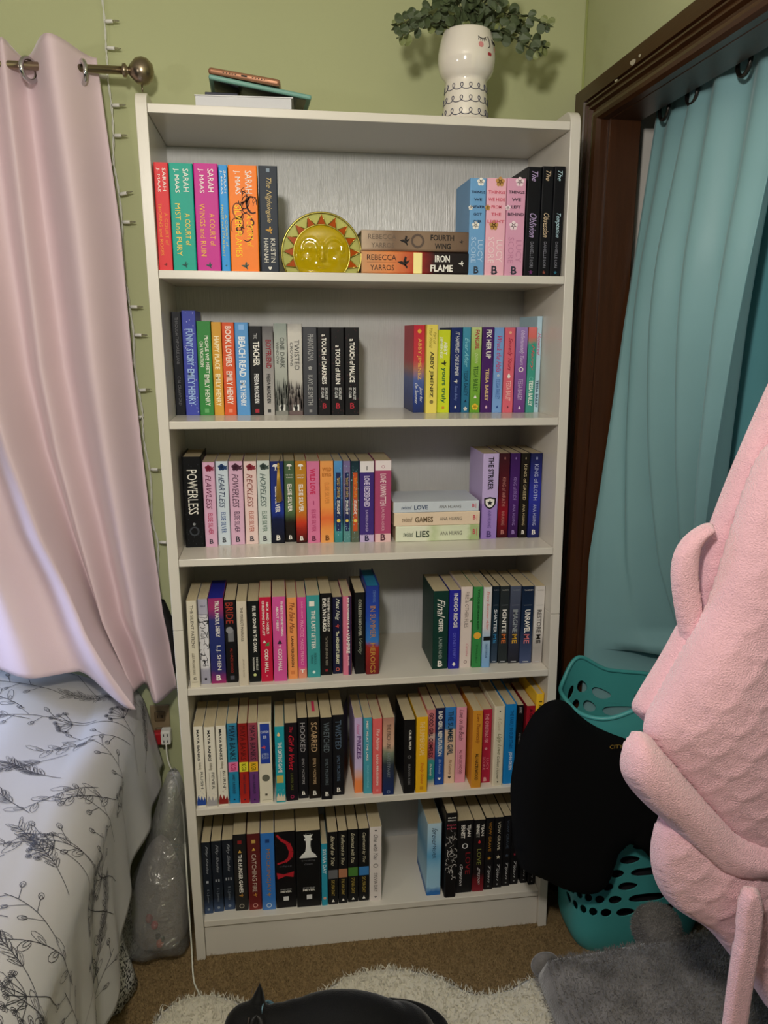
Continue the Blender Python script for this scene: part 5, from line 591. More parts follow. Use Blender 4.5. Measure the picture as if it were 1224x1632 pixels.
def special(it, w, H, seed):
    """free-form printed artwork on a spine: polygons in metres (x from centre, z from base)"""
    rr = random.Random(seed); k = it[0]; P = []
    if k == 'dots':
        for _ in range(46):
            x, z = rr.uniform(-.42, .42) * w, rr.uniform(.02, .98) * H; r = rr.uniform(.0004, .0012)
            P.append([(x + r * a, z + 1.6 * r * b) for a, b in ngon(5, 1, rr.random())])
    elif k == 'beast':
        for _ in range(15):
            cx, cz = rr.uniform(-.3, .32) * w, rr.uniform(.36, .72) * H; r0 = rr.uniform(.08, .26) * w; a0 = rr.uniform(0, 6.3); sgn = rr.choice((-1, 1))
            pts = [(max(-.46 * w, min(.46 * w, cx + r0 * (1 - .5 * t) * math.cos(a0 + sgn * 4.2 * t))), cz + 1.5 * r0 * (1 - .5 * t) * math.sin(a0 + sgn * 4.2 * t)) for t in [i / 9 for i in range(10)]]
            P += stroke(pts, rr.uniform(.0006, .0016))
        for _ in range(14):
            x, z = rr.uniform(.0, .46) * w, rr.uniform(.66, .8) * H
            P += stroke([(x, z), (x - .1 * w, z - .02 * H), (x - .12 * w, z - .05 * H)], .0006)
    elif k == 'scrub':
        for _ in range(26):
            x, z = rr.uniform(-.46, .46) * w, H * (1 - rr.uniform(.62, .84)); h = rr.uniform(.008, .022)
            P.append([(x - .0016, z - h), (x + .0016, z - h), (x + rr.uniform(-.002, .002), z + h * .6)])
        for x0 in (-.5, -.1, .3):
            P.append([(x0 * w, .05 * H), ((x0 + .22) * w, .05 * H), ((x0 + .12) * w, .22 * H)])
    elif k == 'doodle':
        for _ in range(34):
            x, z = rr.uniform(-.4, .4) * w, H * rr.uniform(.2, .8); a = rr.uniform(0, 6.3); pts = []
            for i in range(6):
                pts.append((max(-.47 * w, min(.47 * w, x)), z)); a += rr.uniform(-1.1, 1.1); x += .0028 * math.cos(a); z += .0034 * math.sin(a)
            P += stroke(pts, rr.uniform(.0003, .0009))
    elif k == 'splash':
        f = it[2]; top = H * (1 - f)
        P.append([(-.46 * w, .004), (.46 * w, .004), (.47 * w, top * .5), (.36 * w, top * .9), (.2 * w, top * .55), (.05 * w, top), (-.1 * w, top * .6), (-.3 * w, top * 1.05), (-.46 * w, top * .5)])
        for _ in range(6):
            x, z = rr.uniform(-.4, .4) * w, top * rr.uniform(1.0, 1.5); P.append([(x + .0006 * a, z + .0009 * b) for a, b in ngon(5)])
    elif k == 'scal':
        for i in range(9):
            x = (-.5 + (i + .5) / 9) * w; P.append([(x + w / 18 * math.cos(a), H * (1 - it[2]) - .0001 + w / 18 * math.sin(a)) for a in [j * math.pi / 6 for j in range(7)]])
    elif k == 'ribbon':
        pts = [(-.4, .96), (-.2, .9), (.15, .84), (.3, .74), (.25, .66), (0, .61), (-.4, .585)]
        for (a, b), (c, d), ww in zip(pts, pts[1:], (.035, .05, .07, .07, .05, .03)):
            P += stroke([(a * w, b * H), (c * w, d * H)], ww * w * 1.6)
        P.append([(-.45 * w, .47 * H), (-.1 * w, .445 * H), (.42 * w, .475 * H), (.38 * w, .40 * H), (.0, .42 * H), (-.4 * w, .385 * H)])
    elif k == 'queen':
        R_ = [(.33, .66), (.30, .685), (.24, .70), (.13, .73), (.09, .80), (.10, .87), (.17, .88), (.17, .895), (.11, .905), (.20, .955), (.12, .945), (.10, .965), (.04, .95), (.0, .975)]
        for (a, b), (c, d) in zip(R_, R_[1:]):
            P.append([(-a * w, b * H), (a * w, b * H), (c * w, d * H), (-c * w, d * H)])
        P.append([(-.36 * w, .648 * H), (.36 * w, .648 * H), (.36 * w, .662 * H), (-.36 * w, .662 * H)])
    return P

def flat_mesh(name, polys, y, mt, parent):
    vs, fs = [], []
    for p in polys:
        area = sum(p[i][0] * p[(i + 1) % len(p)][1] - p[(i + 1) % len(p)][0] * p[i][1] for i in range(len(p)))
        if area < 0: p = p[::-1]
        b = len(vs); vs += [(x, y, z) for x, z in p]; fs.append(tuple(range(b, b + len(p))))
    return mesh(name, vs, fs, mt, parent)

M_PAGES = mat('page_edges', 'c6b796', 0.9, noise=0.10, nscale=60, bump=0.25, bscale=300, stretch=(14, 0.6, 0.6), spec=0.15)

ROWNAME = {1: 'books on the top row', 2: 'books on the second row', 3: 'books on the third row', 4: 'books on the fourth row', 5: 'books on the fifth row', 6: 'books on the bottom row'}
def make_book(idx, row, w, H, dep, kind, col, label, items, ex, loc, rot):
    root = tag(empty('book', loc, rot), label, 'book', ROWNAME[row])
    cm = cover_mat(col, H, idx)
    # cover: back board, spine and front board as one wrapped shell
    bt = 0.0006 if kind == 'p' else 0.0026
    rc = min(0.0022 if kind == 'p' else 0.005, w * .3)
    o_, i_ = [], []
    hw = w / 2
    o_ = [(-hw, dep)] + [(-hw + rc - rc * math.cos(a), rc - rc * math.sin(a)) for a in [i * math.pi / 8 for i in range(5)]] + [(hw - rc + rc * math.sin(a), rc - rc * math.cos(a)) for a in [i * math.pi / 8 for i in range(5)]] + [(hw, dep)]
    iw = hw - bt; ir = max(rc - bt, 0.0004)
    i_ = [(-iw, dep)] + [(-iw + ir - ir * math.cos(a), bt + ir - ir * math.sin(a)) for a in [i * math.pi / 8 for i in range(5)]] + [(iw - ir + ir * math.sin(a), bt + ir - ir * math.cos(a)) for a in [i * math.pi / 8 for i in range(5)]] + [(iw, dep)]
    if ex.get('flare'):
        # the front cover curls away from the pages: bend the last stretch of the front board
        arc = [(hw + 0.016 * math.sin(t * math.pi * .5) ** 2 * 1.3, 0.004 + (dep - 0.004) * t) for t in [k / 10 for k in range(1, 11)]]
        o_ = o_[:-1] + arc; i_ = i_[:-1] + [(x - bt, y) for x, y in arc]
    n = len(o_); vs = []; fs = []
    for z in (0, H):
        vs += [(x, y, z) for x, y in o_] + [(x, y, z) for x, y in i_]
    q = 2 * n
    for i in range(n - 1):
        fs += [(i, i + 1, q + i + 1, q + i), (n + i + 1, n + i, q + n + i, q + n + i + 1), (q + i, q + i + 1, q + n + i + 1, q + n + i), (i + 1, i, n + i, n + i + 1)]
    fs += [(n - 1, 2 * n - 1, q + 2 * n - 1, q + n - 1), (0, q, q + n, n)]
    cov = mesh('cover', vs, fs, cm, root)
    # page block
    m_ = 0.0 if kind == 'p' else 0.0032
    pm = M_PAGES if 'pages' not in ex else mat('sprayed_pages_' + ex['pages'], ex['pages'], 0.7, noise=0.1, nscale=60)
    if kind == 'p': box('page_block', -hw + bt, hw - bt, rc, dep - 0.001, 0.0002, H - 0.0004, pm, root)
    else: box('page_block', -hw + bt, hw - bt, rc, dep - 0.004, m_, H - m_, pm, root)
    if 'pmark' in ex:
        mesh('page_mark', [(-.003, .03, H + .0002), (.004, .03, H + .0002), (.004, .085, H + .0002), (-.003, .085, H + .0002)], [(0, 1, 2, 3)], ink(ex['pmark']), root)
    lay = 0
    for it in items:
        k = it[0]
        if k == 'r': y = -0.00022
        elif k == 'm': lay += 1; y = -0.00034 - 0.00008 * lay
        elif k in 'tw': y = -0.00085
        else: y = -0.0003
        if k == 't':
            _, s, c, a, b, xc, hf, st = it
            v, f = text_geo(s, st)
            mesh('spine_lettering', [(-hw + w * (xc + (ty - .5) * hf), y, H * (1 - (a + (b - a) * tx))) for tx, ty in v], f, ink(c), cov)
        elif k == 'w':
            _, s, c, zf, xc, wf, hf, st = it
            v, f = text_geo(s, st)
            mesh('spine_lettering', [(-hw + w * (xc + (tx - .5) * wf), y, H * (1 - zf) + (ty - .5) * hf * w) for tx, ty in v], f, ink(c), cov)
        elif k == 'm':
            _, kd, c, zf, xc, sz = it
            s_ = sz * w / 2
            pol = mark_polys(kd)
            if rot[1] != 0: pol = [[(b, -a) for a, b in p] for p in pol]
            flat_mesh('spine_emblem', [[(-hw + w * xc + s_ * a, H * (1 - zf) + s_ * b) for a, b in p] for p in pol], y, ink(c), cov)
        elif k == 'r':
            _, c, a, b, x0, x1 = it
            e = rc * .35
            flat_mesh('spine_band', [[(max(-hw + w * x0, -hw + e), H * (1 - b)), (min(-hw + w * x1, hw - e), H * (1 - b)), (min(-hw + w * x1, hw - e), H * (1 - a)), (max(-hw + w * x0, -hw + e), H * (1 - a))]], y, ink(c), cov)
        else:
            flat_mesh('spine_artwork', special(it, w, H, idx), y, ink(it[1]), cov)
    return root

stack_top = {}
for idx, (row, mode, a, b, y, z, h, kind, col, label, items, ex) in reversed(list(enumerate(BOOKS))):
    if mode == 'u':
        dep = {'p': 0.136, 'h': 0.150}[kind] + 0.006 * math.sin(idx * 2.3)
        dep = min(dep, 0.2905 - y)
        make_book(idx, row, b - a, h, dep, kind, col, label, items, ex, ((a + b) / 2, y, z + 0.0002), (0, 0, 0))
    else:
        th = h - z
        z0 = stack_top.get(row, ZS[row]) + 0.0003; stack_top[row] = z0 + th
        make_book(idx, row, th, b - a, 0.155 if kind == 'h' else 0.135, kind, col, label, items, ex, (b, y, z0 + th / 2), (0, -math.pi / 2, 0))

# ------------------------------------------------------------------ teal closet curtain
M_TEAL = mat('teal_satin', '7ea6aa', 0.42, noise=0.10, nscale=5, sheen=0.15, spec=0.45)
M_TEAL2 = mat('teal_satin_shaded', '5f9aa2', 0.45, noise=0.08, nscale=5, sheen=0.1)  # same teal cloth, its shade behind the front panel put into the colour
def sstep(a, b, x):
    t = np.clip((x - a) / (b - a), 0, 1); return t * t * (3 - 2 * t)
def teal_panel(name, mt, ytop, ybot, xoff, folds, ph, amp, label, s0=0.0):
    root = tag(empty(name, (1.098 + xoff, (ytop[0] + ytop[1]) / 2, 0.0)), label, 'curtain')
    ox, oy = 1.098 + xoff, (ytop[0] + ytop[1]) / 2
    nu, nv = 90, 90; vs = []
    for i in range(nu):
        s = i / (nu - 1)
        for j in range(nv):
            t = j / (nv - 1); z = 2.125 - (2.125 - 0.02) * t
            lt = np.interp(z, [0.02, .63, 1.0, 1.585, 2.125], ybot)
            y = lt + s * (ytop[1] - ytop[0] - 0.10 * t)
            env = 0.35 + 0.65 * min(1, t * 2.5)
            x = ox + float(np.interp(z, [0.02, .63, 1.0, 1.585, 2.05], [-.085, -.095, -.105, -.055, -.004])) + amp * env * min(1, s * 8) * math.sin(2 * math.pi * folds * s + ph + 0.5 * math.sin(3 * t)) + 0.012 * math.sin(9 * s + 4 * t)
            push = 0.34 * (1 - math.exp(-7 * (s + s0))) * min(1, max(0, (1.75 - z) / 1.02)) ** 1.5     # the basket holds the cloth back
            push = max(push, 0.36 * float(sstep(0.765, 0.715, z)) * float(sstep(0.103, 0.085, y)))
            y += push * 1.5 * s * (1 if z > .8 else 0.6)
            wr = 0.004 * math.sin(40 * s + 22 * t) * sstep(.5, 1, t)
            vs.append((x + push + wr - ox, y - oy, z))
    o = mesh('cloth', vs, grid_faces(nu, nv), mt, root, True)
    sd = o.modifiers.new('thick', 'SOLIDIFY'); sd.thickness = 0.0012
    return root
c1 = teal_panel('closet_curtain', M_TEAL, (0.107, -0.40), [0.108, 0.108, 0.110, 0.108, 0.107], 0.0, 4.5, 0.6, 0.027, 'pale teal satin curtain hanging in the dark wood closet doorway')
c2 = teal_panel('closet_curtain', M_TEAL2, (-0.06, -0.95), [-0.02, -0.02, -0.02, -0.04, -0.06], 0.075, 3.0, 1.2, 0.03, 'teal curtain panel with shade painted into its colour, behind the pale one', 0.7)
M_RINGM = mat('dark_ring_metal', '4a4642', 0.3, metal=0.9)
for k, yk in enumerate((0.035, -0.085, -0.27)):
    rt = [(0.0, yk - c1.location.y + 0.021 * math.cos(a), 2.052 + 0.024 * math.sin(a)) for a in [2 * math.pi * i / 24 for i in range(24)]]
    tube('grommet_ring', [(p[0] - 0.020, p[1], p[2]) for p in rt], 0.0042, M_RINGM, c1, 8, True)
rod = tag(empty('closet_rod', (1.092, 0.13, 2.072)), 'thin dark rod inside closet doorway carrying the teal curtains', 'curtain rod')
tube('rod', [(0, -0.012, 0), (0, -1.06, 0)], 0.008, M_RINGM, rod)

# ------------------------------------------------------------------ pink window curtain and rod
M_PINK = mat('blush_curtain_cloth', 'd9c3c8', 0.55, noise=0.04, nscale=6, bump=0.06, bscale=400, sheen=0.25, spec=0.3)
M_NICK = mat('brushed_nickel', '9a8c78', 0.28, metal=1.0)
M_CHROME = mat('chrome_grommet', 'c8c8c8', 0.12, metal=1.0)
RY, RZ = 0.200, 2.122
rod = tag(empty('curtain_rod', (-0.09, RY, RZ)), 'brushed nickel curtain rod with round ball finial above bed', 'curtain rod')
tube('rod', [(-1.30, 0, 0), (-0.005, 0, 0)], 0.0085, M_NICK, rod, 14)
vs, fs = lathe_data([(0.0085, 0), (0.014, .002), (0.014, .008), (0.008, .011), (0.008, .014), (0.012, .016), (0.0262, .030), (0.0290, .042), (0.0262, .054), (0.015, .065), (0.0, .068)], 28)
mesh('ball_finial', [(z - 0.012, x, y) for x, y, z in vs], fs, M_NICK, rod, True)
tube('bracket', smoothpath([(-0.105, 0.0, 0.002), (-0.105, 0.03, 0.008), (-0.105, 0.098, 0.006)], 2), 0.0055, M_NICK, rod)
box('bracket_plate', -0.118, -0.092, 0.090, 0.0995, -0.025, 0.035, M_NICK, rod, 0.002)
tube('set_screw', [(0.028, 0, -0.026), (0.029, -0.002, -0.042)], 0.002, M_NICK, rod, 6)

pc = tag(empty('window_curtain', (-0.3, RY, 0.64)), 'blush pink grommet curtain draped down onto the floral bed', 'curtain')
GX = [-0.186, -0.297, -0.440]           # grommet centres along the rod
ZL = [0.67, 0.855, 1.086, 1.285, 1.48, 1.79, 2.17]
COLS = [  # x of each fold line at the heights ZL, depth from the rod, hem height
    ([-.066, -.089, -.105, -.116, -.125, -.132, -.160], 0.030, 0.643),
    ([-.105, -.140, -.165, -.185, -.200, -.212, -.240], -0.058, 0.650),
    ([-.150, -.200, -.232, -.264, -.286, -.302, -.318], 0.050, 0.655),
    ([-.172, -.232, -.272, -.305, -.325, -.335, -.345], -0.012, 0.660),
    ([-.190, -.250, -.302, -.345, -.370, -.385, -.395], 0.046, 0.662),
    ([-.140, -.250, -.342, -.395, -.432, -.470, -.490], -0.075, 0.672),
    ([-.260, -.340, -.425, -.470, -.500, -.535, -.550], 0.010, 0.742),
    ([-.350, -.420, -.500, -.540, -.560, -.585, -.600], -0.040, 0.752),
    ([-.500, -.540, -.590, -.615, -.630, -.640, -.650], 0.030, 0.758),
    ([-.600, -.625, -.650, -.665, -.675, -.680, -.690], -0.010, 0.760)]
nu, nv = 230, 120; vs = []; NC = len(COLS)
for i in range(nu):
    s = i / (nu - 1); c = s * (NC - 1); k = min(NC - 2, int(c)); f = c - k
    fs_ = f * f * (3 - 2 * f)
    zb = COLS[k][2] * (1 - fs_) + COLS[k + 1][2] * fs_
    for j in range(nv):
        t = j / (nv - 1); z = RZ + 0.040 - (RZ + 0.040 - zb) * t
        xa = float(np.interp(z, ZL, COLS[k][0])); xb = float(np.interp(z, ZL, COLS[k + 1][0]))
        x = xa * (1 - f) + xb * f
        y = RY + (COLS[k][1] * (1 - fs_) + COLS[k + 1][1] * fs_) * (0.88 + 0.15 * t)
        y -= 0.065 * float(sstep(1.0, .70, z)) * float(sstep(4.2, 5.2, c))          # the swept fold lies over the bed corner
        y += 0.006 * math.sin(34 * z + 5 * s) * float(sstep(1.05, .70, z)) * (1 if c < 2 else .4)
        z2 = z + 0.010 * math.cos(math.pi * (c - 1)) * max(0, 1 - t * 14)
        vs.append((x + 0.3, min(y, 0.268) - RY, z2 - 0.64))
o = mesh('cloth', vs, grid_faces(nu, nv), M_PINK, pc, True)
sd = o.modifiers.new('thick', 'SOLIDIFY'); sd.thickness = 0.0016
for k, gx in enumerate(GX):
    sgn = 1 if k % 2 == 0 else -1
    ang = math.radians(62) * sgn
    pts = []
    for i in range(28):
        a = 2 * math.pi * i / 28
        lx, lz = 0.0225 * math.cos(a), 0.0225 * math.sin(a)
        pts.append((gx + 0.3 + lx * math.cos(ang), -lx * math.sin(ang), RZ - 0.008 + lz - 0.64))
    tube('grommet', pts, 0.0052, M_CHROME, pc, 8, True)

# ------------------------------------------------------------------ string lights along the wall
M_WIRE = mat('white_wire', 'd8d8cc', 0.45); M_SOCK = mat('white_socket', 'e4e2da', 0.4)
M_BULB = mat('clear_mini_bulb', 'b8b49c', 0.1); M_BULB.node_tree.nodes['Principled BSDF'].inputs['Transmission Weight'].default_value = 0.7
WIRE = [(-0.1504, 0.2885, 2.3017), (-0.1476, 0.2885, 2.2463), (-0.1486, 0.2885, 2.1925), (-0.1482, 0.2885, 2.1589), (-0.1502, 0.2885, 2.1315), (-0.1445, 0.2885, 2.0738), (-0.1446, 0.2885, 2.011), (-0.1504, 0.2885, 1.9471), (-0.143, 0.2885, 1.9102), (-0.1373, 0.2885, 1.8239), (-0.1422, 0.2885, 1.7499), (-0.14, 0.2885, 1.7168), (-0.1431, 0.2885, 1.6922), (-0.136, 0.2885, 1.666), (-0.1342, 0.2885, 1.6249), (-0.1267, 0.2885, 1.5565), (-0.1324, 0.2885, 1.49), (-0.1246, 0.2885, 1.4224), (-0.1176, 0.2885, 1.3632), (-0.1199, 0.2885, 1.3506), (-0.1204, 0.2885, 1.292), (-0.1091, 0.2885, 1.2228), (-0.1083, 0.2885, 1.1575), (-0.1139, 0.2885, 1.0881), (-0.0981, 0.2885, 1.0323), (-0.1033, 0.2885, 0.9695), (-0.1072, 0.2885, 0.9007), (-0.0916, 0.2885, 0.8336), (-0.0872, 0.2885, 0.7944)]
BULBS = [(-0.1468, 2.2448, 1, 0), (-0.1465, 2.1912, 1, -0.1), (-0.1494, 2.1302, -1, 0), (-0.1438, 2.0714, 1, 0), (-0.144, 2.0073, 1, 0), (-0.1497, 1.9448, -1, 0), (-0.1399, 1.8791, 1, 0.2), (-0.1369, 1.8177, 1, 0), (-0.1414, 1.7495, -1, 0), (-0.1427, 1.6861, -1, 0), (-0.1321, 1.6233, 1, 0), (-0.126, 1.5565, 1, 0), (-0.1319, 1.4871, -1, 0.2), (-0.1239, 1.4227, 1, 0.1), (-0.1203, 1.3574, -1, -0.2), (-0.1069, 1.2235, 1, 0), (-0.1132, 1.0892, -1, 0), (-0.096, 1.0317, 1, 0), (-0.107, 0.8935, -1, -0.3), (-0.0895, 0.8316, 1, -0.1), (-0.0842, 0.7782, 1, -0.2)]
sl = tag(empty('string_lights', (WIRE[0][0], 0.29, WIRE[0][2])), 'white wire string of mini lights hanging beside the pink curtain', 'string lights')
ox, oy, oz = sl.location
for ph in (0, math.pi):
    P = smoothpath(WIRE, 2); pts = []
    for i, p in enumerate(P):
        pts.append((p[0] - ox + 0.0016 * math.cos(i * 1.3 + ph), p[1] - oy + 0.0016 * math.sin(i * 1.3 + ph), p[2] - oz))
    tube('wire', pts, 0.0014, M_WIRE, sl, 6)
for (x, z, dx, dz) in BULBS:
    y = 0.284
    p0 = Vector((x - ox, y - oy, z - oz)); d = Vector((dx, -0.25, dz)).normalized()
    sk = tube('socket', [p0, p0 + d * 0.004, p0 + d * 0.018, p0 + d * 0.019], [0.0022, 0.0042, 0.0040, 0.003], M_SOCK, sl, 10)
    tube('bulb', [p0 + d * 0.018, p0 + d * 0.024, p0 + d * 0.030, p0 + d * 0.034], [0.0026, 0.0026, 0.0018, 0.0004], M_BULB, sl, 8)

# ------------------------------------------------------------------ bed with printed duvet
M_DUVET = mat('white_satin_duvet', 'b4b2b2', 0.33, noise=0.03, nscale=4, sheen=0.1, spec=0.5)
M_PRINT = mat('duvet_print_ink', '34343a', 0.6)
M_SHEET = mat('speckled_sheet', 'd6d4d0', 0.6)
nt = M_SHEET.node_tree; vo = nt.nodes.new('ShaderNodeTexNoise'); vo.inputs['Scale'].default_value = 190; vo.inputs['Detail'].default_value = 1
rp = nt.nodes.new('ShaderNodeValToRGB'); rp.color_ramp.elements[0].position = 0.50; rp.color_ramp.elements[0].color = hx('d6d4d0'); rp.color_ramp.elements[1].position = 0.56; rp.color_ramp.elements[1].color = hx('26262a')
tcn = nt.nodes.new('ShaderNodeTexCoord'); nt.links.new(tcn.outputs['Object'], vo.inputs['Vector']); nt.links.new(vo.outputs['Fac'], rp.inputs[0]); nt.links.new(rp.outputs[0], nt.nodes['Principled BSDF'].inputs['Base Color'])
bed = tag(empty('bed', (-0.62, -0.4, 0)), 'bed with mattress and frame hidden under the floral duvet', 'bed')
def sub(o, b): o.location = (-b.location.x, -b.location.y, -b.location.z); return o
sub(box('mattress', -1.15, -0.30, -1.45, 0.22, 0.36, 0.60, mat('mattress_ticking', 'c8c4bc', 0.8), bed, 0.04, 3), bed)
sub(box('bed_base', -1.15, -0.28, -1.45, 0.22, 0.08, 0.355, mat('bed_base_cloth', '6a6660', 0.8), bed, 0.01), bed)
for x in (-1.08, -0.36):
    for y in (-1.38, 0.14):
        sub(box('leg', x - .03, x + .03, y - .03, y + .03, 0.0, 0.082, M_WOOD, bed), bed)
# bed sheet hanging below the duvet
nu, nv = 90, 14; vs = []
for i in range(nu):
    s = i / (nu - 1); y = 0.10 - 1.4 * s
    for j in range(nv):
        t = j / (nv - 1); z = 0.52 - 0.505 * t
        x = -0.262 + 0.062 * t + 0.014 * math.sin(2 * math.pi * 8 * s + 1.5 * t) * t + (0.03 * t if y > -0.16 else 0)
        vs.append((x, y, z))
sh = tag(mesh('bed_sheet', vs, grid_faces(nu, nv), M_SHEET, None, True), 'black speckled white sheet hanging to the carpet below the duvet', 'sheet')
sh.modifiers.new('thick', 'SOLIDIFY').thickness = 0.002

def duvet(u, v):
    """u: metres across from the far side (0) over the right edge to the hem (1.35); v: 0 at the wall, 1 at the foot"""
    y = 0.262 - 1.70 * v
    top = 0.680 + 0.055 * math.exp(-((y - 0.22) / 0.25) ** 2) * 0.6
    flat = 0.72
    xs = -0.98
    puff = 0.012 * math.sin(7 * u + 3 * v) + 0.010 * math.sin(11 * v * 1.7 + 4 * u) + 0.006 * math.sin(23 * u + 9 * v)
    if u < flat:
        x, z, nx, nz = xs + u, top + puff - 0.04 * max(0, (u - 0.45) / 0.27) ** 2, 0, 1
        return Vector((x, y, z))
    r = 0.11; arc = r * 1.25
    w = u - flat
    x0, z0 = xs + flat, top - 0.04 + puff * (1 - min(1, w / .1))
    if w < arc:
        a = w / r
        return Vector((x0 + r * math.sin(a), y, z0 - r + r * math.cos(a)))
    a = 1.25; bx, bz = x0 + r * math.sin(a), z0 - r + r * math.cos(a)
    L = w - arc; k = L / 0.5
    flare = float(np.interp(y, [-1.4, -0.3, -0.15, 0.0, 0.26], [-0.04, -0.03, 0.02, 0.12, 0.25]))
    fold = (0.010 * math.sin(2 * math.pi * (y / 0.15) + 1.0) + 0.008 * math.sin(2 * math.pi * y / 0.31)) * min(1, k * 1.8)
    return Vector((bx + flare * L + fold, y, bz - L * math.cos(flare * .8)))
def hem_u(v):
    y = 0.262 - 1.70 * v
    return float(np.interp(y, [-1.4, -0.6, -0.30, -0.15, 0.0, 0.26], [1.36, 1.36, 1.26, 1.12, 1.07, 1.05]))
nu, nv = 110, 150; vs = []
for j in range(nv):
    v = j / (nv - 1)
    for i in range(nu):
        vs.append(tuple(duvet(hem_u(v) * i / (nu - 1), v)))
dv = tag(empty('duvet', (-0.62, -0.4, 0.6)), 'white satin duvet printed with black wildflower line drawings on the bed', 'duvet')
o = sub(mesh('duvet_cover', vs, grid_faces(nv, nu), M_DUVET, dv, True), dv)
sd = o.modifiers.new('thick', 'SOLIDIFY'); sd.thickness = 0.014; sd.offset = -1
# the printed wildflowers, laid exactly on the cloth
rr = random.Random(11)
pv, pf = [], []
def dpt(u, v):
    u = min(u, hem_u(v) - .004)
    p = duvet(u, v); a = duvet(u + .003, v) - p; b = duvet(u, v + .002) - p
    n = a.cross(b); n = -n.normalized() if n.length > 0 else Vector((0, 0, 1))
    if n.z < 0 and u < .8: n = -n
    if u >= .8 and n.x < 0: n = -n
    return p + n * 0.0012, n
def pstroke(P, w):
    q = [dpt(max(.05, a), min(.98, max(.003, b))) for a, b in P]
    b0 = len(pv)
    for i, (p, n) in enumerate(q):
        t = (q[min(i + 1, len(q) - 1)][0] - q[max(i - 1, 0)][0])
        sd_ = t.cross(n)
        sd_ = sd_.normalized() * w if sd_.length > 1e-9 else Vector((w, 0, 0))
        pv.append(tuple(p - sd_)); pv.append(tuple(p + sd_))
    for i in range(len(q) - 1):
        pf.append((b0 + 2 * i, b0 + 2 * i + 1, b0 + 2 * i + 3, b0 + 2 * i + 2))
VS = 1 / 1.70
def petal(u, v, a, L, wd, w):
    c, s = math.cos(a), math.sin(a); P = []
    for i in range(9):
        t = i / 8 * 2 * math.pi
        x, y = L * (1 - math.cos(t)) / 2, wd * math.sin(t)
        P.append((u + c * x - s * y, v + (s * x + c * y) * VS))
    pstroke(P, w)
def sprig(u, v, a, L, kind):
    pts = []; aa = a
    n = 14; x, y = u, v
    for i in range(n):
        pts.append((x, y)); aa += rr.uniform(-.07, .07)
        x += math.cos(aa) * L / n; y += math.sin(aa) * L / n * VS
    pstroke(pts, 0.0007)
    if kind == 0:      # umbel
        ex, ey = pts[-1]
        for k in range(7):
            b = aa + (k - 3) * .38; l = rr.uniform(.03, .05)
            e = (ex + math.cos(b) * l, ey + math.sin(b) * l * VS); pstroke([(ex, ey), ((ex + e[0]) / 2 + .002, (ey + e[1]) / 2), e], .0007)
            for m_ in range(5): petal(e[0], e[1], b + (m_ - 2) * .6, .009, .0025, .00045)
    elif kind == 1:    # feathery grass
        for i in range(4, n):
            for sgn in (-1, 1):
                for q in range(2):
                    b = aa + sgn * rr.uniform(.35, .8); petal(pts[i][0], pts[i][1], b, rr.uniform(.018, .034), .0030, .00042)
    elif kind == 2:    # broad leaves
        for i in range(3, n, 2):
            petal(pts[i][0], pts[i][1], aa + (.7 if i % 4 == 1 else -.7), rr.uniform(.03, .045), .007, .0005)
            petal(pts[i][0], pts[i][1], aa + (.7 if i % 4 == 1 else -.7), .02, .003, .0005)
    elif kind == 3:    # pods on side stems
        for i in range(4, n, 2):
            b = aa + (.9 if i % 4 else -.9); e = (pts[i][0] + .03 * math.cos(b), pts[i][1] + .03 * math.sin(b) * VS)
            pstroke([pts[i], e], .0006); petal(e[0], e[1], b, .016, .005, .0006); petal(e[0], e[1], b, .010, .0025, .0006)
k = 0
for gv in np.arange(0.03, 0.95, 0.062):
    for gu in np.arange(0.30, 1.34, 0.105):
        uu, vv = gu + rr.uniform(-.04, .04), gv + rr.uniform(-.03, .03)
        if uu > hem_u(max(0, min(1, vv))) - .05: continue
        sprig(uu, vv, math.pi + rr.uniform(-.9, .9), rr.uniform(.12, .22), k % 4); k += 1
o = sub(mesh('botanical_print', pv, pf, M_PRINT, dv), dv)

# ------------------------------------------------------------------ wall outlet, plugs and cord
ol = tag(empty('wall_outlet', (-0.124, YW, 0.512)), 'brown double wall outlet plate below the pink curtain hem', 'outlet')
box('plate', -0.026, 0.026, -0.006, 0.0, -0.056, 0.056, mat('brown_plate', '8c7a5c', 0.4), ol, 0.002, 2)
for dz in (-0.024, 0.024):
    box('socket_face', -0.014, 0.014, -0.009, -0.005, dz - 0.015, dz + 0.015, mat('socket_brown', '6c5a40', 0.4), ol, 0.004, 2)
    for dx in (-0.006, 0.006): box('slot', dx - .001, dx + .001, -0.0096, -0.0088, dz - .004, dz + .004, ink('141210'), ol)
rp_ = tag(box('plug_adapter', -0.142, -0.118, 0.268, 0.2908, 0.462, 0.498, mat('red_plug_plastic', 'a81c24', 0.35), None, 0.004, 2), 'small red plug adapter in the wall outlet', 'plug')
wp = tag(empty('power_plug', (-0.106, 0.27, 0.49)), 'white plug block with socket holes on the wall outlet', 'plug')
box('plug_body', -0.013, 0.013, -0.018, 0.012, -0.020, 0.020, M_SOCK, wp, 0.004, 2)
for dz in (-0.009, 0.009):
    for dx in (-0.005, 0.005): box('slot', dx - .0012, dx + .0012, -0.0186, -0.0178, dz - .004, dz + .004, ink('2a2a2a'), wp)
cd_ = tag(tube('extension_cord', smoothpath([(-0.106, 0.255, 0.475), (-0.100, 0.22, 0.44), (-0.072, 0.16, 0.425), (-0.046, 0.08, 0.39), (-0.037, 0.01, 0.31), (-0.034, -0.012, 0.18), (-0.031, -0.020, 0.05), (-0.028, -0.05, 0.0035), (-0.020, -0.085, 0.0035), (0.02, -0.16, 0.0035)], 3), 0.0021, M_WIRE, None, 6), 'thin white power cord running down beside the bookcase to carpet', 'cord')

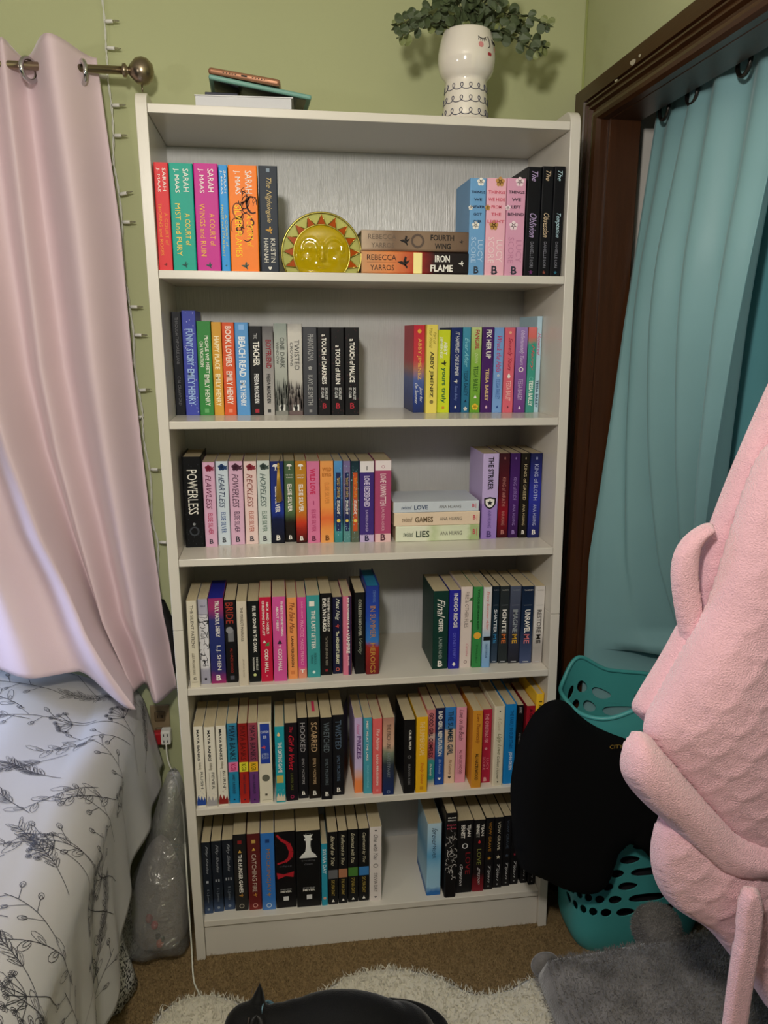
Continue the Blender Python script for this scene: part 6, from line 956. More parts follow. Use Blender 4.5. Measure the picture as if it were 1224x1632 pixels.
# black cloth bag tucked between curtain and bookcase
vs, fs = inflate_data([(-0.095, 0.90), (-0.075, 0.845), (-0.058, 0.79), (-0.055, 0.70), (-0.075, 0.665), (-0.12, 0.67), (-0.13, 0.75), (-0.115, 0.85)], 0.018, 0.03, 0.005)
tag(mesh('cloth_bag', [(u, 0.262 - w, v) for u, v, w in vs], fs, mat('black_nylon', '0a0a0c', 0.6), None, True), 'black cloth bag hanging behind the curtain beside the bookcase', 'bag')

# ------------------------------------------------------------------ clear plastic bag with a plush toy
BAG = [(-0.0705, 0.5277), (-0.1197, 0.3748), (-0.1605, 0.2508), (-0.2091, 0.1597), (-0.2275, 0.0244), (-0.2193, 0.004), (-0.2063, 0.004), (-0.1101, 0.004), (-0.0575, 0.004), (-0.0403, 0.004), (-0.032, 0.2578), (-0.032, 0.4543), (-0.0444, 0.512)]
M_FILM = bpy.data.materials.new('clear_plastic_film'); M_FILM.use_nodes = True
nt = M_FILM.node_tree; nt.nodes.remove(nt.nodes['Principled BSDF'])
tr_ = nt.nodes.new('ShaderNodeBsdfTransparent'); tr_.inputs[0].default_value = (.94, .94, .94, 1)
df_ = nt.nodes.new('ShaderNodeBsdfDiffuse'); df_.inputs[0].default_value = hx('a8a8a8')
gl_ = nt.nodes.new('ShaderNodeBsdfGlossy'); gl_.inputs['Roughness'].default_value = 0.07
m1 = nt.nodes.new('ShaderNodeMixShader'); m1.inputs[0].default_value = 0.34
m2 = nt.nodes.new('ShaderNodeMixShader'); m2.inputs[0].default_value = 0.24
nz = nt.nodes.new('ShaderNodeTexNoise'); nz.inputs['Scale'].default_value = 26; nz.inputs['Detail'].default_value = 3; nz.inputs['Distortion'].default_value = 1.5
bp = nt.nodes.new('ShaderNodeBump'); bp.inputs['Strength'].default_value = 1.0; bp.inputs['Distance'].default_value = 0.02
tcf = nt.nodes.new('ShaderNodeTexCoord'); nt.links.new(tcf.outputs['Object'], nz.inputs['Vector'])
nt.links.new(nz.outputs['Fac'], bp.inputs['Height']); nt.links.new(bp.outputs[0], gl_.inputs['Normal'])
nt.links.new(tr_.outputs[0], m1.inputs[1]); nt.links.new(df_.outputs[0], m1.inputs[2]); nt.links.new(m1.outputs[0], m2.inputs[1]); nt.links.new(gl_.outputs[0], m2.inputs[2])
nt.links.new(m2.outputs[0], nt.nodes['Material Output'].inputs['Surface'])
bg = tag(empty('plastic_bag', (-0.11, 0.03, 0.0)), 'clear plastic bag holding a white plush between bed and bookcase', 'bag')
wv0 = waves(5, 0.010, 42); wv1 = waves(6, 0.008, 110, 8)
wv = lambda x, z: wv0(x, z) + wv1(x, z)
def bagmap(T, y0, wvf, poly, res=0.009, back=0.9):
    vs, fs = inflate_data(poly, T, 0.07, res, wvf, back)
    return [(u + 0.11, y0 - w - 0.03, max(v, 0.003)) for u, v, w in vs], fs
vs, fs = bagmap(0.078, 0.045, wv, BAG)
mesh('plastic_film', vs, fs, M_FILM, bg, True)
pt = tag(empty('plush_toy', (-0.11, 0.03, 0.0)), 'white plush toy with pink and orange patches inside the clear bag', 'plush toy')
INN = [(-.182, .03), (-.186, .12), (-.168, .22), (-.135, .31), (-.100, .345), (-.068, .30), (-.045, .2), (-.040, .1), (-.050, .03), (-.11, .016)]
vs, fs = bagmap(0.060, 0.045, waves(8, 0.008, 30), INN)
mesh('plush_body', vs, fs, mat('white_plush', 'a8a09c', 0.9, bump=0.6, bscale=180, sheen=0.4), pt, True)
for (x, z, rx, rz, c) in ((-0.13, 0.150, .009, .011, 'a04848'), (-0.118, 0.13, .009, .011, 'd06068'), (-0.112, 0.098, .007, .005, '2c3028'), (-0.108, 0.076, .009, .010, 'd86848'), (-0.100, 0.088, .004, .004, '2c4830')):
    vs, fs = ellipsoid_data((x + .11, -0.045, z), (rx, .012, rz), 14, 8)
    mesh('colour_patch', vs, fs, mat('patch_' + c, c, 0.8), pt, True)

# ------------------------------------------------------------------ things on top of the bookcase
ZT = ZS[0]
nb = tag(empty('notebook', (0.168, 0.120, ZT), (0, 0, math.radians(-3))), 'thick white notebook lying at the bottom of the stack on the bookcase', 'notebook')
box('cover', -0.102, 0.100, -0.078, 0.078, 0.0, 0.0025, mat('white_card', 'd8d8da', 0.5), nb, 0.0006)
box('page_block', -0.100, 0.096, -0.076, 0.076, 0.0026, 0.0300, mat('notebook_pages', 'd4d4d8', 0.85, bump=0.2, bscale=300, stretch=(.6, .6, 14)), nb)
box('cover', -0.102, 0.100, -0.078, 0.078, 0.0301, 0.0325, mat('white_card', 'd8d8da', 0.5), nb, 0.0006)
nn = tag(box('pocket_notebook', 0.082, 0.150, 0.075, 0.170, ZT + 0.0328, ZT + 0.0455, mat('navy_notebook', '1a2038', 0.5, noise=.4, nscale=60), None, 0.001), 'small dark navy notebook wedged between white notebook and teal case', 'notebook')
tb = tag(empty('tablet', (0.196, 0.098, ZT + 0.0500), (math.radians(2), math.radians(8.0), math.radians(2))), 'sage teal tablet case lying tilted on the notebooks', 'tablet')
box('case', -0.105, 0.105, -0.066, 0.066, -0.0045, 0.0045, mat('sage_teal_case', '6c9c90', 0.45), tb, 0.003, 2)
box('screen', -0.095, 0.095, -0.058, 0.058, -0.0050, -0.0044, mat('dark_screen', '0c0e14', 0.15), tb)
ph = tag(empty('phone', (0.168, 0.066, ZT + 0.0660), (math.radians(2), math.radians(8.0), math.radians(-4))), 'rose gold phone lying on top of the teal tablet case', 'phone')
box('body', -0.073, 0.073, -0.040, 0.040, -0.0065, 0.0065, mat('rose_gold_case', 'a8785c', 0.22, metal=0.55), ph, 0.0055, 4)
box('charging_port', -0.006, 0.006, -0.0403, -0.0390, -0.0015, 0.0015, ink('140c0a'), ph)
for k in range(5):
    box('speaker_slot', 0.016 + k * .006, 0.019 + k * .006, -0.0403, -0.0392, -0.0008, 0.0008, ink('140c0a'), ph)
    box('speaker_slot', -0.019 - k * .006, -0.016 - k * .006, -0.0403, -0.0392, -0.0008, 0.0008, ink('140c0a'), ph)

# planter with painted face
pl = tag(empty('planter', (0.634, 0.056, ZT)), 'white ceramic head shaped planter with painted face and blue squiggles', 'planter')
M_CER = mat('glazed_white_ceramic', 'e4dcd0', 0.10, spec=0.6, coat=0.5)
PP = [(0.0, 0.0), (0.046, 0.0), (0.0505, 0.004), (0.0490, 0.03), (0.0465, 0.065), (0.0448, 0.090), (0.0452, 0.096), (0.0560, 0.108), (0.0618, 0.128), (0.0630, 0.148), (0.0605, 0.172), (0.0545, 0.196), (0.0525, 0.204), (0.0505, 0.2055), (0.0490, 0.203), (0.0540, 0.17), (0.056, 0.14), (0.040, 0.115), (0.0, 0.112)]
PP = [(r * .975, z * .865) for r, z in PP]
prr = smoothpath([(r, z, 0) for r, z in PP], 1); vs, fs = lathe_data([(p[0], p[1]) for p in prr], 56)
mesh('pot', vs, fs, M_CER, pl, True)
def rad_at(z):
    o_ = PP[1:13]; return float(np.interp(z, [p[1] for p in o_], [p[0] for p in o_]))
def on_pot(a, z, off=0.0005):
    r = rad_at(z) + off; return Vector((r * math.sin(a), -r * math.cos(a), z))
M_BLUE = mat('blue_glaze', '2c3050', 0.3)
for zc in (0.014, 0.039, 0.064):
    pts = []
    for i in range(540):
        q = i / 539; a = 2 * math.pi * q; ph_ = 2 * math.pi * 15 * q
        pts.append(on_pot(a - 0.15 * math.sin(ph_), zc + 0.0062 * math.cos(ph_)))
    tube('squiggle_line', pts, 0.0008, M_BLUE, pl, 4)
FA = math.radians(38)      # the face looks right and forward
for sgn in (-1, 1):
    e0 = FA + sgn * 0.33
    tube('eyelid', [on_pot(e0 + 0.16 * t, 0.1540 - 0.004 * (1 - t * t)) for t in [-1 + i / 5 for i in range(11)]], 0.0008, ink('1c1c20'), pl, 5)
    for t in (-.8, -.4, 0, .4, .8):
        tube('eyelash', [on_pot(e0 + .16 * t, 0.1540 - 0.004 * (1 - t * t)), on_pot(e0 + .2 * t, 0.1488 - 0.004 * (1 - t * t))], 0.0006, ink('1c1c20'), pl, 4)
    cs = [on_pot(e0 + sgn * .06 + 0.10 * math.cos(a), 0.1384 + 0.0056 * math.sin(a)) for a in [2 * math.pi * i / 16 for i in range(16)]]
    mesh('cheek', [tuple(c) for c in cs], [tuple(range(16))], mat('pink_glaze', 'd08888', 0.3), pl)
tube('nose_line', smoothpath([on_pot(FA - .06, 0.1566), on_pot(FA - .02, 0.1488), on_pot(FA + .02, 0.1384), on_pot(FA - .08, 0.1349)], 1), 0.0008, ink('1c1c20'), pl, 5)
cs = [on_pot(FA + 0.10 * math.cos(a), 0.1237 + (0.0042 + .0012 * math.cos(2 * a)) * math.sin(a)) for a in [2 * math.pi * i / 18 for i in range(18)]]
mesh('lips', [tuple(c) for c in cs], [tuple(range(18))], mat('red_glaze', 'b03440', 0.3), pl)

# eucalyptus sprays
eu = tag(empty('eucalyptus_spray', (0.634, 0.056, ZT + 0.105)), 'artificial green eucalyptus sprays arching out of the face planter', 'plant')
M_LEAF = mat('eucalyptus_leaf', '7c8450', 0.55, noise=0.35, nscale=25)
M_LEAFD = mat('eucalyptus_leaf_dark', '4a5638', 0.55, noise=0.35, nscale=25)
M_STEM = mat('eucalyptus_stem', '4a4c30', 0.7)
rr = random.Random(21)
lbm = []
for q in range(3):
    vs = [(0, 0, 0)]; k_ = 10
    vs = [(0.0, 0.0, 0.0)] + [(0.0105 * (1 - math.cos(a)) , 0.0088 * math.sin(a), 0.0016 * math.cos(2 * a) + .0012 * q) for a in [2 * math.pi * (i + .5) / k_ for i in range(k_)]]
    me = bpy.data.meshes.new('leaf'); me.from_pydata(vs, [], [tuple(range(1, k_ + 1))]); me.update(); lbm.append(me)
SPR = []
NL = 0; extra_v, extra_f = [], []
for (ex, ey, ez, n_) in [(-0.145, -0.02, 0.052, 14), (-0.150, 0.02, 0.085, 14), (-0.110, -0.05, 0.075, 12), (-0.120, 0.05, 0.110, 12), (0.150, -0.02, 0.035, 14), (0.178, 0.02, 0.060, 15), (0.172, -0.02, 0.088, 14), (0.125, 0.03, 0.110, 12), (-0.04, -0.02, 0.160, 13), (0.02, 0.02, 0.185, 13), (0.075, -0.02, 0.165, 12), (-0.07, 0.02, 0.150, 12), (0.02, -0.05, 0.140, 12), (-0.06, -0.05, 0.105, 9), (0.055, -0.05, 0.110, 9), (0.0, -0.05, 0.105, 8), (-0.03, .05, .13, 9), (.06, .06, .13, 9)]:
    P = smoothpath([(ex * .06, ey * .3, 0.02), (ex * .18, ey * .5, 0.080), (ex * .55, ey * .8, 0.045 + ez * .80), (ex, ey, ez)], 3)
    st_ = tube('stem', P, 0.0011, M_STEM, eu, 5)
    L = len(P)
    for k in range(n_):
        t = 0.34 + 0.66 * k / (n_ - 1); p = P[min(L - 1, int(t * (L - 1)))]; d = (P[min(L - 1, int(t * (L - 1)) + 1)] - P[max(0, int(t * (L - 1)) - 1)]).normalized()
        a0 = (k % 2) * math.pi / 2 + rr.uniform(-.4, .4)
        for s_ in (0, math.pi):
            u_ = d.cross(Vector((0, 1, 0.2))).normalized(); w_ = d.cross(u_)
            out = (u_ * math.cos(a0 + s_) + w_ * math.sin(a0 + s_)) * 0.85 + d * 0.45
            out.normalize()
            NL += 1; lm = lbm[rr.randrange(3)]
            zax = out.cross(d + Vector((rr.uniform(-.3, .3), rr.uniform(-.3, .3), rr.uniform(-.3, .3)))).normalized(); yax = zax.cross(out)
            sc = rr.uniform(0.85, 1.25) * (1.0 if t < .85 else .75)
            mm = Matrix((out * sc, yax * sc, zax * sc)).transposed().to_4x4(); mm.translation = p
            if NL <= 300:
                lf = bpy.data.objects.new('leaf', lm); COL.objects.link(lf); lf.parent = st_; lf.matrix_local = mm
            else:
                b0 = len(extra_v); extra_v += [tuple(mm @ v.co) for v in lm.vertices]; extra_f += [tuple(b0 + i for i in p.vertices) for p in lm.polygons]
if extra_v: mesh('leaf_mass', extra_v, extra_f, M_LEAFD, eu)['kind'] = 'stuff'
for i_, me in enumerate(lbm): me.materials.append([M_LEAFD, M_LEAF, M_LEAFD][i_])

# ------------------------------------------------------------------ glass sun ornament
SX, SYF, SZ = 0.3195, 0.040, ZS[1] + 0.0005
sun = tag(empty('glass_sun', (SX, SYF, SZ)), 'yellow glass half sun with a smiling face and orange rays', 'ornament')
def glass(name, c, rough=0.08, tr=0.75):
    mt = mat(name, c, rough, spec=0.6); mt.node_tree.nodes['Principled BSDF'].inputs['Transmission Weight'].default_value = tr
    return mt
M_YG = glass('yellow_glass', 'e8cc10', .08, .55); M_PG = glass('pale_yellow_glass', 'dcdc80', .1, .4); M_OG = glass('orange_glass', 'c85a14', .12, .35)
M_SOLD = mat('gilded_seam', 'a89c4c', 0.25, metal=0.8)
RO, ZC = 0.087, 0.040
def arc_pts(r, n=44):
    a0 = math.asin(min(1, ZC / r)) if r > ZC else math.pi / 2
    return [(r * math.cos(a), ZC + r * math.sin(a)) for a in [-a0 + (math.pi + 2 * a0) * i / n for i in range(n + 1)]]
def slab(name, P, y0, y1, mt, parent, bev=0.0015):
    bm = bmesh.new(); A = [bm.verts.new((x, y0, z)) for x, z in P]; B_ = [bm.verts.new((x, y1, z)) for x, z in P]
    bm.faces.new(A); bm.faces.new(B_[::-1])
    for i in range(len(P)):
        j = (i + 1) % len(P); bm.faces.new((A[j], A[i], B_[i], B_[j]))
    bmesh.ops.recalc_face_normals(bm, faces=bm.faces)
    return bm_obj(name, bm, mt, parent)
slab('outer_body', arc_pts(RO), 0.0, 0.045, M_PG, sun)
ri = 0.060
# domed face in relief
nu, nv = 46, 30; vs = []
def face_h(x, z):
    h = 0.010 * math.sqrt(max(0, 1 - (x * x + z * z) / ri ** 2))
    for s in (-1, 1):
        h += 0.0035 * math.exp(-((x - s * .026) ** 2 / 1.2e-4 + (z - .012) ** 2 / 4e-5))           # eyelids
        h += 0.0030 * math.exp(-((math.hypot(x - s * .026, z - .012) - .019) ** 2) / 6e-6) * (1 if z > .005 else 0)   # brows
        h += 0.0030 * math.exp(-((x - s * .034) ** 2 + (z + .012) ** 2) / 9e-5)                     # cheeks
    h += 0.0060 * math.exp(-(x * x / 2.6e-5)) * (1 if -.012 < z < .022 else 0) + 0.005 * math.exp(-(x * x + (z + .012) ** 2) / 4e-5)
    h += 0.0035 * math.exp(-(x * x / 1.6e-4 + (z + .0235 - .9 * x * x * 10) ** 2 / 8e-6))
    return h
for i in range(nu):
    for j in range(nv):
        x = -ri + 2 * ri * i / (nu - 1); half = math.sqrt(max(0, ri * ri - x * x)); zlo = max(-half, -ZC + .001)
        z = zlo + (half - zlo) * j / (nv - 1)
        vs.append((x, -0.0015 - face_h(x, z), ZC + z))
o = mesh('face', vs, grid_faces(nu, nv), M_YG, sun, True)
o.modifiers.new('thick', 'SOLIDIFY').thickness = -0.0012
tube('face_rim', [(x, -0.003, z) for x, z in arc_pts(ri + .001)], 0.0017, M_SOLD, sun, 7)
tube('outer_rim', [(x, -0.002, z) for x, z in arc_pts(RO - .001)], 0.0022, M_SOLD, sun, 7)
for k in range(11):
    a = math.radians(-18 + 21.6 * k); 
    A = [((ri + .002) * math.cos(a - .15), ZC + (ri + .002) * math.sin(a - .15)), ((RO - .004) * math.cos(a), ZC + (RO - .004) * math.sin(a)), ((ri + .002) * math.cos(a + .15), ZC + (ri + .002) * math.sin(a + .15))]
    A = [(x, max(z, .001)) for x, z in A]
    ry = slab('ray', A, -0.004, -0.0005, M_OG, sun)
    tube('ray_seam', [(A[0][0], -.004, A[0][1]), (A[1][0], -.004, A[1][1]), (A[2][0], -.004, A[2][1])], 0.0013, M_SOLD, sun, 5)

# gold tassel bookmark on the third row
ts = tag(empty('tassel_bookmark', (0.2085, 0.112, 1.2650)), 'gold tassel bookmark hanging over the navy paperback spine', 'bookmark')
M_GOLD = mat('gold_thread', 'c8a040', 0.35, metal=0.35)
tube('cord', smoothpath([(0.012, 0.05, 0.006), (0.011, 0.012, 0.005), (0.008, 0.001, 0.002), (0.006, -0.002, -0.006)], 2), 0.0008, mat('dark_cord', '3a3020', 0.6), ts, 5)
vs, fs = lathe_data([(0.0, 0.0), (0.0022, -0.001), (0.003, -0.004), (0.0022, -0.007), (0.0034, -0.010), (0.0034, -0.013)], 14)
mesh('knot', [(x + .006, y - .003, z - 0.002) for x, y, z in vs], fs, M_GOLD, ts, True)
for k in range(26):
    a = R.uniform(0, 6.3); r_ = R.uniform(.2, 1)
    tube('thread', [(0.006 + .002 * r_ * math.cos(a), -0.004 + .002 * r_ * math.sin(a), -0.012), (0.0055 + .005 * r_ * math.cos(a), -0.005 + .0028 * r_ * math.sin(a), -0.05), (0.006 + .0095 * r_ * math.cos(a), -0.005 + .0034 * r_ * math.sin(a), -0.092 - R.uniform(0, .006))], 0.0006, M_GOLD, ts, 4)

# ------------------------------------------------------------------ laundry basket
M_AQ = mat('aqua_plastic', '4aa09e', 0.4, spec=0.45)
BX, BY = 1.115, -0.024
bk_ = tag(empty('laundry_basket', (BX, BY, 0)), 'tall turquoise plastic laundry basket with oval holes in the doorway', 'basket')
def rim_z(a):
    return 0.672 + 0.065 * max(0, math.cos(a - math.radians(116))) ** 14 + 0.075 * max(0, math.cos(a + math.radians(68))) ** 6
def bpos(a, z):
    k = min(1, z / 0.05); k = 0.90 + 0.10 * math.sin(k * math.pi / 2)
    g = 1 + 0.17 * z / 0.66
    hxx, hyy = 0.172 * g * k, 0.100 * g * k
    c, s = math.cos(a), math.sin(a); e = 0.55
    return (hxx * math.copysign(abs(c) ** e, c), hyy * math.copysign(abs(s) ** e, s), z)
vs, fs = [], []
NA = 24; rows = [0.112 + 0.0385 * i for i in range(14)]
def add(p): vs.append(p); return len(vs) - 1
def zmap(z, a):     # stretch the top rows up to the handle
    return z if z < 0.40 else 0.40 + (z - 0.40) * (rim_z(a) - 0.40) / 0.255
def band(zlist):
    n = 96; g = []
    for z in zlist: g.append([add(bpos(2 * math.pi * k / n, zmap(z, 2 * math.pi * k / n))) for k in range(n)])
    for i in range(len(g) - 1):
        for k in range(n): fs.append((g[i][k], g[i][(k + 1) % n], g[i + 1][(k + 1) % n], g[i + 1][k]))
    return g
g = band([0.0, 0.004, 0.012, 0.025, 0.05, 0.08, rows[0]])
fs.append(tuple(reversed(g[0])))
band([rows[-1], 0.625, 0.64, 0.655])
for ri_ in range(len(rows) - 1):
    z0, z1 = rows[ri_], rows[ri_ + 1]
    for k in range(NA):
        off = 0.5 if ri_ % 2 else 0.0
        a0, a1 = 2 * math.pi * (k + off) / NA, 2 * math.pi * (k + 1 + off) / NA
        O, I = [], []
        for q in range(16):
            t = 2 * math.pi * q / 16; c, s = math.cos(t), math.sin(t); mx = max(abs(c), abs(s))
            sq = (c / mx, s / mx)
            def pos(u, v):
                a = a0 + (a1 - a0) * (u + 1) / 2; return bpos(a, zmap(z0 + (z1 - z0) * (v + 1) / 2, a))
            O.append(add(pos(*sq))); I.append(add(pos(0.74 * c, 0.66 * s)))
        for q in range(16):
            q2 = (q + 1) % 16; fs.append((O[q], O[q2], I[q2], I[q]))
o = mesh('basket_shell', vs, fs, M_AQ, bk_)
bm = bmesh.new(); bm.from_mesh(o.data); bmesh.ops.remove_doubles(bm, verts=bm.verts, dist=0.0004); bmesh.ops.recalc_face_normals(bm, faces=bm.faces); bm.to_mesh(o.data); bm.free()
o.data.polygons.foreach_set('use_smooth', [True] * len(o.data.polygons))
sd = o.modifiers.new('thick', 'SOLIDIFY'); sd.thickness = 0.003; sd.offset = 0
es = o.modifiers.new('split', 'EDGE_SPLIT'); es.split_angle = math.radians(38)
tube('rim', [bpos(2 * math.pi * k / 96, rim_z(2 * math.pi * k / 96)) for k in range(96)], 0.0055, M_AQ, bk_, 8, True)
# laundry lying inside, showing lilac and grey through the holes
vs, fs = ellipsoid_data((BX, BY, 0.22), (0.155, 0.088, 0.20), 28, 16)
wv = waves(3, 0.012, 40)
tag(mesh('folded_laundry', [(x + float(wv(x, z)) * .6, y, z) for x, y, z in vs], fs, mat('dark_laundry', '1c1a20', 0.9, noise=.5, nscale=14), None, True), 'dark laundry heaped inside the turquoise basket', 'laundry')

# black garment slung over the basket edge
CL = [(0.7348, 0.4926), (0.7335, 0.5572), (0.7475, 0.6432), (0.7807, 0.7171), (0.8174, 0.7455), (0.8559, 0.743), (0.8912, 0.7004), (0.9386, 0.6658), (0.9985, 0.6378), (1.0491, 0.6197), (1.0987, 0.5853), (1.142, 0.5079), (1.1289, 0.3912), (1.085, 0.3439), (1.0514, 0.3642), (1.0141, 0.3541), (1.002, 0.2829), (0.9842, 0.2429), (0.9425, 0.2228), (0.87, 0.2444), (0.8085, 0.2854), (0.7548, 0.313)]
M_BLACK = mat('black_cotton', '060607', 0.95, spec=0.15)
gm = tag(empty('black_garment', (0.97, -0.16, 0.12)), 'black garment with gold lettering slung over the turquoise basket', 'garment')
vs, fs = inflate_data(CL, 0.055, 0.08, 0.008, waves(9, 0.010, 30), 0.35)
GY = -0.155
mesh('cloth', [(u - 0.97, GY - w + 0.16, v - 0.12) for u, v, w in vs], fs, M_BLACK, gm, True)
CL2 = [(0.9797, 0.624), (1.0574, 0.6103), (1.1345, 0.5313), (1.1439, 0.3456), (1.1133, 0.2933), (1.0904, 0.3163), (1.0636, 0.3498), (1.0145, 0.3715), (0.9842, 0.4613)]
vs, fs = inflate_data(CL2, 0.035, 0.06, 0.008, waves(4, 0.010, 30), 0.5)
mesh('sleeve', [(u - 0.97, GY - 0.02 - w + 0.16, v - 0.12) for u, v, w in vs], fs, M_BLACK, gm, True)
tv, tf = text_geo('CITY', 'n')
x0, z0 = (0.9428, 0.6462)
mesh('gold_lettering', [(x0 + 0.034 * a - 0.97, -0.2165 + 0.004 * a + 0.16, z0 - 0.003 * a + 0.0095 * b - 0.12) for a, b in tv], tf, mat('gold_print', 'b8963c', 0.4, metal=.3), gm)

# ------------------------------------------------------------------ pink fleece robe
M_ROBE = mat('pink_fleece', 'f0bec8', 0.9, noise=0.10, nscale=14, bump=0.85, bscale=420, sheen=0.7, spec=0.15)
rb = tag(empty('bathrobe', (0.95, -0.70, 0.30)), 'pink embossed fleece bathrobe hanging at the right edge', 'robe')
def scal(x, z):
    v = z / 0.040; row = np.floor(v); f = v - row; u = x / 0.062 + 0.5 * np.mod(row, 2); u = u - np.floor(u) - 0.5
    d = np.sqrt((u * 2) ** 2 * .9 + (1 - f) ** 2)
    return 0.0032 * np.exp(-((d - .92) / .16) ** 2) - 0.002
def robe_part(name, poly, y0, T, Rad, seed, emb=True, amp=0.008, back=0.7):
    wv = waves(seed, amp, 26)
    fn = (lambda x, z: wv(x, z) + scal(x, z)) if emb else wv
    vs, fs = inflate_data(poly, T, Rad, 0.006 if name not in ('belt', 'collar') else 0.004, fn, back)
    return mesh(name, [(u - 0.95, y0 - w + 0.70, v - 0.30) for u, v, w in vs], fs, M_ROBE, rb, True)
robe_part('back_layer', [(0.9875, 1.5392), (0.9575, 1.4637), (0.9373, 1.406), (0.9151, 1.3423), (0.8934, 1.2694), (0.8765, 1.2061), (0.8764, 1.143), (0.9026, 1.0771), (0.9779, 1.0952), (1.0615, 1.3037), (1.0604, 1.5393)], -0.612, 0.030, 0.05, 12)
robe_part('front_panel', [(0.9364, 1.4059), (0.913, 1.3363), (0.8934, 1.2457), (0.8761, 1.1623), (0.8583, 1.1176), (0.8306, 1.0657), (0.7998, 0.9984), (0.7821, 0.9635), (0.7826, 0.9333), (0.8124, 0.8929), (0.8908, 0.8024), (0.9667, 0.7139), (1.1394, 0.6236), (1.1797, 0.8933), (1.1123, 1.3173), (1.0202, 1.4509)], -0.665, 0.060, 0.10, 2, True, 0.014)
robe_part('hanging_corner', [(0.8546, 1.1281), (0.8228, 1.0571), (0.7763, 0.9725), (0.7796, 0.9589), (0.7959, 0.9445), (0.8197, 0.9204), (0.8561, 0.9651), (0.8999, 1.0725), (0.8841, 1.1214)], -0.628, 0.030, 0.04, 3, False, 0.004)
robe_part('collar', [(0.8794, 1.2811), (0.8476, 1.268), (0.8233, 1.2407), (0.8176, 1.2025), (0.8274, 1.1527), (0.8403, 1.105), (0.8556, 1.0562), (0.872, 1.0423), (0.9033, 1.0536), (0.883, 1.1241), (0.8671, 1.1873), (0.863, 1.2283), (0.8702, 1.2493), (0.8896, 1.2628)], -0.640, 0.020, 0.024, 3, False, 0.003)
robe_part('sleeve_fold', [(0.7654, 0.9562), (0.7451, 0.9346), (0.7379, 0.8982), (0.7487, 0.8652), (0.7852, 0.8217), (0.8306, 0.781), (0.8786, 0.7253), (0.9206, 0.6863), (0.961, 0.668), (1.0279, 0.6657), (1.1182, 0.6658), (1.1042, 0.7613), (1.0175, 0.7463), (0.9618, 0.7539), (0.9193, 0.7953), (0.8594, 0.8614), (0.8011, 0.9304)], -0.680, 0.046, 0.06, 6, False, 0.006)
robe_part('lower_skirt', [(0.8362, 0.7843), (0.8197, 0.7513), (0.8184, 0.7048), (0.8304, 0.6562), (0.8568, 0.6099), (0.8971, 0.5759), (0.9397, 0.5486), (0.98, 0.497), (1.0286, 0.4327), (1.0955, 0.3304), (1.2172, 0.2577), (1.2012, 0.5283), (1.1422, 0.6848), (0.9753, 0.7367), (0.8821, 0.7802)], -0.655, 0.050, 0.09, 7)
robe_part('belt', [(0.9344, 0.6928), (0.9386, 0.5981), (0.9347, 0.5134), (0.933, 0.4261), (0.9368, 0.3484), (0.9816, 0.3392), (0.9792, 0.4197), (0.981, 0.52), (0.982, 0.6051), (0.9763, 0.6884)], -0.735, 0.014, 0.013, 8, False, 0.002, 1.0)

# ------------------------------------------------------------------ floor things
RUG = [(-0.1109, -0.2116), (-0.0994, -0.1547), (-0.0531, -0.121), (0.0125, -0.1129), (0.061, -0.1287), (0.1109, -0.1575), (0.1553, -0.185), (0.2213, -0.1831), (0.2904, -0.1442), (0.3392, -0.1081), (0.4113, -0.0937), (0.5055, -0.1021), (0.5718, -0.131), (0.6247, -0.1772), (0.6711, -0.2098), (0.7451, -0.197), (0.8125, -0.161), (0.8795, -0.1994), (0.8849, -0.3443), (0.8, -0.75), (0.55, -0.9), (0.2, -0.88), (-0.12, -0.7), (-0.18, -0.4)]
rg = tag(empty('fur_rug', (0.4, -0.35, 0)), 'white shaggy sheepskin rug on the tan carpet', 'rug')
vs, fs = inflate_data(RUG, 0.022, 0.05, 0.012, waves(12, 0.004, 40), 0.0)
M_FUR = mat('white_fur', 'd2ccba', 0.9, noise=0.12, nscale=20, sheen=0.4)
mesh('hide', [(u - 0.4, v + 0.35, max(w, 0) + 0.003) for u, v, w in vs], fs, M_FUR, rg, True)
nr = np.random.RandomState(4); sel = nr.randint(0, len(vs), 42000); vv = np.array(vs)
top_ = vv[sel]; jit = nr.uniform(-.006, .006, (len(sel), 2))
pts = np.c_[top_[:, 0] - .4 + jit[:, 0], top_[:, 1] + .35 + jit[:, 1], np.maximum(top_[:, 2], 0) + .002]
strands('fur', pts, np.tile([0, 0, 1.0], (len(pts), 1)), 0.015, 0.0015, M_FUR, rg, 5, 0.8)
# loose carpet pile near the camera
cp_ = []
for _ in range(60000):
    cp_.append((R.uniform(-0.35, 1.25), R.uniform(-0.36, 0.02), 0.0))
cpl = strands('carpet_pile', cp_, np.tile([0, 0, 1.0], (len(cp_), 1)), 0.0075, 0.0009, M_CARPET, None, 6, 0.5)
cpl['label'] = 'short tan carpet pile in front of the bookcase'; cpl['category'] = 'carpet'

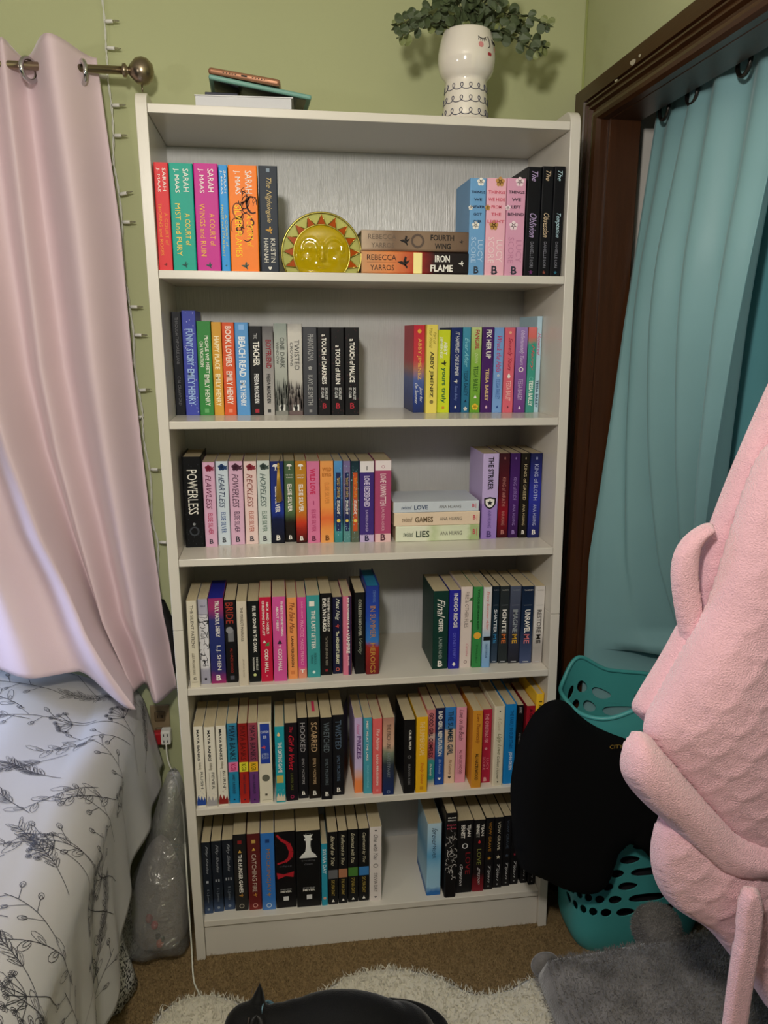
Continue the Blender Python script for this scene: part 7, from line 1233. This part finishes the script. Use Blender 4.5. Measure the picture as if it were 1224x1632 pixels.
# grey plush cushion and ball
M_GREY = mat('grey_plush', '77736f', 0.95, noise=0.95, nscale=13, bump=0.5, bscale=200, sheen=0.5, spec=0.1)
PC = Vector((1.035, -0.40, 0.0))
cu = tag(empty('plush_cushion', tuple(PC), (0, 0, math.radians(-4))), 'large grey plush floor cushion at the bottom right', 'cushion')
sq = [(-.245, -.26), (-.22, -.27), (.22, -.27), (.25, -.25), (.24, 0), (.255, .20), (.24, .215), (0, .195), (-.235, .185), (-.25, .17), (-.235, 0)]
vs, fs = inflate_data(sq, 0.085, 0.16, 0.012, waves(15, 0.008, 28), 0.8)
cv = [(u, v, 0.075 + w + 0.05 * (u / .5 + .2)) for u, v, w in vs]
mn = min(p[2] for p in cv); cv = [(a, b, c - mn + 0.002) for a, b, c in cv]
mesh('cushion_body', cv, fs, M_GREY, cu, True)
ev, ef = ellipsoid_data((-0.222, 0.182, 0.070), (.036, .020, .034), 18, 10); mesh('corner_ear', ev, ef, M_GREY, cu, True)
nr = np.random.RandomState(9); vv = np.array(cv); sel = nr.randint(0, len(vv), 30000); pts = vv[sel] + nr.uniform(-.006, .006, (len(sel), 3)) * [1, 1, .1]
cen = np.array([0, 0, .05]); nn_ = (pts - cen) * [.6, .6, 6]; nn_ /= np.linalg.norm(nn_, axis=1)[:, None]
strands('plush_pile', pts, nn_, 0.009, 0.0010, M_GREY, cu, 3, 0.45)
bl_ = tag(empty('plush_ball', (1.1041, -0.205, 0.1466)), 'round grey plush ball against the turquoise basket', 'plush ball')
ev, ef = ellipsoid_data((0, 0, 0), (.057, .050, .054), 26, 16); wv = waves(3, .004, 60)
mesh('ball_body', [(x + float(wv(x, z)), y, z) for x, y, z in ev], ef, M_GREY, bl_, True)
nr = np.random.RandomState(2); d = nr.normal(0, 1, (6000, 3)); d /= np.linalg.norm(d, axis=1)[:, None]
strands('plush_pile', d * [.056, .049, .053], d, 0.008, 0.0009, M_GREY, bl_, 8, 0.4)

# black cat with a pale blue collar
M_CAT = mat('black_cat_fur', '0a0a0b', 0.75, bump=0.3, bscale=300, sheen=0.15, spec=0.25)
CT = Vector((0.30, -0.40, 0.02))
cat = tag(empty('cat', tuple(CT), (0, 0, math.radians(-4))), 'black cat with pale blue collar crouching on the white rug', 'cat')
RX = lambda ax, d: Matrix.Rotation(math.radians(d), 3, ax)
parts = [ellipsoid_data((0.035, 0.0, 0.115), (.165, .078, .092), 26, 14, RX('Y', 12)), ellipsoid_data((0.13, 0.0, 0.085), (.090, .086, .082), 22, 12),
         ellipsoid_data((-0.075, 0.0, 0.125), (.078, .060, .075), 22, 12, RX('Y', -18)), ellipsoid_data((-0.118, -0.004, 0.152), (.050, .044, .046), 20, 12, RX('Y', -30)),
         ellipsoid_data((-0.175, -0.010, 0.165), (.050, .047, .043), 24, 14), ellipsoid_data((-0.215, -0.016, 0.150), (.024, .024, .018), 16, 10),
         ellipsoid_data((-0.175, -0.030, 0.150), (.030, .028, .024), 14, 8)]
for s in (-1, 1):
    parts += [ellipsoid_data((-0.075, s * .045, 0.065), (.028, .024, .066), 14, 10, RX('Y', 8)), ellipsoid_data((-0.105, s * .045, 0.014), (.034, .018, .014), 14, 8),
              ellipsoid_data((0.125, s * .070, 0.055), (.070, .030, .055), 16, 10, RX('Y', -20)), ellipsoid_data((0.070, s * .078, 0.016), (.050, .020, .016), 14, 8)]
tl = [(0.20, 0.02, 0.06), (0.245, 0.06, 0.03), (0.24, 0.12, 0.02), (0.19, 0.16, 0.018), (0.12, 0.175, 0.018)]
tv_, tf_ = tube_data(smoothpath(tl, 2), 0.016, 10); parts.append((tv_, tf_))
for s in (-1, 1):
    ex, ey = -0.158, s * 0.030 - .008
    base = [(ex + .016 * math.cos(a), ey + .024 * math.sin(a), 0.192) for a in [2 * math.pi * i / 10 for i in range(10)]]
    apex = (ex + 0.006, ey + s * .012, 0.236); low = [(x, y, 0.175) for x, y, z in base]
    v_ = low + base + [apex]; f_ = [(i, (i + 1) % 10, 10 + (i + 1) % 10, 10 + i) for i in range(10)] + [(10 + i, 10 + (i + 1) % 10, 20) for i in range(10)] + [tuple(range(9, -1, -1))]
    parts.append((v_, f_))
remesh('body', parts, 0.0055, M_CAT, cat, 3)
for s in (-1, 1):
    ex, ey = -0.168, s * 0.032 - .008
    mesh('inner_ear', [(ex - .004, ey - .012, .206), (ex - .004, ey + .012, .206), (ex + .002, ey + s * .010, .228)], [(0, 1, 2)], mat('inner_ear_skin', '6a5c58', .8), cat)
    ev, ef = ellipsoid_data((-0.214, s * .022 - .012, .172), (.006, .008, .007), 12, 8); mesh('eye', ev, ef, mat('cat_eye', 'a8a030', .1), cat, True)
ev, ef = ellipsoid_data((-0.238, -.017, .155), (.005, .007, .005), 10, 6); mesh('nose', ev, ef, ink('1c1416'), cat, True)
ring = [Vector((-0.126, -0.004, 0.152)) + RX('Y', -30) @ Vector((0, 0.0475 * math.cos(a), 0.0495 * math.sin(a))) for a in [2 * math.pi * i / 32 for i in range(32)]]
vs, fs = [], []
ax_ = RX('Y', -30) @ Vector((0.006, 0, 0))
for p in ring: vs += [tuple(p - ax_), tuple(p + ax_)]
for i in range(32):
    j = (i + 1) % 32; fs.append((2 * i, 2 * i + 1, 2 * j + 1, 2 * j))
o = mesh('collar', vs, fs, mat('pale_blue_collar', '7ca4b8', .5), cat, True); o.modifiers.new('thick', 'SOLIDIFY').thickness = 0.003
